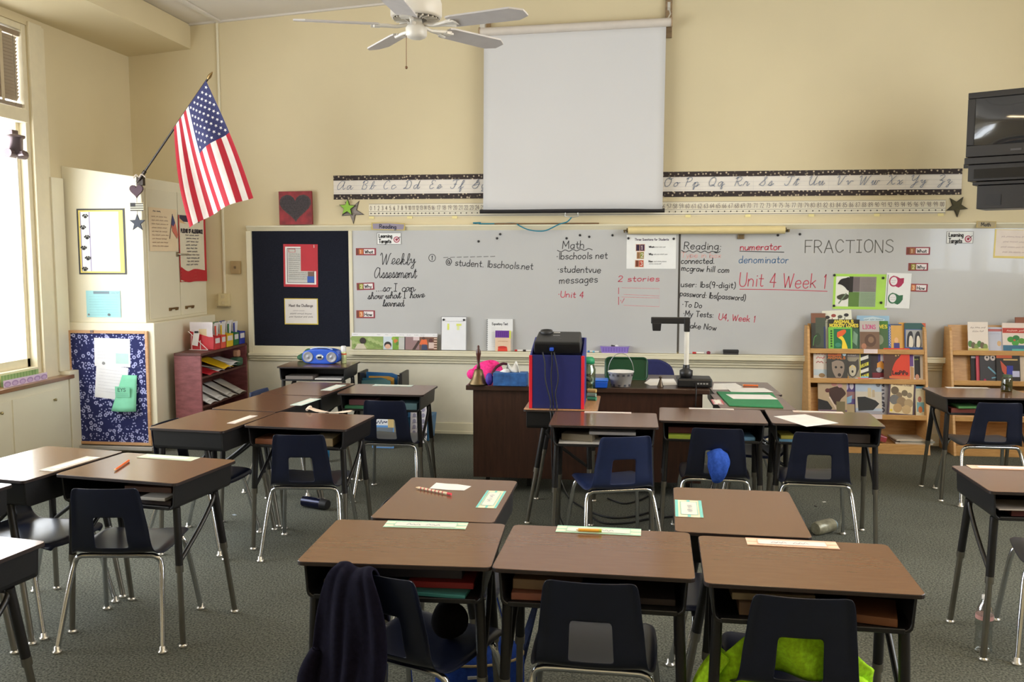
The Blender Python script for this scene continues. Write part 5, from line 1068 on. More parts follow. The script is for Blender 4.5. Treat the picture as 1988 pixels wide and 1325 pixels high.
# papers on the cupboard doors
def doorcard(x0, y0, x1, y1, X=-3.981, **k):
    a = on(x0, y1, 0, X); b_ = on(x1, y1, 0, X); t_ = on((x0+x1)/2, y0, 0, X); return Card(b_[1]-a[1], t_[2]-min(a[2], b_[2]), (x1-x0, y1-y0), **k), (X, a[1], min(a[2], b_[2]))
c, o = doorcard(291, 405, 345, 488, base=(236, 214, 178)); c.scrawl(8, 8, 22, 3, (90, 84, 84)); [c.scrawl(5, 18+k*7, 36, 2.4, (176, 146, 120)) for k in range(9)]; c.line([(38, 58), (45, 10)], 1, (80, 70, 66)); c.poly([(45, 10), (50, 26), (46, 34), (42, 30)], (70, 74, 120)); c.poly([(42, 30), (46, 34), (50, 26), (55, 50), (53, 58), (44, 44)], (214, 120, 100)); c.place('flag_letter', 'cream handwritten sheet with a small flag drawing on the cupboard door', 'paper', o, 'left')
c, o = doorcard(350, 420, 402, 545, base=(190, 46, 54)); c.rect(1.5, 1, 48, 124, (228, 220, 196)); c.rect(2, 0, 40, 12, (56, 50, 74)); c.poly([(2, 6), (14, 16), (2, 14)], (220, 180, 130)); c.text('PLEDGE OF ALLEGIANCE', 4, 32, 6, (90, 84, 90), 1.3, 42)
for k in range(10): c.scrawl(12+(k % 3), 38+k*6.2, 38-(k % 3), 2.8, (120, 112, 112))
for k in range(4): c.line([(2, 100+k*6), (14, 108+k*5), (28, 104+k*6), (50, 108+k*5)], 2.8, (190, 40, 50)); 
c.place('pledge_poster', 'tall pledge poster with red stripes on the cupboard door', 'poster', o, 'left')
# ------------------------------------------------------------------ flag on its pole, ornaments under it
PB = Vector((-3.992, YC-.035, 2.285)); PT = on(409, 145, 1, 6.88)
RD, WH, NV = mat((178, 28, 46), .75), mat((236, 228, 222), .75), mat((44, 46, 92), .75)
r = thing('flag', 'american flag on a dark pole angled out from the corner cupboard', 'flag', PB); O = r.location
MB(mat((46, 38, 34), .4)).tube([PB, PB.lerp(PT, .965)], .0085, 10).obj('pole', r, off=O)
d_ = (PT-PB).normalized()
MB(mat((150, 122, 76), .35, .7)).tube([PB+d_*((PT-PB).length*.96+i*.012) for i in range(7)], [.008, .013, .015, .014, .011, .007, .002], 10).obj('finial', r, off=O)
MB(mat((60, 52, 46), .4, .6)).tube([PB-d_*.03, PB+d_*.09], .015, 10).box(PB.x-.03, PB.y-.0, PB.z-.05, PB.x+.03, YC+.002, PB.z+.02).obj('bracket', r, off=O, bevel=.003)
fa, fb = PB.lerp(PT, .945), PB.lerp(PT, .505); fc = on(485, 384, 1, 6.93); fd = on(373, 443, 1, 7.02)
def flagp(s, t):
    top = fa.lerp(fc, t); bot = fb.lerp(fd, t); p_ = top.lerp(bot, s)
    g = math.sin(PI*min(1, t*1.3)*.5)
    fold = .055*g*math.sin(s*9.4+1.2+.6*t); xs = .022*g*math.sin(s*6.3+.5)
    return Vector((p_.x+xs-.03*math.sin(PI*t)*(s-.3), p_.y+fold-.01, p_.z-.02*math.sin(PI*t)*s+.02*math.sin(PI*s)*t))
b = MB(WH); NS, NT = 26, 30
vs = [flagp(i/NS, j/NT) for j in range(NT+1) for i in range(NS+1)]; nb = len(b.v); b.v += [tuple(v) for v in vs]
for mm in (RD, WH, NV): b.use(mm)
for j in range(NT):
    for i in range(NS):
        b.use(NV if (i < 14 and j < 13) else (RD if (i//2) % 2 == 0 else WH)); k = j*(NS+1)+i
        b.f.append([k, k+1, k+NS+2, k+NS+1]); b.fm.append(b.cur); b.fs.append(True)
cloth = b.obj('flag_cloth', r, off=O)
ST = mat((232, 228, 226), .7)
for row in range(9):
    for kk in range(6 if row % 2 == 0 else 5):
        s0 = (row+1)/10*(7/13); t0 = ((kk*2+1+(row % 2))/12)*(13/30)
        P0 = flagp(s0, t0); ds = (flagp(s0+.01, t0)-P0)/.01; dt = (flagp(s0, t0+.01)-P0)/.01; es = ds.normalized(); et = (dt-es*dt.dot(es)).normalized(); nn = es.cross(et).normalized()
        for sg in (-1, 1):
            if sg == 1 and False: continue
            b2 = MB(ST); pts = [P0-et*(y)+es*x+nn*.0025*sg for x, y in star(0, 0, .0145, .40)]
            if sg == 1: pts = pts[::-1]
            b2.add(pts, [tuple(range(10))]); b2.obj('star', cloth, off=O)
r = thing('hanging_ornament', 'dark heart, flag and star ornament hung in a string under the flag pole', 'ornament', (-3.985, YC-.05, 2.25)); O = r.location; MO = (PI/2, 0, 0)
def orn(px, py): q_ = on(px, py, 1, YC-.045); return q_-O
q = orn(265, 370); MB(mat((70, 42, 52), .6)).prism(heart(0, 0, .062), -.008, .008).obj('heart', r, tuple(q), MO, bevel=.003)
q = orn(267, 402); cc = Card(.115, .065, (30, 18), (226, 216, 180), thick=.012); cc.rect(0, 0, 12, 9, K_); [cc.rect(12 if k < 2 else 0, 1+k*5, 30, 3.4+k*5, (52, 46, 48)) for k in range(4)]; ob = cc.obj('flag_plaque', r, (q.x-.057, q.y, q.z-.032), MO)
q = orn(267, 433); MB(mat((44, 48, 60), .6)).prism(star(0, 0, .072, .42), -.006, .006).obj('star', r, tuple(q), MO, bevel=.002)
MB(mat((120, 104, 90), .8)).tube([(0, .0, .02), tuple(orn(265, 362)), tuple(orn(267, 433))], .002, 5).obj('string', r)
MB(mat((190, 176, 160), .8)).tube(smooth([(-.05, 0, .045), (-.02, -.01, .07), (0, 0, .05), (.025, -.01, .075), (.055, 0, .05)], 3), .006, 6).obj('bow', r)
# ------------------------------------------------------------------ ceiling fan
FX, FY, FZ = -1.185, 5.09, 2.925
r = thing('ceiling_fan', 'white five-bladed ceiling fan with pull chain', 'fan', (FX, FY, FZ)); FW = mat((222, 216, 204), .35, var=.02)
MB(FW).lathe([(.09, .045), (.135, .048), (.142, .06), (.142, .13), (.13, .165), (.07, .185), (.03, .20)], 28).obj('motor_housing', r)
b = MB(mat((120, 114, 104), .5)); b.lathe([(.04, .044), (.128, .046)], 24)
for k in range(24): a = 2*PI*k/24; b.use(mat((205, 198, 184), .4)).hexa([(.06*math.cos(a-.03), .06*math.sin(a-.03), .036), (.125*math.cos(a-.03), .125*math.sin(a-.03), .036), (.125*math.cos(a+.03), .125*math.sin(a+.03), .036), (.06*math.cos(a+.03), .06*math.sin(a+.03), .036), (.06*math.cos(a-.03), .06*math.sin(a-.03), .045), (.125*math.cos(a-.03), .125*math.sin(a-.03), .045), (.125*math.cos(a+.03), .125*math.sin(a+.03), .045), (.06*math.cos(a+.03), .06*math.sin(a+.03), .045)])
tag(b.obj('vent_grille', r), kind='stuff')
MB(FW).lathe([(.001, -.062), (.035, -.062), (.05, -.055), (.058, -.045), (.060, -.005), (.050, .01), (.035, .02), (.03, .045)], 24).obj('switch_housing', r)
MB(FW).tube([(0, 0, .18), (0, 0, ceil_z(FX)-FZ)], .014, 12).lathe([(.065, ceil_z(FX)-FZ-.002), (.06, ceil_z(FX)-FZ-.04), (.02, ceil_z(FX)-FZ-.07)][::-1], 20).obj('down_rod', r)
BLD = mat((196, 190, 186), .5, var=.04)
for k in range(5):
    a = math.radians(54+72*k); M = Matrix.Rotation(a, 4, 'Z'); tp = math.tan(math.radians(11))
    out = [(.21, -.055), (.24, -.062), (.60, -.07), (.665, -.03), (.665, .035), (.60, .07), (.24, .062), (.21, .055)]
    b = MB(BLD); b.T = M; n_ = len(out); vs = [(x, y, -y*tp+.005) for x, y in out]+[(x, y, -y*tp+.014) for x, y in out]
    b.add(vs, [tuple(range(n_-1, -1, -1)), tuple(range(n_, 2*n_))]+[(i, (i+1) % n_, n_+(i+1) % n_, n_+i) for i in range(n_)]); bl = b.obj('blade', r)
    b = MB(FW); b.T = M
    b.tube(smooth([(.05, 0, .012), (.11, .0, .000), (.17, .012, .0), (.235, .03, -.008)], 3), .010, 8).tube(smooth([(.11, .0, .0), (.17, -.012, .004), (.235, -.03, .008)], 3), .010, 8).box(.20, -.035, -.004, .25, .035, .006); b.obj('blade_iron', bl)
b = MB(mat((120, 90, 64), .4, .6)); b.tube([(-.05, -.03, -.05), (-.052, -.03, -.215)], .0022, 5); b.blob((-.052, -.03, -.222), (.008, .008, .009)); b.obj('pull_chain', r)
# ------------------------------------------------------------------ television on its wall bracket
TVM = mat((24, 22, 23), .38, var=.05); TA = -.55
tvp = on(1877, 250, 1, 7.30)
def tvthing(name, label, cat, z): return thing(name, label, cat, (tvp.x, 7.30, z), TA)
zt = on(1877, 181, 1, 7.3)[2]; zb = on(1877, 306, 1, 7.3)[2]; hh = zt-zb
r = tvthing('television', 'black tube television on a wall bracket at the upper right', 'television', zb)
b = MB(TVM); w_ = .68
b.box(0, .012, 0, w_, .14, hh); b.hexa([(.0, .14, .0), (w_, .14, 0), (w_-.12, .46, .05), (.12, .46, .05), (0, .14, hh), (w_, .14, hh), (w_-.12, .46, hh-.09), (.12, .46, hh-.09)]); b.obj('cabinet', r, bevel=.008)
b = MB(TVM); f0 = .05; zb0, zb1 = .085, hh-.045
b.box(0, 0, 0, w_, .013, zb0).box(0, 0, zb1, w_, .013, hh).box(0, 0, zb0, f0, .013, zb1).box(w_-f0, 0, zb0, w_, .013, zb1); b.obj('bezel', r, bevel=.004)
b = MB(mat((40, 40, 42), .08, spec=.8, coat=.6)); b.grid(lambda u, v: (f0-.004+(w_-2*f0+.008)*u, .010-.022*math.sin(PI*u)*math.sin(PI*v)**.7 if 0 < u < 1 and 0 < v < 1 else .010, zb0-.004+(zb1-zb0+.008)*v), 16, 12); b.obj('screen', r)
MB(mat((70, 68, 70), .4)).box(.30, -.006, .03, .37, .002, .045).obj('control_panel', r)
r = tvthing('wall_bracket', 'black wall bracket carrying the television and players', 'bracket', zb-.06)
MB(TVM).box(-.005, -.01, .005, w_+.02, .44, .055).obj('platform', r, bevel=.004)
MB(TVM).box(.055, .0, -.150, w_, .40, -.125).box(.055, .36, -.13, .10, .40, .01).box(w_-.05, .36, -.13, w_-.01, .40, .01).obj('lower_shelf', r, bevel=.004)
MB(TVM).tube([(.35, .36, -.02), (.55, 1.02, -.02)], .03, 10).tube([(.55, .40, -.12), (.62, .9, -.12)], .02, 10).obj('arm', r)
MB(TVM).box(-.06, .22, .0, -.0, .26, .03).obj('lug', r)
r = tvthing('video_recorder', 'black video recorder between the television and lower shelf', 'player', zb-.06)
MB(TVM).box(.018, .015, -.118, .50, .34, .004).obj('case', r, bevel=.003); MB(mat((18, 18, 20), .2)).box(.06, .010, -.10, .40, .018, -.03).obj('front_panel', r)
r = tvthing('disc_player', 'black disc player box under the bracket shelf', 'player', zb-.06)
MB(TVM).box(.085, .02, -.325, .62, .34, -.152).obj('case', r, bevel=.003); MB(mat((18, 18, 22), .35)).box(.15, .014, -.30, .25, .022, -.22).obj('display', r); MB(mat((120, 118, 114), .4)).box(.40, .012, -.25, .45, .021, -.235).obj('button_plate', r)
# ------------------------------------------------------------------ name tags, papers and pencils on the desks
DZ = .7228
def flat(w_, h_, px, py, rz, px2=None, base=(236, 232, 220), z=DZ, thick=.0009):
    c = Card(w_, h_, px2 or (w_*1000, h_*1000), base, thick); q_ = on(px, py, 2, z); ca, sa = math.cos(rz), math.sin(rz)
    return c, (q_.x-(ca*w_/2-sa*h_/2), q_.y-(sa*w_/2+ca*h_/2), z)
def nametag(px, py, rz, label, pal=((170, 220, 200), (240, 234, 200)), w_=.29, h_=.078, word=True, ghost=True, mid=(238, 236, 224)):
    c, o = flat(w_, h_, px, py, rz, base=pal[1]); W, H = w_*1000, h_*1000
    for k in range(0, 5): c.rect(0, k*H/4.5, W, k*H/4.5+H/9, pal[0]) if k % 2 == 0 else None
    c.rect(W*.12, H*.2, W*.88, H*.82, mid); c.frame(W*.12, H*.2, W*.88, H*.82, 2, pal[0])
    if word:
        pts = [(W*.27+i*W*.028, H*.55+(-1)**i*H*.10*random.uniform(.4, 1.3)) for i in range(7)]; c.line(pts, 2, (130, 140, 150)); c.line([(x+W*.24, y) for x, y in pts[::-1]][::-1], 2, (140, 150, 158))
    return c.place('name_tag', label, 'name tag', o, 'flat', rz=rz, group='name tags on the desks')
TEAL = ((130, 208, 200), (240, 236, 204)); MINT = ((172, 222, 196), (236, 238, 214)); PINK = ((240, 190, 160), (246, 216, 190)); PALE = ((214, 226, 196), (236, 236, 206))
nametag(827, 1020, .035, 'mint striped name tag on the left front-row desk', MINT)
nametag(1162, 1031, -.028, 'mint striped name tag under the orange pencil on the middle front desk', MINT)
nametag(1537, 1056, -.033, 'peach and pink striped name tag on the right front desk', PINK, mid=(244, 232, 226))
nametag(954, 970, -PI/2-.02, 'teal and yellow striped name tag on the striped-pencil desk', TEAL, .25)
nametag(1337, 988, PI/2-.04, 'torn short teal striped name tag on the front cluster desk', TEAL, .23, .10)
nametag(327, 889, -.143, 'pale yellow name tag on the orange-pencil desk', PALE, word=False)
nametag(137, 901, -PI/2-.16, 'pale name tag on the glaring left desk', ((220, 206, 186), (238, 228, 210)), word=False)
nametag(471, 815, -PI/2-.10, 'torn lace-edged name strip in the middle cluster', ((236, 222, 208), (236, 222, 208)), .26, .05, word=False)
nametag(594, 781, -PI/2-.12, 'pale green name strip on the second sideways desk', ((206, 228, 214), (226, 236, 226)), .28, word=False)
nametag(648, 753, -PI/2-.08, 'pale green name strip on the far sideways desk', ((206, 228, 218), (226, 236, 226)), .28, word=False)
nametag(763, 749, -.02, 'pale green name strip on the desk near the back wall', ((206, 228, 214), (226, 236, 226)), word=False)
nametag(1180, 801.5, 0, 'torn pinkish name strip on the paper-stuffed desk', ((232, 206, 196), (240, 226, 218)), .28, .05, word=False)
nametag(1381, 794.5, -.036, 'white lace-edged name strip on the blue-sweater desk', ((236, 224, 216), (240, 230, 224)), .27, .045, word=False)
nametag(1588, 800.5, -.049, 'pale peach name strip behind the askew white sheet', ((240, 214, 196), (244, 226, 212)), .29, .06, word=False)
nametag(1878, 753.5, .02, 'pale name strip on the jar desk at the right', ((232, 218, 206), (242, 230, 220)), .29, .06, word=False)
nametag(1950, 909, 0, 'peach name strip on the near right desk', PINK, .30, .07, word=False, mid=(244, 232, 226))
nametag(1393, 781, PI/2, 'red and white name strip left of the green folder', ((190, 80, 90), (234, 214, 214)), .2, .07, word=False)
b = MB(mat((232, 208, 186), .7)); q = on(640, 801, 2, DZ); b.T = Matrix.Translation(q) @ Matrix.Rotation(-.1, 4, 'Z'); b.grid(lambda u, v: (-.14+.28*u, -.022+.044*v, .003+.018*math.exp(-((u-.0)/.14)**2)+.006*math.sin(u*9)*v+.008*math.exp(-((u-1)/.12)**2)), 20, 4)
b.tube(smooth([(-.15, .0, .008), (-.145, .02, .02), (-.13, .015, .026), (-.135, -.01, .018)], 3), .008, 6); tag(b.obj('curled_strip', solid=.001), 'curled peach name strip peeling up on a middle cluster desk', 'name tag')
def poly_sheet(pts, label, z=DZ, col=(240, 236, 230), name='paper_sheet', t_=.0008, group=None):
    P = [on(x, y, 2, z) for x, y in pts]; a = sum(P[i].x*P[(i+1) % len(P)].y-P[(i+1) % len(P)].x*P[i].y for i in range(len(P)))
    if a < 0: P = P[::-1]
    return tag(MB(mat(col, .65)).prism([(p_.x, p_.y) for p_ in P], z, z+t_).obj(name), label, 'paper', group)
poly_sheet([(834, 949), (847, 938), (868, 940), (888, 941), (915, 945), (901, 953), (870, 952)], 'torn white scrap paper by the candy striped pencil', name='scrap_paper')
poly_sheet([(1502, 809), (1563, 805), (1628, 822), (1566, 829)], 'large white sheet lying askew on a desk before the bookrack')
def pencil(p0, p1, col, tip, label, z=DZ, rr=.0042, spots=False, end=(220, 60, 70)):
    a, b_ = on(*p0, 2, z), on(*p1, 2, z); a.z = b_.z = z+rr+.0006; r = thing('pencil', label, 'pencil', a); d = b_-a; b = MB(mat(col, .45))
    O = r.location; b.tube([a+d*.10, a+d*.90], rr, 6); b.obj('barrel', r, off=O); MB(mat((226, 190, 140), .6)).tube([a+d*.10, a+d*.015], [rr, .0008], 6).use(mat((50, 46, 46), .5)).tube([a+d*.018, a], [.001, .0004], 5).obj('point', r, off=O); MB(mat(end, .6)).tube([a+d*.90, b_], rr*1.05, 8).obj('eraser', r, off=O)
    if spots:
        for k in range(7): MB(mat((190, 60, 60), .5)).tube([a+d*(.16+.1*k), a+d*(.19+.1*k)], rr*1.03, 6).obj('band', r, off=O)
pencil((806, 949), (876, 963), (226, 206, 170), 0, 'cream pencil with red bands and red end on a sideways desk', spots=True, rr=.0052)
pencil((221, 917), (250, 897), (226, 104, 40), 0, 'orange pencil on a left cluster desk', rr=.005, end=(220, 110, 50))
pencil((1118, 1033), (1168, 1034.5), (238, 176, 60), 0, 'orange and yellow pencil stub across the mint name tag', z=DZ+.004, rr=.0058, end=(206, 210, 70))
pencil((1440, 750), (1472, 751), (236, 110, 40), 0, 'orange pencil on the far sideways desk', rr=.006, end=(226, 120, 60))
poly_sheet([(1383, 757), (1386, 745), (1428, 744.5), (1442, 752), (1420, 757)], 'white sheet at the left of the far sideways desk'); poly_sheet([(1410, 753), (1484, 754), (1502, 762), (1420, 762)], 'second white sheet overlapping on the far sideways desk', z=DZ+.0015)
P = [on(x, y, 2, DZ) for x, y in ((1391, 762), (1500, 765), (1521, 793), (1416, 789))]
tag(MB(mat((42, 134, 84), .6, var=.08, scale=40)).prism([(p_.x, p_.y) for p_ in P][::-1], DZ, DZ+.006).obj('green_folder', bevel=.001), 'green folder lying on a sideways desk', 'folder')
poly_sheet([(1409, 766), (1494, 767), (1510, 776), (1424, 775)], 'white paper strip on the green folder', z=DZ+.0066)
# ------------------------------------------------------------------ things kept in the desk boxes
def stash(key, items):
    D_ = DESKS[key]; M = Matrix.Translation(D_.location) @ Matrix.Rotation(D_.rotation_euler[2], 4, 'Z')
    for (x0, x1, z0, z1, y0, col, label, cat, rt) in items:
        b = MB(mat(col, .5)); b.use(mat(col, .5)); xm = (x0+x1)/2
        b.box(x0-xm, 0, 0, x1-xm, .16, z1-z0); o = b.obj('exercise_book' if cat == 'book' else 'paper_stack' if cat == 'paper' else 'pencil_case', bevel=.0015, seg=1)
        o.matrix_world = M @ Matrix.Translation((xm, y0, .6092+z0)) @ Matrix.Rotation(rt, 4, 'Z'); tag(o, label, cat, 'things in the desk boxes')
stash('D1', [(-.02, .22, 0, .012, -.19, (66, 138, 140), 'teal folder poking out of the left front desk', 'book', -.12), (.03, .24, .013, .033, -.15, (150, 40, 46), 'dark red book on the teal folder in the left front desk', 'book', 0), (-.24, -.10, 0, .03, -.15, (140, 128, 122), 'greyish paper stack at the left of the left front desk box', 'paper', .1), (-.08, .20, .034, .075, -.12, (54, 52, 66), 'dark notebook stack deep in the left front desk', 'book', 0)])
stash('D2', [(-.25, -.06, 0, .022, -.18, (150, 96, 82), 'reddish notebook in the middle front desk', 'book', .04), (-.25, -.04, .023, .055, -.15, (140, 116, 96), 'tan paper stack on the reddish notebook', 'paper', 0), (.08, .25, 0, .02, -.16, (60, 50, 50), 'dark brown notebook at the right of the middle front desk', 'book', 0)])
stash('D3', [(-.20, .0, 0, .04, -.17, (120, 96, 78), 'brown paper stack in the right front desk', 'paper', 0), (-.22, .02, .041, .062, -.15, (150, 134, 112), 'tan notebook atop the pile in the right front desk', 'book', .05), (.10, .24, 0, .024, -.18, (130, 84, 56), 'rust brown folder at the right of the right front desk', 'book', -.2)])
stash('R1', [(-.25, .18, 0, .010, -.19, (200, 194, 186), 'white papers sticking out of the paper-stuffed desk', 'paper', .03), (-.24, -.06, .011, .05, -.16, (120, 110, 92), 'wad of old papers in the paper-stuffed desk', 'paper', -.2), (-.08, .18, .052, .070, -.17, (176, 172, 170), 'pale folder on top in the paper-stuffed desk', 'paper', 0)])
stash('R2', [(-.25, -.12, 0, .022, -.19, (170, 190, 70), 'yellow-green book in the blue-sweater desk', 'book', 0), (-.25, .1, .025, .06, -.14, (96, 44, 46), 'dark red book in the blue-sweater desk', 'book', 0), (.12, .24, 0, .02, -.18, (90, 130, 160), 'blue notebook at the right of the blue-sweater desk', 'book', .1)])
stash('R3', [(-.26, -.16, 0, .014, -.19, (96, 140, 170), 'pale blue pad at the left of the askew-sheet desk', 'book', 0), (-.25, -.17, .015, .035, -.18, (170, 160, 70), 'yellow case on the pale blue pad', 'case', .1), (-.05, .24, 0, .05, -.15, (64, 54, 50), 'dark book pile in the askew-sheet desk', 'book', 0)])
stash('L1', [(.0, .24, 0, .02, -.18, (60, 50, 48), 'dark notebook in the orange-pencil desk', 'book', 0), (.10, .22, .021, .034, -.195, (200, 196, 190), 'white ruler box sticking out of the orange-pencil desk', 'case', .06), (-.02, .20, .036, .06, -.13, (96, 66, 50), 'brown book in the orange-pencil desk', 'book', .1)])
stash('M2', [(.08, .2, 0, .045, -.17, (176, 156, 120), 'tan pouch in the curled-strip desk', 'case', .1), (-.26, -.12, 0, .03, -.18, (150, 96, 70), 'orange-brown book at the left of the curled-strip desk', 'book', 0)])
stash('M5', [(-.26, -.08, 0, .02, -.19, (60, 120, 84), 'green book in the desk near the back wall', 'book', .05), (-.24, -.06, .021, .06, -.16, (110, 70, 72), 'dull red book in the desk near the back wall', 'book', 0), (.10, .25, 0, .045, -.18, (90, 120, 126), 'teal grey case in the desk near the back wall', 'case', 0)])
stash('N', [(-.24, .0, 0, .03, -.19, (120, 112, 106), 'grey paper pile in the boombox desk', 'paper', 0), (.02, .25, 0, .012, -.2, (216, 212, 208), 'white papers sticking out of the boombox desk', 'paper', .03)])
stash('Q1', [(-.24, .1, 0, .03, -.18, (120, 60, 50), 'brick red book in the jar desk', 'book', 0), (-.2, -.05, .031, .045, -.19, (90, 140, 80), 'green pad on the brick red book in the jar desk', 'book', .1)])
stash('Q2', [(-.2, .2, 0, .03, -.18, (96, 44, 44), 'dark red book in the near right desk', 'book', 0), (-.26, .26, .031, .036, -.205, (180, 170, 160), 'sheet of paper sticking out of the near right desk', 'paper', .02)])
# ------------------------------------------------------------------ clothes on the chairs
def cmat(rgb): return mat(rgb, .92, var=.22, scale=70, bump=.35, spec=.12)
def local(o): return Matrix.Translation(o.location) @ Matrix.Rotation(o.rotation_euler[2], 4, 'Z')
chs = [o for o in COL.objects if o.name.startswith('school_chair')]
cA = chs[0]; HD = cmat((20, 18, 34))
def drape(u, v):
    path = smooth([(-.175, .53), (-.198, .62), (-.220, .69), (-.247, .722), (-.272, .698), (-.272, .63), (-.268, .55), (-.268, .46), (-.275, .38), (-.290, .30)], 4)
    i = v*(len(path)-1); k = min(int(i), len(path)-2); f = i-k; y = path[k][0]*(1-f)+path[k+1][0]*f; z = path[k][1]*(1-f)+path[k+1][1]*f
    back = max(0, (v-.38)/.62); xl = -.130-.085*back-.04*math.sin(back*PI); xr = .005+.045*math.sin(back*PI*.9)+.02*back
    x = xl+(xr-xl)*u; fold = .012*math.sin(u*11+v*2)*(0.3+back)+.010*math.sin(u*23-v*5)*back
    edge = .02*back*(2*u-1)**2
    return (x, y-abs(fold)*1.2-.006-.012*math.sin(PI*u)*back+edge*.5, z+.006*math.sin(u*9)-(.02*back*math.sin(u*5)))
b = MB(HD); b.grid(drape, 26, 34); b.T = Matrix.Identity(4)
b.tube(smooth([(-.205, -.285, .44), (-.228, -.300, .37), (-.225, -.305, .31), (-.175, -.300, .285), (-.10, -.30, .29), (-.06, -.298, .33)], 4), [.014+.022*math.sin(PI*i/20) for i in range(21)], 10)
False and b.tube(smooth([(-.02, -.218, .680), (-.03, -.250, .724), (-.035, -.280, .69), (-.04, -.288, .60), (-.05, -.288, .50)], 4), [.030, .032, .034, .036, .036, .036, .035, .035, .034, .033, .032, .031, .03, .03, .028, .026, .024], 10, sq=.55)
ob = b.obj('hoodie', solid=.008, sub=1); ob.matrix_world = local(cA); tag(ob, 'navy hoodie draped over the chair at the left front desk', 'jacket')
b = MB(cmat((18, 16, 18))); b.grid(lambda u, v: ((.062+.006*math.sin(6*u*PI))*math.cos(2*PI*u)*math.sin(PI*v), (.06+.006*math.cos(6*u*PI))*math.sin(2*PI*u)*math.sin(PI*v), .065-.063*math.cos(PI*v)), 20, 12)
ob = b.obj('knit_hat'); ob.matrix_world = local(cA) @ Matrix.Translation((.06, .06, .402)); tag(ob, 'black knit bundle on the seat of the hoodie chair', 'hat')
cL = chs[2]; LM = cmat((172, 222, 44))
b = MB(LM)
b.grid(lambda u, v: (-.105+.21*u, -.142-.030*v+.018*math.sin(u*7+v*4)+.02*(1-v)**2, .415+.185*v+.01*math.sin(u*5)), 20, 14)
b.grid(lambda u, v: (-.10-.145*u-.03*u*v+.01*math.sin(v*8), -.150+.05*u+.015*math.sin(u*6+v*5), (.57-.13*u)*(1-v)+(.40-.16*u)*v), 14, 14)
b.grid(lambda u, v: (.10+.13*u, -.150+.06*u+.012*math.sin(u*6+v*5), (.56-.12*u)*(1-v)+(.43-.11*u)*v), 12, 12)
b.tube(smooth([(-.21, -.12, .47), (-.26, -.13, .40), (-.285, -.14, .32), (-.28, -.15, .25)], 4), [.035, .036, .037, .038, .038, .039, .039, .038, .037, .036, .034, .032, .03], 10, sq=.6)
b.tube(smooth([(.16, -.11, .42), (.22, -.12, .37), (.25, -.13, .30)], 4), .03, 10, sq=.6)
ob = b.obj('lime_jacket', solid=.008); ob.matrix_world = local(cL); tag(ob, 'lime green jacket stuffed behind the back of a front-row chair', 'jacket')
cB = chs[7]; b = MB(cmat((48, 82, 170)))
SWP = smooth([(.0, -.15, .53), (.0, -.20, .55), (.004, -.245, .548), (.006, -.268, .52), (.006, -.272, .47), (.002, -.262, .425), (0, -.245, .395)], 3)
def swf(u, v):
    i = v*(len(SWP)-1); k = min(int(i), len(SWP)-2); f = i-k; P = Vector(SWP[k]).lerp(Vector(SWP[k+1]), f); T = (Vector(SWP[k+1])-Vector(SWP[k])).normalized(); N = Vector((1, 0, 0)).cross(T)
    a = 2*PI*u; rr = .056*max(.03, math.sin(PI*(.12+.88*v)))**.5*(1+.10*math.sin(4*a+5*v)+.06*math.sin(7*a-9*v)+.05*math.sin(14*v+2*a))
    return P+Vector((1, 0, 0))*rr*math.cos(a)+N*rr*.62*math.sin(a)
b.grid(swf, 28, 24)
ob = b.obj('blue_sweater', sub=1); ob.matrix_world = local(cB); tag(ob, 'bright blue sweater stuffed through a chair back', 'jacket')
# ------------------------------------------------------------------ projector box on its desk
a = on(1028, 789, 2, .7225); X0b, X1b, Yf = -.603, -.262, 5.545; Yk = Yf+.34; zf0 = .7228
zfr = on(1080, 690, 1, Yf)[2]; zbk = on(1080, 655, 1, Yk)[2]
BLU_ = mat((17, 26, 92), .55, var=.06, scale=40); BLL = mat((52, 58, 134), .55); RD_ = mat((206, 24, 44), .45)
r = thing('projector_box', 'blue box with red corner edges holding the projector', 'box', ((X0b+X1b)/2, (Yf+Yk)/2, zf0)); O = r.location
MB(BLU_).box(X0b+.02, Yf, zf0, X1b-.02, Yf+.012, zfr).obj('front_panel', r, off=O, bevel=.002)
for x in (X0b+.004, X1b-.016): MB(BLL).prism([(Yf+.012, zf0), (Yk, zf0), (Yk, zbk), (Yf+.012, zfr)], x, x+.012, 0).obj('side_panel', r, off=O, bevel=.002)
MB(BLU_).box(X0b+.016, Yk-.012, zf0, X1b-.016, Yk, zbk).obj('back_panel', r, off=O); MB(BLU_).box(X0b+.016, Yf+.012, zfr-.03, X1b-.016, Yk-.012, zfr-.014).obj('inner_shelf', r, off=O)
for x0, x1 in ((X0b, X0b+.02), (X1b-.02, X1b)): MB(RD_).box(x0, Yf-.004, zf0, x1, Yf+.016, zfr-.003).obj('edge_strip', r, off=O, bevel=.003)
r = thing('projector', 'black projector tilted upward in the blue box', 'projector', ((X0b+X1b)/2, Yf+.03, zfr-.004), rot=(.14, 0, 0)); PM = mat((40, 40, 40), .5, var=.05); PD = mat((16, 16, 17), .5)
b = MB(PM); b.hexa([(-.145, .02, .012), (.145, .02, .012), (.145, .25, .012), (-.145, .25, .012), (-.14, .0, .085), (.14, .0, .085), (.135, .25, .095), (-.135, .25, .095)]); b.obj('casing', r, bevel=.008)
MB(PD).hexa([(-.142, .012, .010), (.142, .012, .010), (.142, .03, .010), (-.142, .03, .010), (-.138, -.002, .072), (.138, -.002, .072), (.138, .03, .072), (-.138, .03, .072)]).obj('port_panel', r, bevel=.003)
b = MB(PM); b.lathe([(.034, .088), (.040, .094), (.038, .112), (.030, .112), (.027, .098), (.001, .097)], 20, (-.082, .20, 0)); b.obj('lens_ring', r)
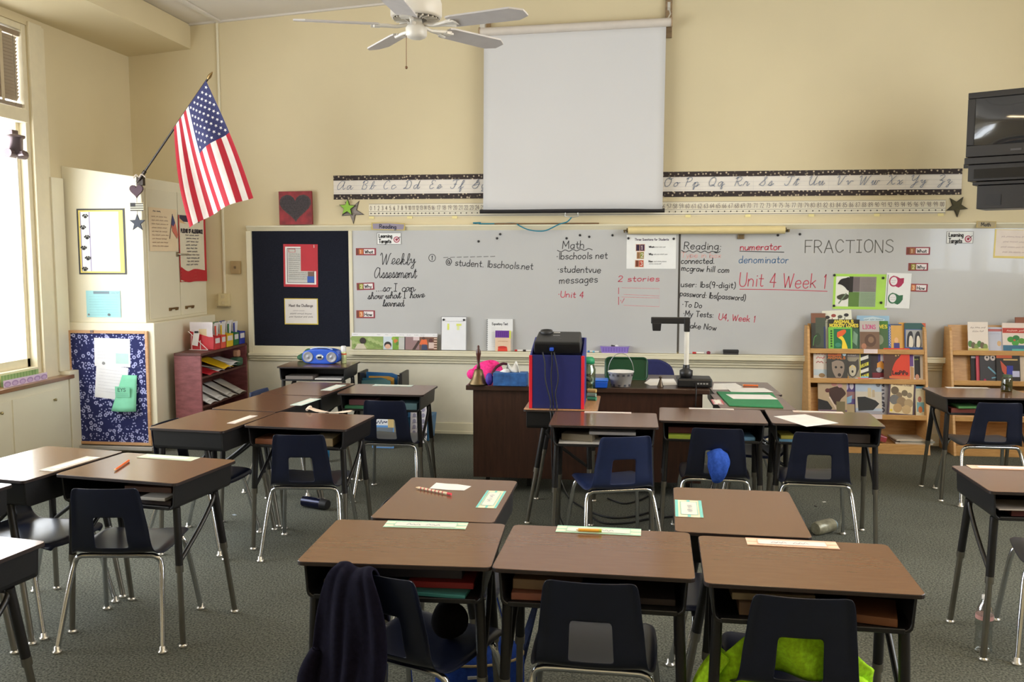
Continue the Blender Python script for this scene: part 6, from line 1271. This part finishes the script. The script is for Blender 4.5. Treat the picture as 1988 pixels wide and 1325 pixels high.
MB(mat((200, 200, 198), .5)).box(-.036, .205, .0935, .004, .225, .0960).obj('sticker', r); MB(mat((170, 170, 170), .5)).box(-.035, .14, .0915, .008, .146, .0928).obj('badge', r)
b = MB(mat((80, 80, 80), .5)); [b.lathe([(.004, 0), (.004, .002), (.0005, .0022)], 8, (-.02+.012*k, .07+.01*((k+1) % 2), .0882)) for k in range(4)]; tag(b.obj('buttons', r), kind='stuff')
b = MB(mat((40, 80, 190), .4)); b.box(-.045, -.020, .03, -.020, .004, .05); b.obj('blue_plug', r, bevel=.004)
CB = mat((20, 20, 22), .5)
for i, (x, pts) in enumerate(((-.03, [(0, 0), (.004, -.06), (-.002, -.16), (.01, -.30), (.012, -.335)]), (-.015, [(0, 0), (.02, -.10), (.026, -.17), (.01, -.26), (.02, -.335)]), (-.085, [(0, 0), (.015, -.07), (.02, -.18), (.05, -.30), (.05, -.335)]))):
    xc = (X0b+X1b)/2+x; P = [(xc+dx, Yf-.016-.004*i, zfr+.02+dz) for dx, dz in pts]; P += [(P[-1][0], Yf-.045, .716), (P[-1][0]+.01, 5.472, .66), (P[-1][0]+.02, 5.468, .3), (P[-1][0]+.05, 5.46, .012), (P[-1][0]+.3, 5.36+.05*i, .008)]
    tag(MB(CB).tube(smooth(P, 4), .0045, 6).obj('projector_cable'), ('black cable hanging from the blue plug of the projector', 'black cable with a thick connector down the blue box', 'black cable leftmost on the front of the blue box')[i], 'cable', 'projector cables')
# cables on the floor
for i, pl in enumerate((((1080, 905), (1100, 960), (1130, 985), (1180, 1005), (1235, 1002), (1290, 985)), ((1130, 985), (1165, 1014), (1215, 1016), (1260, 1008), (1320, 1002)), ((1180, 968), (1210, 978), (1240, 972), (1262, 962)))):
    P = [(lambda q_: (q_[0], q_[1], .007))(fl(x, y, .007)) for x, y in pl]; tag(MB(CB).tube(smooth(P, 5), .006, 6).obj('floor_cable'), ('long black cable curving on the carpet under the blue chair', 'second black cable looping on the carpet under the blue chair', 'short black cable end on the carpet under the blue chair')[i], 'cable', 'cables on the carpet')
# ------------------------------------------------------------------ things on the teacher desk and behind
TZ = .7625
def tp(px, py): return on(px, py, 2, TZ)
q = tp(929, 747); r = thing('hand_bell', 'brass hand bell with turned wooden handle on the teacher desk', 'bell', q)
MB(mat((120, 102, 74), .42, .85, var=.15)).lathe([(.001, .112), (.02, .11), (.030, .10), (.036, .075), (.045, .045), (.066, .012), (.070, .0), (.062, .002), (.04, .05), (.001, .09)][::-1], 22).obj('bell_cup', r)
MB(woodmat((64, 30, 22), (92, 48, 36), .3)).lathe([(.006, .108), (.014, .115), (.012, .135), (.009, .15), (.013, .19), (.018, .215), (.017, .235), (.009, .255), (.010, .265), (.006, .275), (.0005, .277)], 14).obj('handle', r)
q = on(945, 741, 2, TZ); b = MB(cmat((244, 60, 140))); b.grid(lambda u, v: ((.125+.01*math.sin(3*u*2*PI))*math.cos(2*PI*u)*math.cos(v*PI/2)**.7-.03*(1-v), .10*math.sin(2*PI*u)*math.cos(v*PI/2)**.7, .002+.125*math.sin(v*PI/2)+.012*math.sin(2*PI*u*2)*v), 28, 12); b.blob((-.115, -.06, .04), (.045, .05, .04))
r = thing('pink_cap', 'hot pink knit cap with dark band behind the bell', 'hat', (q.x+.0, q.y+.14, TZ)); b.obj('knit_body', r)
MB(mat((70, 16, 36), .8)).tube(smooth([(.03, -.10, .045), (.06, -.085, .095), (.10, -.05, .118), (.125, .0, .11)], 4), .010, 8).obj('band', r)
q = tp(950, 750); b = MB(mat((66, 44, 150), .6)); b.blob((0, 0, .045), (.028, .035, .044)); tag(b.obj('purple_pouch', loc=(q.x-.004, q.y+.03, TZ)), 'small purple pouch left of the tissue box', 'pouch')
a, b_ = tp(957, 750), tp(1022, 751); r = thing('tissue_box', 'mottled blue tissue box on the teacher desk', 'tissue box', (a.x, a.y, TZ)); w_ = b_.x-a.x
MB(mat((46, 96, 158), .6, var=.35, scale=22)).box(0, 0, .001, w_, .115, .092).obj('carton', r, bevel=.003)
b = MB(mat((236, 234, 226), .8)); b.grid(lambda u, v: (w_*.35+w_*.45*u, .055+.02*math.sin(u*8+v*3), .09+(.06*math.sin(PI*u)**.7+.025*math.sin(u*11))*v+.003), 14, 6); b.grid(lambda u, v: (w_*.15+w_*.5*u, .05+.02*math.cos(u*7), .09+.028*math.sin(PI*u)*v), 10, 4); b.obj('tissue', r, solid=.001)
q = on(1141, 772, 2, .7225); r = thing('craft_jar', 'glass jar of craft bits with green lid behind the blue box', 'jar', (-.258, 6.02, .7225))
MB(glass((214, 226, 214), .12)).lathe([(.044, .0), (.048, .01), (.048, .19), (.038, .215), (.038, .23), (.036, .23), (.036, .215), (.045, .19), (.045, .012), (.001, .008)], 20).obj('glass_body', r)
MB(mat((40, 150, 100), .5)).lathe([(.001, .228), (.041, .228), (.041, .255), (.03, .27), (.001, .272)], 18).obj('lid', r)
for i in range(7): a_ = i*2.4; MB(mat(((60, 60, 80), (200, 190, 160), (90, 110, 90), (150, 140, 110), (40, 60, 110), (190, 180, 190), (110, 80, 60))[i], .6)).tube([(.03*math.cos(a_), .03*math.sin(a_), .02+.02*i), (-.028*math.cos(a_+.5), -.028*math.sin(a_+.5), .05+.018*i)], .010, 7).obj('craft_stick', r)
for i, (dx, dy, z_, col, l) in enumerate(((.02, -.10, 0, (70, 150, 116), 'green rolled craft scrap at the foot of the blue box'), (.018, -.10, .025, (150, 176, 160), 'pale green rolled scrap atop the green one'), (.02, -.115, .055, (206, 176, 110), 'tan paper roll leaning at the blue box'))):
    b = MB(mat(col, .7)); b.tube([(-.245+dx-.03, 6.0+dy, .736+z_), (-.245+dx+.025, 6.0+dy-.02, .736+z_)], .0125, 10); tag(b.obj('paper_roll'), l, 'paper roll')
a, b_ = tp(1149, 754), tp(1180, 755); r = thing('pencil_box', 'bright blue plastic pencil box left of the bucket', 'box', ((a.x+b_.x)/2, a.y+.05, TZ)); w_ = (b_.x-a.x)/2
MB(mat((24, 84, 190), .3)).hexa([(-w_*.9, -.05, .001), (w_*.9, -.05, .001), (w_*.9, .05, .001), (-w_*.9, .05, .001), (-w_, -.055, .045), (w_, -.055, .045), (w_, .055, .045), (-w_, .055, .045)]).obj('tub', r, bevel=.006); MB(mat((40, 110, 214), .3)).box(-w_*1.03, -.058, .045, w_*1.03, .058, .058).obj('lid', r, bevel=.006)
a, b_ = on(1175, 746, 1, 6.62), on(1256, 745, 1, 6.62); h_ = on(1215, 694, 1, 6.68)[2]-TZ; r = thing('green_organizer', 'dark green plastic tray standing upright behind the bucket', 'tray', ((a.x+b_.x)/2, 6.63, TZ)); w_ = (b_.x-a.x)/2; GN = mat((6, 62, 36), .3)
b = MB(GN); b.T = Matrix.Rotation(-.16, 4, 'X'); b.prism(rrect(-w_, .0, w_, h_, .03), 0, .006, 1); b.obj('panel', r)
b = MB(GN); b.T = Matrix.Rotation(-.16, 4, 'X'); P = rrect(-w_, .0, w_, h_, .03); b.tube([(x, -.004, z) for x, z in P]+[(P[0][0], -.004, P[0][1])], .008, 6); b.obj('rim', r)
q = tp(1205, 752); r = thing('bucket', 'small white bucket with black checks and wire handle', 'bucket', (q.x, q.y+.045, TZ)); rb, rt_, hb = .066, .088, on(1205, 722, 1, q.y+.045)[2]-TZ
MB(mat((226, 222, 216), .4)).lathe([(.001, .002), (rb, .002), (rt_, hb), (rt_+.003, hb), (rt_+.003, hb+.004), (rt_-.003, hb+.003), (rb-.004, .006), (.001, .006)], 28).obj('pail', r)
for zz_, n_ in ((hb-.018, 14), (.012, 11)):
    rr_ = rb+(rt_-rb)*zz_/hb+.0012
    for k in range(n_): a_ = 2*PI*k/n_; b = MB(mat((60, 58, 64), .5)); b.T = Matrix.Rotation(a_, 4, 'Z') @ Matrix.Translation((rr_, 0, zz_)); b.box(-.001, -.008, -.007, .0015, .008, .007); b.obj('check', r)
MB(mat((170, 170, 172), .3, .8)).tube([(rt_*math.cos(a_), -.02*math.sin(a_), hb-.005+(.135)*math.sin(a_)) for a_ in [PI*i/20 for i in range(21)]], .0025, 6).obj('handle', r)
poly_sheet([(1251, 744), (1262, 736), (1308, 736), (1316, 748), (1262, 749)], 'white paper on the teacher desk left of the document camera', z=TZ)
q = tp(1282, 751.5); MB_ = MB(mat((86, 74, 60), .35, .7)); MB_.lathe([(.022, 0), (.022, .004), (.016, .02), (.009, .045), (.006, .058), (.011, .062), (.012, .070), (.001, .074)], 12); tag(MB_.obj('small_bell', loc=(q.x, q.y, TZ)), 'tiny dark bell standing before the white paper', 'bell')
poly_sheet([(1183, 751), (1220, 747), (1262, 752), (1240, 758)], 'dark patterned mat under the bucket', z=TZ-.0004, col=(88, 84, 60)) if False else None
# document camera
DM_ = mat((28, 28, 30), .4, var=.06); DY = 6.33
def dc(px, py): return on(px, py, 1, DY)
q0, q1 = dc(1314, 757), dc(1382, 738); r = thing('document_camera', 'black document camera with white column on the teacher desk', 'document camera', ((q0.x+q1.x)/2, DY, TZ)); O = r.location
w_ = (q1.x-q0.x)/2; MB(DM_).box(-w_, -.06, .002, w_, .13, .062).obj('base', r, bevel=.012)
b = MB(mat((150, 150, 152), .4)); [b.box(.015+.02*k, -.063, .025, .028+.02*k, -.058, .035) for k in range(4)]; tag(b.obj('ports', r), kind='stuff')
cx = dc(1333, 700).x-O.x; z1, z2, z3, z4 = [dc(1333, v)[2]-TZ for v in (735, 715, 645, 617)]
MB(DM_).lathe([(.03, .060), (.034, z1-.0), (.045, z1+.015), (.045, z2-.02), (.024, z2-.008), (.022, z2+.02)], 18, (cx, .03, 0)).obj('swivel', r)
MB(mat((226, 222, 210), .4)).tube([(cx, .03, z2), (cx, .03, z3+.01)], .017, 14).obj('column', r)
MB(DM_).box(cx-.02, .01, z3, cx+.02, .05, z4).obj('elbow', r, bevel=.004)
xl = dc(1264, 620).x-O.x; MB(DM_).box(xl, .012, z4-.045, cx+.018, .048, z4).obj('arm', r, bevel=.006)
xh = dc(1275, 635).x-O.x; MB(DM_).hexa([(xh-.027, .0, z3+.005), (xh+.027, .0, z3+.005), (xh+.027, .06, z3+.005), (xh-.027, .06, z3+.005), (xh-.032, -.003, z4-.04), (xh+.032, -.003, z4-.04), (xh+.032, .063, z4-.04), (xh-.032, .063, z4-.04)]).obj('camera_head', r, bevel=.003)
b = MB(CB); P = [(O.x+.0, DY-.062, TZ+.03), (O.x+.003, 6.19, TZ+.01), (O.x-.0, 6.165, TZ-.08), (O.x-.01, 6.17, .4), (O.x-.02, 6.16, .02)]; tag(b.tube(smooth(P, 4), .004, 6).obj('camera_cable'), 'black cable dropping from the document camera over the desk edge', 'cable')
# office chair behind
r = thing('office_chair', 'dark blue office chair with rounded back behind the teacher desk', 'chair', (on(1258, 720, 1, 7.30).x, 7.37, 0)); OB = mat((30, 34, 84), .8, var=.1, scale=50)
tz = on(1258, 699, 1, 7.34)[2]
b = MB(OB); b.prism(smooth([(-.20, .58), (-.215, .66), (-.19, tz-.06), (-.10, tz-.005), (0, tz), (.10, tz-.005), (.19, tz-.06), (.215, .66), (.20, .58)], 4), -.03, .03, 1); b.obj('backrest', r, bevel=.012)
MB(OB).box(-.23, .06-.5, .44, .23, .0, .51).obj('seat', r, bevel=.03); MB(BLKM).tube([(0, .02, .46), (0, .05, .62)], .02, 8).obj('back_stem', r); MB(BLKM).tube([(0, -.2, .06), (0, -.2, .45)], .025, 10).obj('gas_column', r)
for k in range(5): a_ = 2*PI*k/5; lg = MB(BLKM).tube([(0, -.2, .09), (.27*math.cos(a_), -.2+.27*math.sin(a_), .065)], .018, 8).obj('leg', r); MB(BLKM).blob((.27*math.cos(a_), -.2+.27*math.sin(a_), .03), (.025, .025, .03)).obj('caster', lg)
# ------------------------------------------------------------------ ledge of the whiteboard
LZ, LY = .7905, YB-.06
def lx(px): return on(px, 684, 1, LY).x
c = Card(lx(849)-lx(683), .152, (166, 33), (238, 236, 236)); c.rect(0, 7, 166, 33, (150, 170, 100))
for i in range(26): c.disc(2+i*2.6, 12+(i*7 % 18), 5, ((146, 170, 96), (170, 186, 120), (126, 150, 80))[i % 3], 4)
c.rect(62, 7, 80, 33, (206, 218, 226)); c.rect(80, 7, 96, 33, (120, 160, 60)); [c.disc(82+4*i, 11+(i*5 % 18), 4, ((150, 180, 60), (206, 120, 60), (90, 140, 50))[i % 3]) for i in range(4)]; c.rect(92, 8, 104, 33, (196, 196, 190)); c.rect(103, 7, 105, 33, (60, 56, 60)); c.rect(105, 7, 132, 33, (150, 120, 120)); c.poly([(118, 33), (132, 10), (136, 12), (124, 33)], (70, 50, 44)); c.rect(120, 7, 134, 14, (220, 200, 200)); c.rect(132, 7, 166, 33, (120, 84, 66))
c.disc(22, 16, 6, (50, 38, 32), 6.5); c.poly([(6, 33), (12, 22), (24, 22), (30, 33)], (206, 196, 176)); c.disc(71, 24, 7, (40, 34, 34)); c.disc(71, 27, 5.5, (222, 176, 150), 5); c.poly([(132, 22), (136, 12), (146, 12), (148, 22), (142, 24)], (228, 110, 60)); c.disc(140, 9.5, 3, (90, 60, 50)); c.poly([(136, 33), (137, 22), (146, 22), (148, 33)], (60, 70, 100)); c.disc(154, 14, 4, (90, 50, 46)); c.rect(150, 18, 160, 30, (214, 190, 180)); [c.rect(160, 9+5*k, 166, 11+5*k, (226, 200, 180)) for k in range(5)]
for x in (4, 50, 66, 78, 94, 108, 122, 134, 158): c.scrawl(x, 4, x+8, 1.6, (150, 150, 154))
c.place('photo_banner', 'long photo banner of children and gardens standing on the ledge', 'banner', (lx(683), LY+.0, LZ), tilt=.08)
r = thing('magnet_board', 'small white board with two black magnets standing on the ledge', 'board', (lx(857), LY-.01, LZ)); c = Card(lx(906)-lx(857), on(880, 615, 1, LY).z-LZ, (50, 66), (234, 234, 236), thick=.012); c.rect(12, 14, 16, 26, (222, 228, 110)); c.rect(30, 14, 40, 18, (222, 228, 110)); c.rect(31, 18, 36, 26, (226, 232, 170)); c.frame(0, 0, 50, 66, .8, (110, 110, 112)); c.scrawl(8, 10, 44, 1.4, (170, 170, 174)); ob = c.place('white_panel', None, None, (0, 0, 0), tilt=.09); ob.parent = r; h_ = c.h
for x in (5/50, 45/50): b = MB(MAG); b.lathe([(.010, 0), (.010, .006), (.001, .008)], 12); ob = b.obj('magnet', r, (c.w*x, -.014+h_*.9*.09, h_*.905), (PI/2, 0, 0))
c = Card(lx(995)-lx(946), on(970, 620, 1, LY).z-LZ, (48, 64), (230, 230, 228), thick=.01); c.text('Expository Text', 9, 12, 4.6, (90, 90, 90), 1, 30); [c.scrawl(8, 19+k*4, 30, 1.2, (190, 190, 192)) for k in range(10)]; r = thing('spiral_book', 'white spiral bound Expository Text book on the ledge', 'book', (lx(946), LY+.01, LZ)); ob = c.place('cover', None, None, (0, 0, 0), tilt=.08); ob.parent = r
for k in range(16): b = MB(mat((30, 30, 32), .4)); zz_ = .012+k*(c.h-.02)/15; b.tube([(.006*math.cos(a_)-.001, zz_*.08-.004+.008*math.sin(a_), zz_) for a_ in [2*PI*i/8 for i in range(9)]], .0016, 4, caps=False); b.obj('coil', r)
c = Card(lx(992)-lx(962), on(975, 642, 1, LY).z-LZ, (30, 41), (226, 196, 166), thick=.004); c.rect(0, 0, 27, 14, (104, 50, 150)); [c.rect(2+4*k, 2, 3+4*k, 12, (84, 36, 126)) for k in range(6)]; c.rect(27, 0, 30, 16, (220, 226, 80)); c.poly([(5, 41), (6, 33), (23, 33), (24, 41)], (222, 66, 46)); c.disc(14, 33, 9, (196, 46, 36), 2.4); c.scrawl(6, 22, 24, 2, (190, 140, 110)); c.place('purple_booklet', 'purple topped booklet with red pot in front of the spiral book', 'book', (lx(962), LY-.022, LZ), tilt=.08)
def marker(px0, px1, col, label, cap=None, y=LY-.025):
    a, b_ = lx(px0), lx(px1); r = thing('marker_pen', label, 'marker', (a, y, LZ+.009), group='markers on the ledge'); L = b_-a
    MB(mat((232, 228, 220), .4)).tube([(L*.3, 0, 0), (L, 0, 0)], .008, 8).obj('barrel', r); MB(mat(col, .4)).tube([(0, 0, 0), (L*.32, 0, 0)], .0088, 8).obj('cap', r); MB(mat(col, .4)).tube([(L*.96, 0, 0), (L*1.01, 0, 0)], .0078, 8).obj('end_plug', r)
marker(1000, 1016, (200, 50, 50), 'red marker right of the spiral book'); marker(1016, 1034, (50, 40, 40), 'dark red marker beside the blue box'); marker(1141, 1154, (60, 130, 200), 'blue capped marker just right of the blue box'); marker(1151, 1163, (120, 190, 214), 'pale blue marker left of the purple basket', y=LY-.045); marker(1344, 1366, (196, 46, 46), 'red marker right of the document camera column')
q = lx(1375); tag(MB(mat((130, 40, 60), .6)).lathe([(.012, 0), (.017, .006), (.017, .02), (.008, .026), (.001, .027)], 12).obj('red_dome', loc=(q, LY-.03, LZ)), 'small dark red dome beside the red marker', 'dome')  # low dark red dome, use unknown
r = thing('purple_basket', 'purple plastic basket on the whiteboard ledge', 'basket', ((lx(1166)+lx(1221))/2, LY-.0, LZ)); w_ = (lx(1221)-lx(1166))/2; PU = mat((150, 126, 206), .5); b = MB(PU)
for (a0, b0, a1, b1) in ((-1, -1, 1, -1), (1, -1, 1, 1), (1, 1, -1, 1), (-1, 1, -1, -1)):
    b.add([(a0*w_*.9, b0*.038, .0), (a1*w_*.9, b1*.038, 0), (a1*w_, b1*.044, .055), (a0*w_, b0*.044, .055)], [(0, 1, 2, 3)])
b.box(-w_*.9, -.038, 0, w_*.9, .038, .003); b.obj('basket_body', r, solid=.003)
MB(PU).tube([(-w_, -.044, .055), (w_, -.044, .055), (w_, .044, .055), (-w_, .044, .055), (-w_, -.044, .055)], .004, 6).obj('rim', r)
b = MB(mat((110, 88, 170), .6)); [b.box(-w_*.85+.024*k, -.0445+.0, .014+.013*j, -w_*.85+.013+.024*k, -.0395, .021+.013*j) for k in range(10) for j in range(3)]; tag(b.obj('slots', r), kind='stuff')
tag(MB(mat((50, 46, 52), .6)).box(-.02, -.01, 0, .02, .012, .016).obj('basket_clip', loc=(lx(1190), LY-.0, LZ+.048), rot=(.3, .2, 0), bevel=.003), 'dark clip poking out of the purple basket', 'clip'); tag(MB(mat((226, 226, 226), .6)).blob((0, 0, 0), (.018, .016, .012)).obj('white_eraser', loc=(lx(1197), LY, LZ+.057)), 'white eraser poking out of the purple basket', 'eraser')
a, b_ = lx(1403), lx(1433); r = thing('board_eraser', 'black felt board eraser on the whiteboard ledge', 'eraser', ((a+b_)/2, LY-.03, LZ)); MB(mat((36, 34, 34), .6)).box(-(b_-a)/2, -.025, .018, (b_-a)/2, .025, .042).obj('handle', r, bevel=.005); MB(mat((64, 60, 58), .95)).box(-(b_-a)/2+.003, -.023, 0, (b_-a)/2-.003, .023, .018).obj('felt', r)
# ------------------------------------------------------------------ boombox desk corner
NZ = .7225; q = on(620, 708, 2, NZ); r = thing('boombox', 'blue oval boombox with two grey speakers', 'radio', (q.x, q.y+.09, NZ)); w_ = .165; BB = mat((34, 86, 200), .3, var=.03)
b = MB(BB); P = smooth([(-.165, .06), (-.15, .105), (-.09, .125), (0, .132), (.09, .125), (.15, .105), (.165, .06), (.15, .02), (.10, .003), (0, .0), (-.10, .003), (-.15, .02), (-.165, .06)], 3)[:-1]; b.prism(P, -.075, .075, 1); b.obj('body', r, bevel=.012, seg=3)
for s in (-1, 1):
    b = MB(mat((150, 152, 160), .4, .3)); b.T = Matrix.Translation((s*.105, -.076, .062)) @ Matrix.Rotation(PI/2, 4, 'X'); b.lathe([(.046, 0), (.046, .006), (.040, .008), (.03, .002), (.012, .004), (.001, .010)], 22); b.obj('speaker', r)
b = MB(mat((206, 210, 214), .3, .4)); b.T = Matrix.Translation((0, -.076, .062)) @ Matrix.Rotation(PI/2, 4, 'X'); b.lathe([(.034, 0), (.034, .005), (.001, .006)], 20, sy=.75); b.obj('display_surround', r); MB(mat((30, 36, 44), .2)).box(-.018, -.086, .052, .018, -.080, .070).obj('display', r)
MB(mat((60, 60, 70), .3)).lathe([(.05, .128), (.05, .137), (.001, .138)], 18, (0, .01, 0)).obj('disc_lid', r); MB(mat((190, 206, 230), .3)).tube(smooth([(-.10, -.03, .125), (-.05, -.035, .140), (.05, -.035, .140), (.10, -.03, .125)], 3), .005, 6).obj('handle', r)
b = MB(cmat((70, 110, 84))); q2 = on(583, 702, 2, NZ); b.blob((0, 0, .03), (.07, .05, .04)); b.blob((.02, .02, .06), (.05, .05, .045)); b.blob((-.045, .0, .025), (.04, .04, .028)); tag(b.obj('green_cloth', loc=(q2.x+.02, q2.y+.10, NZ)), 'crumpled green cloth behind the boombox', 'cloth')
q2 = on(666, 706, 2, NZ); r = thing('spray_can', 'white capped spray can with green and yellow label', 'can', (q2.x, q2.y+.02, NZ)); MB(mat((196, 206, 150), .35, .2, var=.2, scale=30)).lathe([(.001, 0), (.024, .0), (.025, .004), (.025, .10), (.02, .108), (.001, .108)], 18).obj('canister', r); MB(mat((230, 230, 228), .4)).lathe([(.024, .10), (.024, .145), (.018, .152), (.001, .153)], 18).obj('cap', r); MB(mat((214, 90, 50), .5)).lathe([(.0256, .075), (.0256, .088)], 18).obj('label_band', r)
# book crate behind the middle cluster
qa, qb = on(698, 745, 1, 7.75), on(779, 745, 1, 7.75); zt = on(740, 724, 1, 7.75).z; r = thing('book_stand', 'low black stand of upright folders beside the boombox desk', 'stand', ((qa.x+qb.x)/2, 7.85, 0)); w_ = (qb.x-qa.x)/2
for s in (-1, 1): MB(BLKM).box(s*w_-.012, -.12, 0, s*w_+.012, .14, zt).obj('end_panel', r, bevel=.004)
MB(BLKM).box(-w_, -.12, .36, w_, .14, .38).obj('shelf', r); MB(BLKM).box(-w_, .125, .38, w_, .14, zt-.05).obj('back_panel', r)
for i, (x0, x1, h_, y0, col, l) in enumerate(((704, 760, 738, -.09, (72, 112, 114), 'grey-green folder at the front of the black stand'), (701, 752, 734, -.05, (40, 96, 120), 'dark teal folder in the black stand'), (716, 765, 731, .0, (202, 150, 60), 'tan orange folder in the black stand'), (710, 770, 724, .045, (36, 100, 160), 'blue folder in the black stand'), (730, 772, 727, .085, (214, 220, 226), 'white folder at the back of the black stand'))):
    xa, xb = on(x0, 740, 1, 7.85+y0).x-r.location.x, on(x1, 740, 1, 7.85+y0).x-r.location.x; h2 = on(740, h_, 1, 7.85+y0).z-.381; b = MB(mat(col, .5)); b.T = Matrix.Translation((r.location.x, 7.85+y0, .381)) @ Matrix.Rotation(.03*(i-2), 4, 'Y'); b.prism([(xa, 0), (xb, 0), (xb, h2*.93), (xb-.05, h2), (xa, h2)], 0, .012, 1); tag(b.obj('folder'), l, 'folder', 'folders in the black stand')
# blue crate and bag on the floor by the back wall
q = on(838, 838, 2, 0); r = thing('blue_crate', 'blue storage crate of papers on the floor by the back wall', 'crate', (q.x-.03, 8.03, 0)); b = MB(mat((60, 120, 170), .4)); b.hexa([(-.10, -.12, 0), (.10, -.12, 0), (.10, .13, 0), (-.10, .13, 0), (-.12, -.14, .22), (.12, -.14, .22), (.12, .15, .22), (-.12, .15, .22)]); b.obj('crate_body', r, bevel=.006)
MB(mat((224, 206, 170), .7)).box(-.08, -.02, .20, .07, .0, .29).obj('tan_file', r, bevel=.002); MB(mat((226, 226, 222), .7)).box(-.09, .05, .20, .08, .07, .31).obj('white_file', r, bevel=.002); MB(mat((90, 150, 200), .4)).box(-.10, -.09, .20, .05, -.05, .27).obj('blue_file', r, bevel=.004)
a, b_ = on(796, 848, 1, 7.80), on(828, 800, 1, 7.80); c = Card(b_.x-a.x, .34, (34, 60), (216, 212, 216)); [c.disc(8+9*(i % 3), 8+9*(i//3), 3.4, (150, 146, 170)) for i in range(18)]; [c.scrawl(4, 12+9*k, 30, 3, (120, 116, 130)) for k in range(6)]; c.place('picture_sheet', 'white sheet with grey drawings standing by the blue crate', 'paper', (a.x, 7.80, .005), tilt=.12)
a, b_ = on(722, 832, 1, 7.55), on(764, 812, 1, 7.55); c = Card(b_.x-a.x, b_.z, (44, 60), (90, 150, 214)); c.rect(2, 3, 32, 16, (226, 228, 232)); c.scrawl(4, 13, 30, 8, (40, 50, 90)); c.rect(32, 3, 44, 20, (206, 180, 120)); c.rect(2, 20, 42, 58, (110, 120, 130)); c.place('blue_poster_board', 'blue and white printed board glimpsed through a chair back', 'poster', (a.x, 7.55, .004), tilt=.05)
# ------------------------------------------------------------------ bottles and bits on the floor
q = on(613, 977, 2, .037); r = thing('black_tumbler', 'shiny dark blue tumbler lying on the carpet', 'bottle', (q.x, q.y, .037), -.35); MB(mat((24, 28, 52), .12, .5)).tube([(-.10, 0, 0), (.05, 0, 0)], .036, 16).obj('body', r); MB(mat((26, 24, 26), .5)).tube([(.05, 0, 0), (.075, 0, 0), (.10, 0, 0)], [.037, .034, .03], 16).obj('lid', r)
q = on(1600, 1023, 2, .0415); r = thing('patterned_bottle', 'grey and tan patterned bottle lying on the carpet', 'bottle', (q.x, q.y, .0415), .7); MB(mat((150, 146, 124), .35, .2, var=.35, scale=26)).tube([(-.08, 0, 0), (-.065, 0, 0), (.065, 0, 0), (.08, 0, 0)], [.034, .041, .041, .032], 16).obj('body', r); MB(mat((120, 140, 150), .4)).tube([(.08, 0, 0), (.095, 0, 0)], .026, 12).obj('cap', r)
q = on(1908, 1276, 2, 0); r = thing('water_bottle', 'clear plastic water bottle standing beside a desk leg', 'bottle', (q.x+.02, q.y+.055, 0)); zz_ = .25
MB(glass((232, 236, 236), .26, .08)).lathe([(.001, .004), (.030, .0), (.034, .01), (.034, .03), (.032, .035), (.034, .05), (.032, .055), (.034, .07), (.032, .075), (.033, .10), (.031, .105), (.035, .12), (.035, .165), (.028, .195), (.014, .22), (.0125, .235), (.001, .236)], 22).obj('bottle_body', r)
MB(mat((232, 232, 230), .4)).lathe([(.0145, .228), (.0145, .245), (.001, .246)], 14).obj('cap', r); MB(mat((196, 150, 146), .5)).lathe([(.0356, .145), (.0352, .163)], 20).obj('label_band', r)
q = on(632, 897, 2, 0); tag(MB(mat((30, 150, 220), .4)).lathe([(.001, .002), (.03, .0), (.036, .12), (.034, .12), (.028, .006), (.001, .006)], 18).obj('blue_cup', loc=(q.x, q.y, 0)), 'bright blue cup standing on the carpet beyond the desks', 'cup')
q = on(920, 1312, 2, .15); r = thing('backpack', 'royal blue school bag on the carpet between front desks', 'bag', (q.x-.0, q.y+.14, 0), .3); b = MB(cmat((34, 62, 140))); b.grid(lambda u, v: ((.17+.01*math.sin(4*PI*u))*math.cos(2*PI*u)*(1-.25*max(0, v-.7)/.3)*(1 if v < 1 else .02), .10*math.sin(2*PI*u)*(1-.3*max(0, v-.7)/.3)*(1 if v < 1 else .02), .21*v+.012*math.sin(2*PI*u*2)*v), 28, 12); b.obj('bag_body', r)
MB(mat((160, 140, 100), .6)).tube([(.165*math.cos(a_), .098*math.sin(a_), .165) for a_ in [2*PI*i/24 for i in range(25)]], .005, 6).obj('zip_line', r); MB(mat((186, 190, 200), .6)).box(-.06, -.104, .12, -.02, -.096, .13).obj('badge', r)
MB(cmat((44, 54, 84))).hexa([(.12, .02, .0), (.15, .02, .0), (.15, .10, .0), (.12, .10, .0), (.22, .02, .30), (.23, .02, .34), (.23, .10, .34), (.22, .10, .30)]).obj('strap', r)
for i, (x, y, s_, col, l) in enumerate(((1600, 975, .012, (220, 216, 206), 'tiny white paper scrap on the carpet right of the front cluster'), (1583, 983, .014, (40, 38, 36), 'tiny dark scrap on the carpet beside the white one'), (455, 1000, .015, (150, 160, 170), 'pale scrap on the carpet near the dark tumbler'))): q_ = fl(x, y, .002); tag(MB(mat(col, .7)).box(-s_, -s_*.6, 0, s_, s_*.6, .002).obj('paper_scrap', loc=(q_[0], q_[1], .0005), rot=(0, 0, .5+i)), l, 'scrap')
q = on(1954, 760, 2, DZ); r = thing('small_jar', 'small dark jar with yellow-green contents on the right desk', 'jar', (q.x, q.y+.0, DZ)); MB(glass((170, 180, 120), .12)).lathe([(.001, .003), (.034, .0), (.036, .01), (.036, .085), (.03, .10), (.028, .10), (.033, .084), (.033, .012), (.001, .010)], 18).obj('glass_body', r); b = MB(mat((150, 150, 40), .5, var=.4, scale=60)); b.lathe([(.001, .012), (.031, .012), (.031, .05), (.001, .058)], 16); b.obj('contents', r); MB(mat((60, 76, 50), .5)).lathe([(.031, .098), (.031, .115), (.001, .116)], 16).obj('lid', r)
